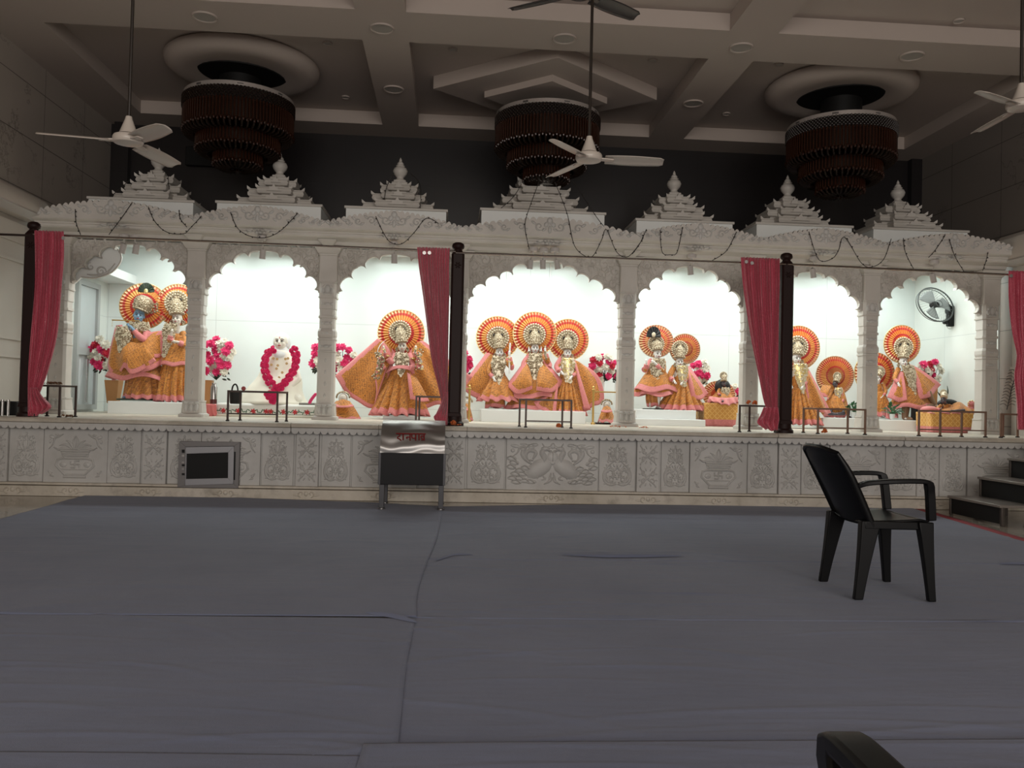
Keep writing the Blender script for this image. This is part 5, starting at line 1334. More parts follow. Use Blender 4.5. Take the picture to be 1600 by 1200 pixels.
# --- bay 1: flute player and companion
F=Fig(11.55)
t=thing('flute_statue','blue-faced statue in orange brocade playing a flute, peacock feathers in its crown','statue',F.q(215,628))
body(F,t,(217,494),15.5,MBLUE,(215,528,12),(214,560,13),arms=[dict(p=[(205,520,.02),(200,534,.10),(200,512,.16)],r=.034,hand=(.0,-.3,.9),curl=.7),dict(p=[(226,521,.02),(224,533,.12),(204,510,.17)],r=.034,hand=(-.8,-.2,.4),curl=.8,thumb=-1)],feet=[(199,622),(222,622)],look=.12,yaw=.25)
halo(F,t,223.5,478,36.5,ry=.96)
crown(F,t,230,468,15,219,486,16,'turban')
m=MB()
for k in range(26):
    a=PI*(k+.5)/26; b=F.q(228,456,.10); tip=b+Vector((math.cos(a)*.105,.01*(k%3),math.sin(a)*.12)); m.tube([b,tip],[.004,.016,.010],n=5,smooth=5)
m.build('peacock_feathers',MLEAFD,t,smooth=50)
MB().sph(F.q(228,455,.15),.032,10,8,(.8,.4,1.1)).build('crown_pendant',MJEWG,t)
m=MB(); rr=random.Random(4)
for k in range(40):
    p=F.q(238+rr.uniform(-7,9),480+rr.uniform(-8,9),.02); m.sph(p,rr.uniform(.008,.016),6,4)
m.build('side_tassel',MJEW,t,smooth=60)
MB().tube([F.q(175,500,.20),F.q(218,501.5,.19)],.0075,n=8).build('flute',MGOLD,t); m=MB(); m.tube([F.q(175.5,500.5,.20),F.q(175,508,.20)],.003,n=5); m.sph(F.q(175,509,.2),.007,6,5); m.build('flute_tassel',MPEARL,t)
necklace(F,t,[(504,221,13),(512,221,15),(518,219,14)],dy=.10,seed=3,dens=.6)
necklace(F,t,[(512,199,7),(524,200,11),(536,200,12),(546,198,9),(552,197,3)],dy=.20,seed=4,dens=.7)
sheet(F,t,'shawl',[(180,511,.05),(187,528,.12),(205,534,.16),(222,535,.16),(240,520,.10),(257,517,.02)],[(167,572,.04),(181,590,.14),(196,575,.20),(206,584,.22),(236,579,.18),(257,561,.08)],nu=48,pl=3,amp=.035,bulge=.06,brd='brl',bw=.055)
sheet(F,t,'shawl_end',[(198,552,.2),(212,545,.22),(226,538,.2)],[(198,560,.24),(205,584,.27),(244,565,.22)],nu=30,pl=1,amp=.015,bulge=.03,brd='bl',bw=.05)
sheet(F,t,'shawl_fold',[(222,524,.1),(236,519,.1),(257,516,.03)],[(226,540,.16),(240,560,.16),(257,552,.06)],nu=24,pl=2,amp=.012,bulge=.02,brd='brt',bw=.045)
skirt(F,t,'over_skirt',[(216,538,16,.11),(214,560,26,.15),(214,580,36,.20),(215,592,44,.23)],pl=4,amp=.07,bw=.06,scal=.03,mt=MBROD)
skirt(F,t,'lower_robe',[(224,575,24,.14),(226,600,26,.16),(226,623,29,.18)],pl=12,amp=.12,bw=.055,mt=MBROD)
for s,p in ((1,[(230,519,.04),(226,531,.12),(214,522,.17)]),(-1,[(203,518,.04),(190,522,.10),(186,508,.12)])): sleeve(F,t,p,.052,.040,MPINK)
MB().lathe([(0,0),(.24,0),(.24,.018),(.20,.022),(0,.022)],F.q(212,625.5,.02),30,sx=1.0,sy=.7).build('stone_base',MLEAFD,t)

t=thing('companion_statue','pale-faced statue in orange brocade beside the flute player, half hidden by the second column','statue',F.q(277,628))
body(F,t,(276.5,499),14.5,MFACE,(276,532,11),(276,562,12),arms=[dict(p=[(268,522,.0),(264,536,.1),(268,520,.16)],r=.032,curl=.5),dict(p=[(285,524,.0),(288,538,.1),(276,534,.18)],r=.032,hand=(-1,-.2,.1),curl=.6,thumb=-1)],feet=[(268,624),(282,624)],look=-.06)
halo(F,t,276.7,476,32)
crown(F,t,276,473,17,276.5,492,15); ears(F,t,(276.5,499),14.5)
necklace(F,t,[(507,272,9),(520,268,10),(532,268,10),(545,265,8),(558,263,4)],dy=.14,seed=9)
skirt(F,t,'over_skirt',[(277,525,13,.10),(276,550,19,.14),(275,572,23,.18)],pl=5,amp=.06,bw=.05)
skirt(F,t,'lower_robe',[(277,560,18,.13),(273,600,24,.18),(273,627,28,.21)],pl=16,amp=.14,bw=.055)
sheet(F,t,'shawl',[(262,508,.02),(258,530,.06),(256,550,.06)],[(258,520,.10),(257,550,.14),(255,570,.12)],nu=16,brd='tblr',bw=.03,bulge=.02,mt=MPINK)
sleeve(F,t,[(268,520,.0),(263,534,.08),(268,528,.14)],.045,.036,MBRO)
sleeve(F,t,[(286,520,.0),(289,536,.08),(280,536,.14)],.045,.036,MBRO)

# --- bay 2: white seated statue
F=Fig(11.5)
t=thing('seated_marble_statue','white marble statue seated cross-legged in a cream robe with a rose garland','statue',F.q(430,632))
body(F,t,(438.5,535),19.5,MSTONE,(437,572,21),(434,612,24),arms=[dict(p=[(420,560,.0),(409,592,.10),(424,610,.24)],r=.06,curl=.3),dict(p=[(455,560,.0),(466,592,.10),(444,612,.24)],r=.06,curl=.3,thumb=-1)],feet=[(396,624),(464,624)],seated=True,tunic=False)
def robe(u,v):
    a=2*PI*u; z=v; 
    rx=[21,30,33,36,42,50][min(5,int(v*5.0))]; 
    q=cat([(14,.10,0),(29,.16,0),(32,.20,0),(36,.24,0),(44,.32,0),(50,.38,0),(51,.40,0)],20); c=cat([F.q(438,548),F.q(438,556),F.q(438,575),F.q(437,592),F.q(430,608),F.q(427,622),F.q(427,631)],20)
    return q,c
q,c=robe(0,0)
def fn(u,v):
    j=round(v*20); a=2*PI*u; w_=1+.030*v*math.sin(9*a+5*v)+.02*math.sin(5*a-7*v); return c[j]+Vector((q[j].x*F.k*math.cos(a)*w_,q[j].y*math.sin(a)*w_-.02,0))
MB().grid(fn,90,20,closed=True).build('robe',MCREAM,t,smooth=70,solid=.006)
def hood(u,v):
    a=PI*(.5+1.5*0)+(-.12+1.24*u)*PI; cx=F.q(441,535,-.01)
    R1=13.8*F.k*(1+.10*v*v); z=(1-v); ph=v*PI*.78
    x=math.cos(PI*(-.10+1.2*u)); y=math.sin(PI*(-.10+1.2*u))
    rad=math.sin(min(PI/2,ph*1.05)); zz=math.cos(ph)*17*F.k if ph<PI/2 else -(ph-PI/2)*16*F.k
    return cx+Vector((x*R1*rad,y*R1*rad*1.05-.015,zz))
m=MB(); m.sph(F.q(440.5,535.5,-.025),13.4*F.k,24,18,(1,.85,1.2)); m.cap(F.q(439,548,0),F.q(438,556,.02),11.5*F.k,15*F.k,20); m.build('hood',MHOOD,t,smooth=70)
m=MB()
for k,(x,y) in enumerate(((424,570),(433,561),(446,561),(434,571),(448,568),(432,576),(441,582),(427,560),(436,590),(450,560))): m.lathe([(.012,-.002),(.017,-.002),(.017,.003),(.012,.003)],F.q(x,y,.235),12,axis='y')
m.build('robe_medallion',mat('tan_embroidery',(.55,.36,.16),.7),t)
# garland of roses: rose prototype copied along two strands
def rose_mesh(r):
    m=MB()
    for l,(n,rr,h) in enumerate(((3,.25,.55),(4,.5,.42),(5,.75,.22),(6,.95,0))):
        for k in range(n):
            a=2*PI*k/n+l*.7
            def pf(u,v):
                aa=a+(u-.5)*2*PI/n*1.35; R=r*rr*(.55+.45*v+ .12*math.sin(PI*u)); return Vector((R*math.cos(aa),-r*(h+.42*v*(1-.25*l))+r*.25,R*math.sin(aa)))
            m.grid(pf,4,3)
    m.sph((0,-r*.35,0),r*.3,8,6); m.sph((0,r*.1,0),r*.7,8,6,(1,.6,1))
    return m
g=thing('rose_garland','thick garland of bright pink roses hung over the white seated statue','garland',F.q(436,560,.2))
pr=rose_mesh(.034).build('rose',MPINKB,g,smooth=60,origin=(0,0,0)); pr.location=(0,0,0)
me=pr.data
for v in me.vertices: v.co+=wloc(g)
strand=[[(427,546,.16),(418,552,.19),(413,566,.22),(414,580,.25),(420,595,.28),(427,605,.31),(432,609,.32)],[(457,546,.16),(462,553,.19),(462,567,.22),(458,580,.25),(450,592,.28),(440,603,.31),(434,608,.32)]]
first=True
for st in strand:
    qq=cat([F.q(*p) for p in st],15)
    for i,p in enumerate(qq):
        tt=(qq[min(i+1,15)]-qq[max(i-1,0)]).normalized(); nn=tt.cross(Vector((0,1,0))).normalized()
        for o_ in (-1,1):
            r=pr if first else pr.copy()
            if not first: COL.objects.link(r); r.parent=g
            first=False
            r.location=p+nn*.026*o_+Vector((0,-.004*o_,.018*o_*(i%2)))-wloc(g); r.rotation_euler=(R_.uniform(-.3,.3),R_.uniform(0,6),o_*.4)
for x,y in ((416,616),(421,614),(427,613),(431,618),(419,621),(425,620),(430,623),(424,627),(427,628)):
    r=pr.copy(); COL.objects.link(r); r.parent=g; r.location=F.q(x,y,.42)-wloc(g); r.rotation_euler=(0,R_.uniform(0,6),0)

# --- bay 3: many-armed statue
F=Fig(11.5)
t=thing('many_armed_statue','many-armed statue with a curved sword and wide-spread orange cape','statue',F.q(628,645))
arms=[]
for s,cx,hh in ((-1,617,[(600,545),(594,556),(592,567),(592,578)]),(1,640,[(649,545),(655,556),(657,567),(659,576)])):
    for i,(hx_,hy_) in enumerate(hh): arms.append(dict(p=[(cx,556,.0),((cx+hx_)/2+s*3,566+i*2,.06+.02*i),(hx_,hy_,.16)],r=.028,s=.95,hand=(s*.15,-.3,.9),curl=.8,thumb=s))
body(F,t,(628.5,542),12.5,MFACE,(628,568,10),(628,592,12),arms=arms,feet=[(618,650),(638,650)])
halo(F,t,626.7,520,36.5); crown(F,t,625,518,16,627.5,536,13); ears(F,t,(628.5,542),12.5)
necklace(F,t,[(552,628,8),(562,628,12),(570,628,11),(577,628,8),(583,627,6),(588,627,2)],dy=.13,seed=12)
sheet(F,t,'cape',[(590,529,-.05),(604,536,-.04),(617,550,-.02)],[(523,588,-.02),(545,618,.0),(571,635,.04),(587,637,.04),(604,640,.0)],nu=40,nv=30,pl=2,amp=.02,brd='blr',bw=.055,bulge=.04)
sheet(F,t,'cape',[(639,550,-.02),(652,535,-.04),(662,533,-.05)],[(640,640,.0),(662,638,.04),(680,634,.04),(705,626,.0),(738,590,-.02)],nu=40,nv=30,pl=3,amp=.02,brd='blr',bw=.055,bulge=.04)
skirt(F,t,'skirt',[(626,577,13,.10),(626,600,25,.15),(625,630,37,.22),(624,648,43,.26)],pl=16,amp=.14,bw=.06,mt=MBRO,scal=.02)
sheet(F,t,'front_panel',[(636,582,.16),(644,586,.16),(651,590,.15)],[(641,625,.26),(656,626,.27),(671,628,.22)],nu=24,pl=1,amp=.01,brd='bl',bw=.045,bulge=.02)
sheet(F,t,'waist_sash',[(608,574,.10),(622,571,.15),(640,572,.15),(647,578,.12)],[(603,583,.12),(620,576,.17),(638,578,.17),(648,584,.13)],nu=24,nv=6,mt=MPINK,brd='')
sheet(F,t,'shoulder_cloth',[(598,533,.02),(608,545,.05),(612,556,.06)],[(585,588,.04),(588,612,.08),(584,636,.10)],nu=16,brd='lrtb',bw=.05,mt=MBRO,bulge=.02)
m=MB(); aa=[F.q(604,531,.16),F.q(597,536,.17),F.q(592,543,.17),F.q(589.5,551,.17)]; m.tube(aa,[.002,.016,.020,.012],n=8,smooth=12,flat=.3); o=m.build('sword',mat('white_blade',(.75,.77,.78),.25),t,smooth=60)
bangles(F,t,[(599,546,.17),(594,557,.17),(592,568,.17),(592,579,.17),(650,546,.17),(655,557,.17),(657,568,.17),(659,577,.17),(606,556,.12),(645,560,.12)],.026)
m=MB(); rr=random.Random(5)
for k in range(70):
    v=rr.random(); x=590+5*math.sin(v*4)+rr.uniform(-6,6); m.sph(F.q(x,551+41*v,.20+rr.uniform(-.02,.02)),rr.uniform(.008,.018),6,4)
m.build('hanging_ornaments',MJEW,t,smooth=60)
m=MB()
for k in range(34): m.sph(F.q(655+rr.uniform(-7,7),545+rr.random()*33,.19),rr.uniform(.007,.014),6,4)
m.build('hanging_ornaments',MJEW,t,smooth=60)
sleeve(F,t,[(618,554,.02),(612,566,.10),(606,560,.14)],.040,.034,MPINK); sleeve(F,t,[(639,554,.02),(646,572,.12),(640,574,.17)],.040,.032,MPINK)

# --- bay 4: three crowned statues
F=Fig(11.65)
t=thing('crowned_statue','crowned statue of three on the post side, its cape spread towards the post','statue',F.q(779,641))
body(F,t,(780.5,551.5),11.8,MFACEW,(779,575,10),(779,600,11),arms=[dict(p=[(770,563,.0),(764,580,.06),(772,592,.12)],r=.026),dict(p=[(789,563,.0),(798,572,.10),(796,553,.14)],r=.028,hand=(0,-.1,1),curl=.6,thumb=-1)],feet=[(767,638),(783,638)])
halo(F,t,778,527.5,34); crown(F,t,778,528,16.5,780,545,12.5); ears(F,t,(780.5,551.5),11.8)
necklace(F,t,[(558,779,9),(568,778.5,11.5),(580,778,11),(592,778,9),(600,778,6),(604,778,3)],dy=.12,seed=21,dens=1.2)
sheet(F,t,'cape',[(760,551,-.05),(768,553,-.02),(776,562,.02)],[(722,602,-.04),(726,611,.0),(740,619,.05),(766,627,.04)],nu=34,nv=28,pl=1,amp=.02,brd='blr',bw=.06,bulge=.04)
skirt(F,t,'skirt',[(779,586,11,.09),(779,602,18,.13),(779,617,27,.19),(780,626,34,.22)],pl=12,amp=.10,bw=.055,scal=.018)
skirt(F,t,'trousers',[(774,615,14,.10),(774,628,15,.10),(774,637,15,.10)],pl=3,amp=.12,bw=.05,mt=MBROD)
MB().tube([F.q(797,536,.12),F.q(796,560,.14),F.q(796,584,.14)],.012,n=8).build('white_staff',mat('white_enamel',(.72,.72,.70),.35),t); bangles(F,t,[(796,560,.14),(796,565,.14)],.018)
sleeve(F,t,[(790,562,.0),(799,575,.08),(800,570,.12)],.038,.030,MPINK)

t=thing('crowned_statue','crowned statue in the middle of the three with layered pink-edged shawls','statue',F.q(836,641))
body(F,t,(836,545),12,MFACEW,(835,568,10.5),(835,592,11),arms=[dict(p=[(826,556,.0),(819,570,.06),(824,584,.14)],r=.026),dict(p=[(846,556,.0),(856,566,.08),(852,548,.14)],r=.028,hand=(0,-.1,1),curl=.6,thumb=-1)],feet=[(824,638),(846,638)])
halo(F,t,835.8,521,34.5,dy=-.06); crown(F,t,835,523,16.5,836,539,12.5); ears(F,t,(836,545),12)
m=MB()
for s in (-1,1): m.tube([F.q(836+s*9,549,.06),F.q(836+s*10,541,.06)],[.02,.012,.002],n=6,smooth=4)
m.build('ear_plume',MFACEW,t)
necklace(F,t,[(553,835.5,9),(563,835,11.5),(575,835,11.5),(588,835,10),(597,835,6),(604,835,3)],dy=.14,seed=22,dens=1.3)
skirt(F,t,'skirt',[(835,580,12,.10),(835,598,22,.16),(835,612,34,.20),(835,622,42,.23)],pl=4,amp=.05,bw=.06,scal=.03)
sheet(F,t,'shawl',[(820,563,.05),(826,572,.12),(831,590,.16)],[(791,603,.08),(806,614,.18),(832,609,.24)],nu=28,pl=1,amp=.02,brd='bl',bw=.055,bulge=.07)
sheet(F,t,'shawl',[(839,590,.16),(843,572,.12),(850,560,.05)],[(838,611,.24),(862,612,.18),(881,598,.08)],nu=28,pl=1,amp=.02,brd='br',bw=.055,bulge=.07)
skirt(F,t,'lower_robe',[(833,612,28,.14),(832,628,38,.18),(832,639,42,.19)],pl=5,amp=.07,bw=.05,mt=MBROD)
sleeve(F,t,[(828,555,.0),(819,566,.04),(817,576,.08)],.036,.034,MPINK); sleeve(F,t,[(847,556,.0),(858,568,.06),(858,574,.10)],.036,.034,MPINK)
MB().tube([F.q(852,540,.13),F.q(852,552,.14),F.q(854,562,.14)],[.014,.017,.014],n=8).build('raised_wrist_band',MJEW,t)

t=thing('crowned_statue','crowned statue of three on the flower side with a pleated floor-length skirt','statue',F.q(887,650))
body(F,t,(886.7,552.8),11.5,MFACEW,(886,575,10),(886,598,11),arms=[dict(p=[(877,563,.0),(871,574,.08),(878,582,.14)],r=.026),dict(p=[(895,563,.0),(900,580,.06),(892,590,.14)],r=.026,thumb=-1)],feet=[(880,648),(893,648)])
halo(F,t,888,530.5,33,dy=-.14); crown(F,t,886.7,532.5,16,886.7,546.5,12); ears(F,t,(886.7,552.8),11.5)
necklace(F,t,[(560,886,9),(570,886,11),(582,886,10.5),(590,886,9),(598,887,4)],dy=.13,seed=23,mt=MJEWG)
skirt(F,t,'skirt',[(886,592,11,.10),(886,612,18,.15),(886,632,25,.20),(886,648,29,.23)],pl=20,amp=.14,bw=.05,nu=176,scal=.014)
sheet(F,t,'trailing_skirt',[(866,612,.10),(872,600,.12)],[(832,628,.16),(842,638,.18),(858,648,.20),(868,652,.2)],nu=30,pl=2,amp=.012,brd='brl',bw=.05,bulge=.03,mt=MBROD)
sheet(F,t,'cape',[(894,558,.06),(898,561,.05)],[(913,640,.16),(923,641,.14)],nu=14,nv=20,brd='lrb',bw=.05,bulge=.02)
sheet(F,t,'cape',[(890,560,.0),(904,565,-.02),(913,572,-.03)],[(900,641,.06),(918,641,.10),(930,634,.06),(944,628,.0)],mid=[(896,600,.04),(925,592,.02),(945,584,.0)],nu=26,nv=24,pl=2,amp=.015,brd='br',bw=.05,bulge=.02)
sleeve(F,t,[(878,560,.0),(870,572,.06),(873,580,.12)],.042,.036,MPINK)

# --- bay 5: feathered pair and small seated figure
F=Fig(11.6)
t=thing('feathered_statue','statue with dark feather plume and raised hands, shawl flaring in tiers','statue',F.q(1026,640))
body(F,t,(1027.5,554),12,MFACEW,(1026,578,10.5),(1025,604,11.5),arms=[dict(p=[(1017,564,.0),(1009,578,.08),(1010,566,.15)],r=.028,hand=(-.2,-.2,.9),curl=.6),dict(p=[(1036,566,.0),(1036,580,.10),(1022,566,.17)],r=.03,hand=(-.8,-.2,.5),curl=.6,thumb=-1)],feet=[(1016,637),(1028,638)],look=.08,yaw=.15)
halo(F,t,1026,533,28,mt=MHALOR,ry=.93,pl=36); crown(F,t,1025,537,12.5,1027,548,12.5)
m=MB()
for k in range(20):
    a=PI*(k+.5)/20; b=F.q(1021.5,526,.05); m.tube([b,b+Vector((math.cos(a)*.10,.008*(k%3),math.sin(a)*.14))],[.004,.020,.014],n=5,smooth=5)
m.build('feather_plume',MHAIR,t,smooth=50); MB().sph(F.q(1021.5,523,.10),.035,10,8,(.8,.4,1.0)).build('crown_pendant',MPEARL,t)
necklace(F,t,[(561,1026,9),(572,1024,12.5),(584,1023,12),(594,1024,9),(602,1023,5),(605,1022,2)],dy=.15,seed=31,dens=1.2)
skirt(F,t,'flared_shawl',[(1026,574,11,.10),(1025,590,22,.16),(1025,603,32,.20),(1024,611,37,.22)],pl=4,amp=.06,bw=.07,scal=.025)
skirt(F,t,'under_shawl',[(1026,596,24,.14),(1024,608,33,.18),(1024,618,37,.20)],pl=5,amp=.06,bw=.05,scal=.02)
skirt(F,t,'trousers',[(1020,612,11,.09),(1019,624,10,.09),(1020,635,9,.09)],pl=3,amp=.10,bw=.04,mt=MBROD)
sleeve(F,t,[(1018,563,.0),(1010,574,.06),(1007,578,.1)],.038,.044,MPINK); sleeve(F,t,[(1035,564,.0),(1035,578,.10),(1026,571,.15)],.038,.034,MPINK)
MB().lathe([(0,0),(.15,0),(.15,.012),(0,.014)],F.q(1021,639.5,.02),24).build('stone_base',MLEAFD,t)

t=thing('crowned_companion_statue','crowned statue leaning by the feathered one with an ochre pleated skirt and pink cape','statue',F.q(1064,642))
body(F,t,(1062,566.5),11.5,MFACEW,(1062,587,10),(1063,608,11),arms=[dict(p=[(1053,575,.0),(1048,588,.08),(1054,596,.14)],r=.026),dict(p=[(1071,576,.0),(1073,590,.08),(1066,598,.14)],r=.026,thumb=-1)],feet=[(1058,640),(1072,640)],yaw=-.1)
halo(F,t,1071,545,25,mt=MHALOD,dy=-.14,ry=.98,pl=40); crown(F,t,1062,545.4,12.5,1062,560,12); ears(F,t,(1062,566.5),11.5)
necklace(F,t,[(572,1062,8),(580,1063,9),(590,1063,9),(598,1064,8),(604,1065,3)],dy=.14,seed=32,mt=MJEWG)
skirt(F,t,'skirt',[(1065,596,10,.10),(1065,612,20,.15),(1064,628,31,.20),(1064,641,38,.23)],pl=18,amp=.14,bw=.055,nu=176)
sheet(F,t,'cape',[(1068,570,.0),(1077,572,-.02)],[(1080,624,.14),(1094,624,.12),(1107,616,.04)],nu=24,nv=24,pl=1,amp=.015,brd='blr',bw=.06,bulge=.04)
sleeve(F,t,[(1054,573,.0),(1047,586,.06),(1050,594,.12)],.042,.036,MBRO)
F=Fig(11.45)
tb=thing('draped_table','table draped in diamond-patterned ochre cloth under the small black-haired figure','table',F.q(1126,668))
def draped(F,tb,px0,px1,pyt,pyb,depth,mt=MBROB,side=True,bw=.09):
    a=F.q(px0,pyt,.0);b=F.q(px1,pyt,0); z1=a.z*.5+b.z*.5; z0=F.q((px0+px1)/2,pyb,0).z; z0=max(z0,PH+.002); y0=F.Y; y1=F.Y+depth
    MB().box(a.x+.02,b.x-.02,y0+.02,y1-.02,z1-.03,z1-.002).build('tabletop',MWOOD,tb,smooth=0)
    for x in (a.x+.04,b.x-.04):
        for y in (y0+.04,y1-.04): MB().box(x-.02,x+.02,y-.02,y+.02,PH,z1-.03).build('leg',MWOOD,tb)
    per=[(a.x,y0),(b.x,y0),(b.x,y1),(a.x,y1)]; L=[0]
    for i in range(4): L.append(L[-1]+math.dist(per[i],per[(i+1)%4]))
    def pt(s):
        for i in range(4):
            if s<=L[i+1]+1e-9: f=(s-L[i])/(L[i+1]-L[i]); return Vector((per[i][0]+(per[(i+1)%4][0]-per[i][0])*f,per[i][1]+(per[(i+1)%4][1]-per[i][1])*f,0)),i
    def fn(u,v):
        p,i=pt(u*L[4]*.99999); nx=[(0,-1),(1,0),(0,1),(-1,0)][i]; w_=.010*v*math.sin(u*60)+.004*math.sin(u*140)*v
        return Vector((p.x+nx[0]*w_,p.y+nx[1]*w_,z1+(z0-z1)*v))
    m=MB().grid(fn,160,10,uvf=lambda u,v:(u*L[4],v*(z1-z0)),ef=lambda u,v:min(1.0001,(1-v)*(z1-z0)/bw+.0001))
    m.add([(a.x,y0,z1+.001),(b.x,y0,z1+.001),(b.x,y1,z1+.001),(a.x,y1,z1+.001)],[(0,1,2,3)],[(0,0),(b.x-a.x,0),(b.x-a.x,depth),(0,depth)],[1.0001]*4)
    m.build('drape',mt,tb,smooth=50,solid=.003)
    return z1
zt5=draped(F,tb,1101,1153,630,669,.42)
F=Fig(11.62)
t=thing('small_seated_statue','small dark-faced seated statue with black hair and pleated halo on the draped table','statue',F.q(1131,631))
body(F,t,(1131,600),7.5,MDKFACE,(1131,611,6.5),(1131,622,8),arms=[dict(p=[(1125,607,.0),(1122,614,.06),(1126,618,.10)],r=.018),dict(p=[(1137,607,.0),(1140,614,.06),(1135,618,.10)],r=.018,thumb=-1)],feet=[(1121,626),(1141,626)],seated=True)
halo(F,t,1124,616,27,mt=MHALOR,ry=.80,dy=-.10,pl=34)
m=MB(); m.sph(F.q(1129,605,-.02),.115,16,12,(1,.5,1)); m.build('hair',MHAIR,t,smooth=60)
crown(F,t,1130.4,587,6.0,1131,596,7); necklace(F,t,[(606,1131,5),(612,1131,6.5),(618,1132,5),(622,1133,3)],dy=.10,seed=35,dens=.5)
skirt(F,t,'skirt',[(1131,612,9,.08),(1130,622,19,.15),(1130,630,24,.20)],pl=9,amp=.10,bw=.06,scal=.02)
sheet(F,t,'spread_hem',[(1108,619,.16),(1130,622,.22),(1153,620,.16)],[(1107,624,.20),(1120,629,.26),(1138,633,.27),(1153,628,.2)],nu=30,nv=6,mt=MPINK,pl=4,amp=.02,brd='')

# --- bay 6: statue beside the third post, small shelf figure
F=Fig(11.45)
t=thing('tall_crowned_statue','tall crowned statue half hidden behind the third wooden post','statue',F.q(1248,664))
body(F,t,(1245,561),13,MFACEW,(1246,586,11),(1247,612,12.5),arms=[dict(p=[(1236,574,.0),(1230,590,.06),(1236,602,.14)],r=.03),dict(p=[(1256,574,.0),(1260,592,.06),(1254,604,.14)],r=.03,thumb=-1)],feet=[(1240,662),(1256,662)])
halo(F,t,1249,543,35.5,pl=50); crown(F,t,1246,542,16.5,1245.5,555,13.5); ears(F,t,(1245,561),13)
necklace(F,t,[(569,1245,10),(580,1246,12),(592,1246,12),(602,1247,10),(610,1248,6),(614,1248,2)],dy=.14,seed=41,dens=1.1,mt=MJEWG)
skirt(F,t,'skirt',[(1247,606,12,.11),(1247,626,20,.17),(1249,648,28,.22),(1250,663,33,.25)],pl=20,amp=.14,bw=.055,nu=176)
sheet(F,t,'cape',[(1250,568,.0),(1261,572,-.02)],[(1258,640,.10),(1282,645,.10),(1299,646,.0)],nu=28,nv=26,pl=2,amp=.02,brd='blr',bw=.05,bulge=.05)
sheet(F,t,'cape',[(1236,570,.0),(1230,576,-.02)],[(1236,622,.16),(1226,624,.12),(1216,620,.06)],nu=20,nv=20,pl=1,amp=.02,brd='blr',bw=.05,bulge=.04)
F=Fig(11.75)
t=thing('small_haloed_statue','small seated statue before a large pleated halo, holding a white cup','statue',F.q(1305,652))
body(F,t,(1305,601),7.8,MDKFACE,(1307,614,7),(1306,630,9),arms=[dict(p=[(1300,610,.0),(1293,622,.10),(1289,624,.14)],r=.02),dict(p=[(1313,610,.0),(1318,622,.06),(1314,630,.1)],r=.02,thumb=-1)],feet=[(1296,646),(1318,646)],seated=True)
halo(F,t,1306,587,32,mt=MHALOD,dy=-.10,pl=52); crown(F,t,1308,588,6.5,1306.5,597,7.5)
necklace(F,t,[(606,1307,5),(612,1307,6.5),(618,1306,5),(624,1306,2)],dy=.09,seed=45,dens=.5,mt=MJEWG)
skirt(F,t,'skirt',[(1307,616,9,.08),(1302,628,20,.13),(1303,640,24,.16),(1304,652,14,.12)],pl=6,amp=.07,bw=.04)
sheet(F,t,'shawl',[(1285,601,.0),(1299,603,.05)],[(1278,618,.06),(1292,621,.12)],nu=16,nv=10,brd='b',bw=.04,bulge=.03)
sheet(F,t,'shawl',[(1313,604,.03),(1318,609,.0)],[(1316,640,.08),(1325,633,.02)],nu=14,nv=16,brd='lb',bw=.03,bulge=.03)
MB().lathe([(0,0),(.022,0),(.028,.055),(.024,.055),(.018,.005),(0,.005)],F.q(1289,626.5,.16),16).build('cup',MPOT,t)
m=MB(); m.cap(F.q(1326,636,.0),F.q(1325,651,.02),.03,.022,8); m.cap(F.q(1325,651,.02),F.q(1330,652.5,.1),.022,.016,8); m.build('standing_foot',MDKFACE,t)

# --- bay 7
F=Fig(11.6)
t=thing('striding_statue','striding statue under the wall fan, one foot resting on the stool beside the draped table','statue',F.q(1414,656))
body(F,t,(1411.6,566),11.5,MFACEW,(1414,590,10.5),(1417,614,12),arms=[dict(p=[(1404,576,.0),(1398,590,.06),(1404,600,.12)],r=.026),dict(p=[(1422,577,.0),(1432,590,.04),(1444,600,.08)],r=.026,thumb=-1)],feet=[(1414,655),(1456,634)])
halo(F,t,1411,537.5,31); crown(F,t,1411.6,542.6,15.3,1411.6,560,12); ears(F,t,(1411.6,566),11.5)
necklace(F,t,[(572,1412,9),(584,1415,10),(598,1418,9.5),(610,1420,7),(618,1421,3)],dy=.14,seed=51,dens=1.2)
sheet(F,t,'cape',[(1420,569,.0),(1427,571,-.02)],[(1437,626,.16),(1452,620,.12),(1471,602,.0)],mid=[(1430,600,.12),(1440,592,.08),(1452,586,.02)],nu=28,nv=26,pl=1,amp=.02,brd='blr',bw=.06,bulge=.04)
sheet(F,t,'shawl',[(1404,578,.0),(1411,582,.06)],[(1386,622,.06),(1402,627,.12),(1418,626,.18)],nu=22,nv=20,pl=1,amp=.015,brd='blr',bw=.05,bulge=.04)
skirt(F,t,'skirt',[(1419,600,14,.11),(1421,616,24,.15),(1424,630,34,.18),(1426,638,36,.17)],pl=5,amp=.07,bw=.05,mt=MBROD,scal=.02)
m=MB(); m.cap(F.q(1415,638,.04),F.q(1414,652,.06),.055,.042,12); m.cap(F.q(1414,653,.05),F.q(1424,655,.16),.035,.022,10); m.cap(F.q(1450,614,.08),F.q(1458,631,.10),.05,.036,12); m.cap(F.q(1457,633,.10),F.q(1448,635,.18),.03,.022,8); m.build('bare_leg',mat('dark_stone_leg',(.20,.11,.06),.4),t,smooth=60)
F2=Fig(11.8)
t=thing('haloed_statue','smaller haloed statue mostly hidden behind the seventh column','statue',F2.q(1372,655))
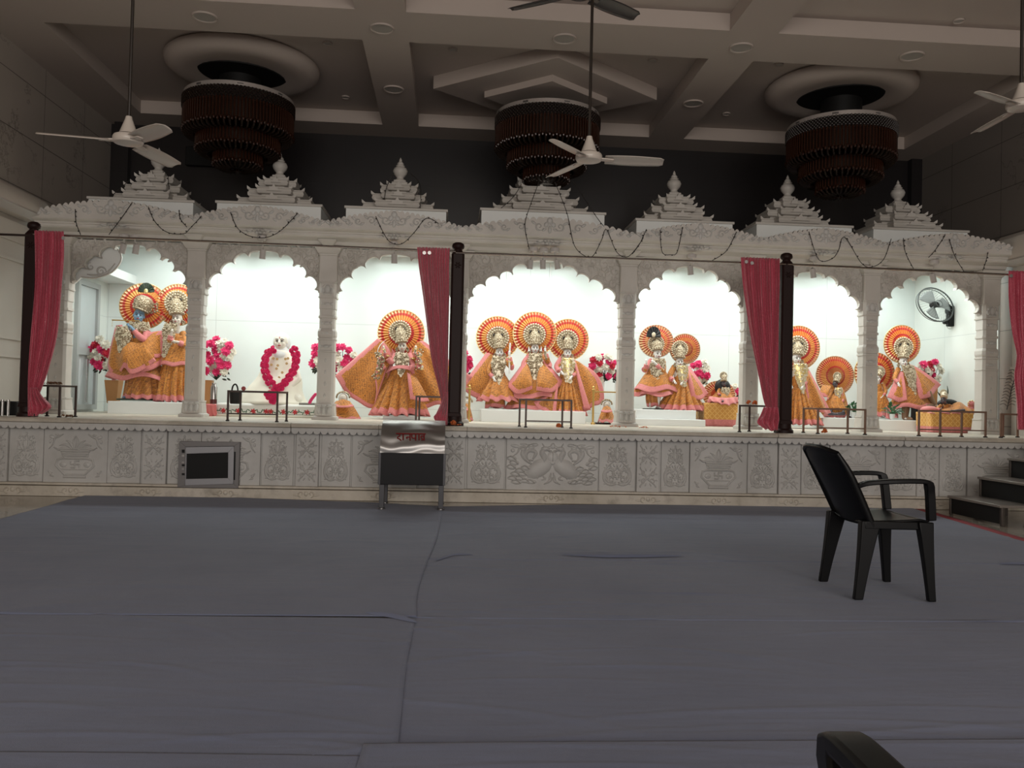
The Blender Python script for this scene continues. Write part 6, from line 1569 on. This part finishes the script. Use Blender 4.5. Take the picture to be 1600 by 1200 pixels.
body(F2,t,(1372,592),9,MFACEW,(1372,608,8),(1372,626,9),arms=[dict(p=[(1365,600,.0),(1361,612,.06),(1366,620,.1)],r=.02),dict(p=[(1379,600,.0),(1384,612,.06),(1378,620,.1)],r=.02,thumb=-1)],feet=[(1368,653),(1378,653)])
halo(F2,t,1368,583,34,dy=-.06); crown(F2,t,1374,581,9,1372.5,588,9)
skirt(F2,t,'skirt',[(1372,612,9,.09),(1373,630,18,.13),(1374,650,24,.16)],pl=14,amp=.08,bw=.05)
sheet(F2,t,'trailing_cloth',[(1384,630,.1),(1392,634,.12)],[(1384,655,.2),(1402,653,.2),(1404,648,.16)],nu=16,nv=12,mt=MPINK,brd='',pl=2,amp=.015)
F=Fig(10.72)
tb=thing('draped_table','low table draped in ochre diamond cloth under the wall fan','table',F.q(1481,678))
draped(F,tb,1456,1521,645,679,.38,bw=.07)
F=Fig(10.9)
t=thing('reclining_idol','small crowned idol reclining on brocade cushions on the table under the wall fan','idol',F.q(1490,646))
body(F,t,(1474.6,626),8.5,MDKFACE,(1478,638,7),(1488,642,7),arms=[dict(p=[(1470,634,.0),(1465,638,.06),(1470,641,.1)],r=.018),dict(p=[(1483,634,.0),(1490,637,.06),(1486,640,.1)],r=.018,thumb=-1)],feet=[(1500,641),(1506,641)],seated=True)
crown(F,t,1474,615,6.5,1474.5,621,8,mt=MPEARL); m=MB(); m.sph(F.q(1481,631,-.06),.12,16,10,(1.25,.5,.55)); m.build('hair',MHAIR,t,smooth=60)
m=MB(); m.tube([F.q(1479,622,.04),F.q(1481,612,.03),F.q(1480,603,.0)],[.006,.012,.003],n=6,smooth=5); m.tube([F.q(1470,620,.04),F.q(1465,612,.03)],[.006,.010,.003],n=6,smooth=5); m.build('plume',MLEAFD,t)
m=MB(); m.sph(F.q(1452,640,.0),.09,14,10,(1.3,1,.55)); m.build('bolster',MBROB,t,smooth=60)
sheet(F,t,'coverlet',[(1462,640,.0),(1480,636,.0),(1498,628,.0),(1512,636,.0),(1524,632,.0)],[(1448,646,.16),(1475,646,.2),(1500,647,.2),(1514,646,.16),(1524,645,.12)],nu=40,nv=12,pl=4,amp=.025,brd='b',bw=.04,bulge=.04)
t=thing('covered_idol','tiny brocade-wrapped idol at the column end of the table under the wall fan','idol',F.q(1518,646))
m=MB(); m.sph(F.q(1518,632,.02),.05,12,10); m.sph(F.q(1518,641,.02),.07,12,10,(1,.8,.9)); remeshed(m,'body',MBROD,t,.008)
m=MB()
for k in range(10): m.sph(F.q(1518+5.5*math.cos(k*.7),631+5*math.sin(k*.7),.04),.012,6,4)
m.build('beads',MJEWG,t,smooth=60)
# idols tucked low beside the columns
def bundle(px,py,w_,h_,Y,lab,seed):
    F=Fig(Y); t=thing('small_draped_idol',lab,'idol',F.q(px,py+h_/2))
    m=MB(); m.sph(F.q(px,py-h_*.30),h_*.17*F.k,14,10,(1,.9,1.1)); m.cap(F.q(px,py-h_*.1),F.q(px,py+h_*.1),h_*.13*F.k,h_*.2*F.k,10); remeshed(m,'body',MFACE,t,.008)
    skirt(F,t,'robe',[(px,py-h_*.20,w_*.20,.05),(px,py,w_*.34,.09),(px,py+h_*.25,w_*.44,.13),(px,py+h_*.48,w_*.5,.16)],pl=6,amp=.06,bw=.03,nu=72)
    m=MB(); rr=random.Random(seed)
    for k in range(26): a=PI*k/25; m.sph(F.q(px-h_*.24*math.cos(a),py-h_*.34-h_*.20*math.sin(a),.02),.013,6,4)
    for k in range(16): m.sph(F.q(px+rr.uniform(-3,3),py-h_*.12+rr.uniform(-3,4),.10),.008,5,4)
    m.build('headdress',MJEW,t,smooth=60)
    sheet(F,t,'collar',[(px-w_*.18,py-h_*.2,.06),(px,py-h_*.26,.10),(px+w_*.18,py-h_*.2,.06)],[(px-w_*.34,py+h_*.0,.12),(px,py+h_*.05,.17),(px+w_*.34,py+h_*.0,.12)],nu=20,nv=8,brd='b',bw=.03)
bundle(536,635,52,42,11.3,'small draped idol in a wide ochre robe at the foot of the third column',1)
bundle(729,640,20,36,11.5,'small draped idol beside the golden stand next to the middle post',2)
bundle(948,643,27,34,11.3,'small draped idol on a low stand at the foot of the fifth column',3)
tag(MB().box(hx(929,11.3,.8),hx(962,11.3,.8),11.2,11.45,PH,PH+.02).build('idol_stand',MWOOD),'thin dark stand under the small idol by the fifth column','stand')
for px,py0,py1,bx,by,lab in ((734,603,657,715,608,'golden rod stand beside the middle wooden post'),(927.5,605,660,964,613,'golden rod stand beside the pleated-skirt statue and fifth column')):
    F=Fig(11.05); a=F.q(px,py0); t=thing('golden_stand',lab,'stand',(a.x,a.y,PH))
    MB().lathe([(0,0),(.030,0),(.030,.02),(.014,.03),(.014,a.z-PH-.06),(.022,a.z-PH-.05),(.022,a.z-PH-.03),(.010,a.z-PH-.02),(.016,a.z-PH),(0,a.z-PH+.02)],(a.x,a.y,PH),14).build('upright',MGOLD,t,smooth=50)
    MB().tube([F.q(px,by-1),F.q(bx,by)],.009,n=8).build('cross_bar',MGOLD,t)
# ---------------------------------------------------------------- white pedestals (stand on the deck)
def pedestal(px0,px1,pyt,Y0,depth,lab,z0=None,mt=None,nm='white_pedestal'):
    zt=hz((px0+px1)/2,pyt,Y0); z0=PH if z0 is None else z0
    return tag(MB().box(hx(px0,Y0,.9),hx(px1,Y0,.9),Y0,Y0+depth,z0,zt).build(nm,mt or MPED,bevel=.006),lab,'pedestal'),zt
pedestal(168,300,628,11.2,.75,'low white pedestal under the flute player and its companion')
pedestal(752,915,641.5,11.25,.85,'long white pedestal under the three crowned statues')
_,z5=pedestal(990,1102.5,655,11.1,.9,'wide white step beneath the feathered pair')
pedestal(994,1087.5,640.5,11.25,.75,'upper white block carrying the feathered pair',z0=z5)
pedestal(1286,1345,653,11.4,.7,'white block under the small statue with the cup')
pedestal(1372,1440,656.5,11.2,.8,'white block under the striding statue')
F=Fig(11.5)
tag(MB().box(F.q(600,650).x,F.q(652,650).x,11.35,11.75,PH,F.q(626,648).z).build('white_pedestal',MPED,bevel=.006),'white block hidden under the many-armed statue skirt','pedestal')
# striding statue's stool
a=P(1438,640,11.5); b=P(1460,640,11.5); tag(MB().box(a.x,b.x,11.45,11.75,PH+.0,P(1450,636,11.5).z).build('foot_stool',MWOOD,bevel=.006),'small dark stool behind the draped table under the raised foot','stool')
# cushion platform of the seated statue
F=Fig(11.1); t=thing('cushion_platform','white cushioned platform with red flower border under the seated marble statue','platform',F.q(416,652))
a=F.q(337,650);b=F.q(497,650); z1=F.q(416,631,0).z
MB().box(a.x,b.x,11.1,12.0,PH+.03,z1).build('cushion',mat('white_cushion',(.74,.74,.70),.7),t,bevel=.03)
MB().box(a.x-.05,b.x+.02,11.04,12.0,PH,PH+.03).build('under_sheet',MCREAM,t,bevel=.008)
r=Relief((a.x+b.x)/2,F.q(416,643,0).z,11.1-.003); rb=Relief((a.x+b.x)/2,F.q(416,643,0).z,11.1-.004)
W=(b.x-a.x)/2
for i,px in enumerate((349,372,396,416,423,443,461,480)):
    u=F.q(px,640).x-(a.x+b.x)/2
    for q in range(6): an=q*PI/3+.3; rb.blob(u+.016*math.cos(an),.016*math.sin(an),.018,.007,.003,an)
for k in range(46):
    u=-W*.96+2*W*.96*k/45; r.blob(u,.014*math.sin(k*1.9),.020,.005,.003,(k*1.3)%3.1)
r.m.build('leaf_embroidery',mat('embroidered_green',(.06,.13,.07),.8),t); rb.m.build('flower_embroidery',mat('embroidered_red',(.5,.03,.04),.8),t)
# bucket, flask, cloth box, tray, mitten-like garland
F=Fig(11.0)
t=thing('black_bucket','small black bucket with arched handle behind the railing of the seated statue','bucket',F.q(367,631))
w_=8.2*F.k; h_=18.5*F.k
MB().lathe([(0,0),(w_*.82,0),(w_*.9,.01),(w_,h_*.85),(w_*1.02,h_),(w_*.92,h_),(w_*.9,h_*.9),(0,h_*.9)],F.q(367,631),24).build('bucket_body',MBLK2,t,smooth=40)
c=F.q(367,612); MB().tube([c+Vector((math.cos(q)*w_*.55,0,math.sin(q)*.095)) for q in [PI*i/12 for i in range(13)]],.010,n=8).build('handle',MBLK2,t)
tag(MB().sph((hx(380,9.30,1.0),9.30,zr2+.033),.024,12,8).build('pink_ball',mat('dull_red',(.4,.08,.08),.6)),'small dull red ball on the rail behind the black bucket','ball')
F=Fig(11.05)
t=thing('steel_flask','tall steel flask with dark lower band at the foot of the second column','flask',F.q(333.5,631))
r0=5.2*F.k; H=32*F.k
MB().lathe([(0,0),(r0,0),(r0,H*.22)],F.q(333.5,631),20).build('lower_band',mat('maroon_band',(.10,.02,.02),.4),t,smooth=40)
MB().lathe([(r0*.98,H*.22),(r0*.98,H*.80),(r0*.8,H*.86),(r0*.62,H*.90),(r0*.62,H),(0,H)],F.q(333.5,631),20).build('flask_body',MSTEEL,t,smooth=40)
t=thing('red_cloth_box','small box covered in coral red cloth at the foot of the second column','box',F.q(327,651))
a=F.q(318,631);b=F.q(337,651); MB().box(a.x,b.x-.03,10.95,11.2,PH,a.z).build('box',MRB,t,bevel=.01)
F=Fig(10.93); sheet(F,t,'draped_cloth',[(317,631),(337,632)],[(322,646),(328,651),(339,648)],nu=20,nv=10,mt=MRB,pl=3,amp=.01,brd='')
F=Fig(10.9)
tag(MB().box(F.q(468,631).x,F.q(494,631).x,10.85,11.05,F.q(480,633).z,F.q(480,629.5).z).build('grey_tray',mat('grey_wood',(.25,.25,.23),.6),bevel=.004),'grey tray on the cushioned platform near the third column','tray')
m=MB()
for k in range(14): m.sph(F.q(484+9*(k/13),629-13*(k/13)**.8,.05),.022,7,5,(1,.7,.8))
tag(m.build('pink_garland',MPINKB,smooth=60),'short bright pink garland standing on the grey tray','garland')
# ---------------------------------------------------------------- vases of artificial flowers
def blossom(name,mt):
    m=MB(); r=.05; rr=random.Random(3)
    for l in range(4):
        n=9-l
        for k in range(n):
            a=2*PI*k/n+l*.4; el=.15+.38*l
            d=Vector((math.cos(a)*math.cos(el),math.sin(a)*math.cos(el),math.sin(el))); s_=Vector((-math.sin(a),math.cos(a),0)); u=d.cross(s_)
            ln=r*(1.05-.08*l)*rr.uniform(.9,1.1)
            m.grid(lambda x,y:d*ln*(.15+.85*y)+s_*(x-.5)*r*.62*math.sin(PI*(.12+.80*y))+u*-.25*r*y*y,2,3)
    m.sph((0,0,.01),r*.35,7,5)
    return m
_bl={}
def bouquet(px,py,w_,h_,Y,n,lab,seed,vase=None,cols=(0,1),cx=None):
    F=Fig(Y); rr=random.Random(seed); t=thing('flower_bouquet',lab,'flowers',F.q(px,py+h_/2),'vases of pink and white artificial flowers')
    mats=[MPINKB,MWHB,MREDB]; lo=wloc(t)
    m=MB(); b=F.q(px,py+h_*.48,-.05)
    pts=[]
    n=int(n*1.25)
    for k in range(n):
        for _ in range(60):
            x=rr.uniform(-.5,.5); y=rr.uniform(-.5,.36)
            if (x/.5)**2+((y+.07)/.46)**2<1 and all(math.hypot((x-a)*w_,(y-b_)*h_)>8.0 for a,b_,_ in pts): break
        pts.append((x,y,rr.random()))
    for i,(x,y,z) in enumerate(pts):
        c=cols[i%len(cols)] if len(cols)>1 else cols[0]
        key=c
        p=F.q(px+x*w_,py+y*h_,.10*z)
        if key not in _bl:
            o=blossom('flower',mats[c]).build('flower',mats[c],None,smooth=70,origin=(0,0,0)); _bl[key]=o.data; o.parent=t; o.location=p-lo
        else:
            o=bpy.data.objects.new('flower',_bl[key]); COL.objects.link(o); o.parent=t; o.location=p-lo
        s=rr.uniform(1.0,1.35)*min(1.0,w_/30+.35)*(Y/11.6); o.scale=(s,s,s); d=Vector((x*1.2,-1.0,-y*1.1+.2)); o.rotation_euler=d.to_track_quat('Z','Y').to_euler()
        m.tube([b,p+Vector((0,.02,-.01))],.004,n=4)
    m.build('stem',MLEAFD,t)
    m=MB()
    for k in range(26):
        a=rr.uniform(0,2*PI); x=rr.uniform(-.35,.35)*w_; y=rr.uniform(.0,.50)*h_; p=F.q(px+x,py+y,rr.uniform(-.05,.06)); d=Vector((math.cos(a),rr.uniform(-.5,.2),math.sin(a)*.8)); s_=d.cross(Vector((0,1,0.2))).normalized()
        m.grid(lambda u,v:p+d*.065*v+s_*(u-.5)*.028*math.sin(PI*(.1+.85*v)),2,4)
    m.build('leaves',MLEAFD,t,smooth=60)
    if vase is None: vase=(px,py+h_*.42,655,2.2,3.4,MPED)
    if vase:
        vx,vt,vb,vw0,vw1,vm=vase; c=F.q(vx,vb,0); H=F.q(vx,vt,0).z-c.z; top_=c.z+H; c.z=PH if c.z<PH+.16 and vb>640 else c.z; H=top_-c.z
        m=MB(); a=vw0*F.k;bq=vw1*F.k; m.hexa([(c.x-bq,c.y-bq,c.z),(c.x+bq,c.y-bq,c.z),(c.x+bq,c.y+bq,c.z),(c.x-bq,c.y+bq,c.z)],[(c.x-a,c.y-a,c.z+H),(c.x+a,c.y-a,c.z+H),(c.x+a,c.y+a,c.z+H),(c.x-a,c.y+a,c.z+H)]); m.build('vase',vm,t,bevel=.006)
bouquet(158,554,32,50,12.0,15,'pink, red and cream flowers in a tapered wooden vase beside the flute player',1,(177,594,630,10.5,7,MVASE),(0,1,2,1))
bouquet(338,562,50,66,11.75,22,'large bunch of pink and white flowers beside the second column',2,(325,594,640,6,5,MVASE),(0,0,1))
bouquet(497,562,20,40,12.0,8,'narrow bunch of pink flowers peeping out before the third column',3,None,(0,0,1))
bouquet(536,562,34,46,12.1,13,'pink and white flowers behind the wide ochre cape, next to the third column',4,None,(0,1,0))
bouquet(724,572,22,42,12.1,8,'pink flowers peeping out beside the middle wooden post',5,None,(0,0))
bouquet(941,578,34,46,12.1,14,'pink and cream flowers behind the golden stand and ochre cape',6,None,(0,1,2,1))
bouquet(962,580,14,34,12.2,6,'few pink flowers touching the fifth column',7,None,(0,))
bouquet(1094,582,26,36,12.2,11,'pink and white flowers behind the pink cape of the leaning statue',8,None,(0,1))
bouquet(1456,585,34,38,11.75,13,'pink and cream flowers behind the striding statue under the wall fan',9,(1458,605,640,5,4,MVASE),(2,1,0,1))
bouquet(1150,612,12,22,12.2,4,'few pale pink flowers behind the sixth column',10,None,(0,1))
# ---------------------------------------------------------------- potted plants on the shelf
def plant(px,py,w_,h_,Y,ph,lab,seed):
    F=Fig(Y); rr=random.Random(seed); t=thing('potted_plant',lab,'plant',F.q(px,py+h_/2)); c=F.q(px,py+h_/2); k=F.k
    MB().lathe([(0,0),(ph*.38*k,0),(ph*.5*k,ph*k),(ph*.43*k,ph*k),(ph*.4*k,ph*.8*k),(0,ph*.8*k)],c,18).build('pot',MPOT,t,smooth=40)
    m=MB()
    for i in range(44):
        a=rr.uniform(0,2*PI); e=rr.uniform(.1,1.4); d=Vector((math.cos(a)*math.cos(e),math.sin(a)*math.cos(e)*.7,math.sin(e))); L=rr.uniform(.5,.95)*h_*.62*k; b=c+Vector((0,0,ph*k)); p=b+d*L*.8; s_=d.cross(Vector((0,.3,1))).normalized(); L2=rr.uniform(3.4,5.2)*k
        m.tube([b,p],.0025,n=4); dn=(d+Vector((0,-.3,-.5))).normalized(); m.grid(lambda u,v:p+dn*L2*1.4*v+s_*(u-.5)*L2*math.sin(PI*(.08+.86*v)),2,4)
    m.build('foliage',MLEAF,t,smooth=60)
plant(1334,637,17,31,11.55,9,'small green plant in a white pot on the block before the seventh column',1)
plant(1394,639,22,32,11.35,8.5,'small green plant in a white pot beside the striding statue',2)
# ---------------------------------------------------------------- wall fan
F=Fig(11.5)
t=thing('wall_fan','black and clear caged fan mounted on the shrine side wall','fan',F.q(1466,478))
c=F.q(1462,476); R=30.5*F.k
rot=(Matrix.Rotation(math.radians(10),3,'Z')@Matrix.Rotation(math.radians(-8),3,'X')@Matrix.Rotation(math.radians(18),3,'Y'))
def rp(x,y,z): return c+rot@Vector((x*1.12,y,z*.88))
MC=mat('cage_wire',(.10,.11,.11),.3,metal=.5)
m=MB(); m.tube([rp(R*math.cos(a),0,R*math.sin(a)) for a in [2*PI*k/48 for k in range(49)]],.011,n=6,cap=False)
m.tube([rp(R*.97*math.cos(a),.05,R*.97*math.sin(a)) for a in [2*PI*k/48 for k in range(49)]],.005,n=5,cap=False)
for k in range(40):
    a=2*PI*k/40; m.tube([rp(R*.18*math.cos(a),-.07,R*.18*math.sin(a)),rp(R*.7*math.cos(a+.1),-.065,R*.7*math.sin(a+.1)),rp(R*math.cos(a+.15),0,R*math.sin(a+.15)),rp(R*.6*math.cos(a+.15),.13,R*.6*math.sin(a+.15))],.0014,n=3)
m.tube([rp(R*.18*math.cos(a),-.07,R*.18*math.sin(a)) for a in [2*PI*k/20 for k in range(21)]],.005,n=5,cap=False); m.build('cage',MC,t,smooth=60)
m=MB(); m.lathe([(0,-.02),(R*.17,-.02),(R*.17,.07),(0,.09)],(0,0,0),20,axis='y'); m.v=[rp(p.x,-p.y-.0,p.z) for p in m.v]; m.build('hub',MBLK2,t,smooth=40)
MBLD=mat('smoky_blade',(.30,.33,.33),.2,alpha=.75)
for k in range(3):
    a0=2*PI*k/3+.5
    def bf(u,v):
        r=R*(.16+.66*v); a=a0+(u-.5)*(1.25-.1*v); return rp(r*math.cos(a),.015+.05*(u-.5),r*math.sin(a))
    MB().grid(bf,10,8).build('blade',MBLD,t,smooth=60,solid=.003)
br=F.q(1482,490); wl=XR-.02
m=MB(); a=F.q(1481,478,-.10); m.box(a.x-.0,a.x+.10,a.y-.03,a.y+.05,F.q(1480,510,-.1).z,F.q(1480,478,-.1).z); m.build('bracket_body',MBLACK,t,bevel=.012)
bb=F.q(1477,503,-.08); m=MB(); m.lathe([(.018,-.02),(.034,-.02),(.034,.02),(.018,.02)],bb,18,axis='y'); m.build('switch_ring',MBLACK,t)
m=MB(); m.tube([rp(0,.08,0),(a.x+.03,a.y,a.z)],.022,n=8); m.build('neck',MBLACK,t)
aw=Vector((wl,a.y+.15,a.z-.05)); m=MB(); m.tube([(a.x+.06,a.y,a.z-.06),aw],.018,n=8); m.sph(aw,.05,10,8,(.3,1,1)); m.build('wall_mount',MBLACK,t)
tag(MB().tube([F.q(1480,511,-.12),F.q(1484,514,-.14),F.q(1494,508,-.2),F.q(1505,490,-.3),F.q(1511,470,-.3)],.004,n=5,smooth=20).build('fan_cable',MLAMP),'thin white cable curling down beside the wall fan','cable')
# ---------------------------------------------------------------- scraps on the ledge
rr=random.Random(11)
def marigold(px,py,Y,r,lab,z=None):
    p=P(px,py,Y); z=(PH if z is None else z)+r*.8; m=MB()
    for k in range(26):
        a=rr.uniform(0,6.28);e=rr.uniform(-.4,1.5); m.sph(Vector((p.x+r*.7*math.cos(a)*math.cos(e),Y+r*.7*math.sin(a)*math.cos(e),z+r*.7*math.sin(e))),r*.34,6,4)
    tag(m.build('marigold',MMARI,smooth=60),lab,'flower')
marigold(873,667,9.05,.030,'orange marigold head lying before the three crowned statues')
marigold(708,663,8.98,.035,'orange marigold head at the foot of the middle wooden post')
marigold(1288,680,9.08,.034,'orange marigold head under the railing with the third column')
marigold(1170,629,9.2,.030,'orange ball on the curtain railing, nearer the feathered pair',zr5+.010)
marigold(1179.5,629,9.2,.030,'orange ball on the curtain railing, nearer the knotted curtain',zr5+.010)
def scraps(px,py,w_,Y,n,lab,z=PH,mt=MMARI):
    m=MB()
    for k in range(n):
        p=P(px+rr.uniform(-w_,w_),py,Y+rr.uniform(-.05,.05)); a=rr.uniform(0,6); d=Vector((math.cos(a),math.sin(a),0)); s_=Vector((-d.y,d.x,0)); q=Vector((p.x,p.y,z+.004+rr.uniform(0,.02)))
        m.grid(lambda u,v:q+d*.035*v+s_*(u-.5)*.022*math.sin(PI*(.1+.8*v))+Vector((0,0,.012*math.sin(PI*v))),2,3)
    o=tag(m.build('petal_scraps',mt,smooth=60),lab,'petals'); o['kind']='stuff'
MDRY=mat('dry_petal',(.16,.07,.025),.9)
scraps(84,600,11,9.08,46,'dry flower petals heaped on the first ledge railing',zr1+.01,MDRY)
scraps(105,655,9,8.92,30,'dry brown leaves piled on the ledge beside the first railing',PH,MDRY)
scraps(966,667,12,9.6,14,'scattered orange petals at the foot of the fifth column')
scraps(1005,668,8,9.6,10,'scattered orange petals below the wide white step')
scraps(712,662,6,8.95,8,'a few orange petals beside the middle post foot')
# objects at the far edge of the ledge
a=P(-30,628,9.6); 
tag(MB().box(XL+.05,hx(37,9.5,.9),9.35,9.75,PH,P(10,627,9.5).z).build('black_cabinet',MBLK2,bevel=.01),'low black cabinet behind two short steel tubes by the first post','cabinet')
for px in (3.5,12.5):
    x=hx(px,9.2,.85); t=tag(MB().lathe([(0,0),(.014,0),(.014,.145),(.018,.15),(.018,.165),(0,.165)],(x,9.2,PH),12).build('steel_tube',MSTEEL),'short steel tube standing on the ledge '+('at the frame edge' if px<5 else 'nearer the first wooden post'),'tube')
# slanting branch decoration painted in dark wire beside the last curtain
m=MB(); F=Fig(10.2); sp_=cat([F.q(1573,640),F.q(1579,615),F.q(1584,595),F.q(1588,582)],12); m.tube(sp_,.005,n=5)
for i,p in enumerate(sp_[1:]):
    for s in (-1,1):
        m.tube([p,p+Vector((s*.05,0,.035)),p+Vector((s*.10,0,.02))],.003,n=4,smooth=5)
tag(m.build('wire_branch',MWIRE),'thin grey feathery branch standing beside the last curtain','branch')
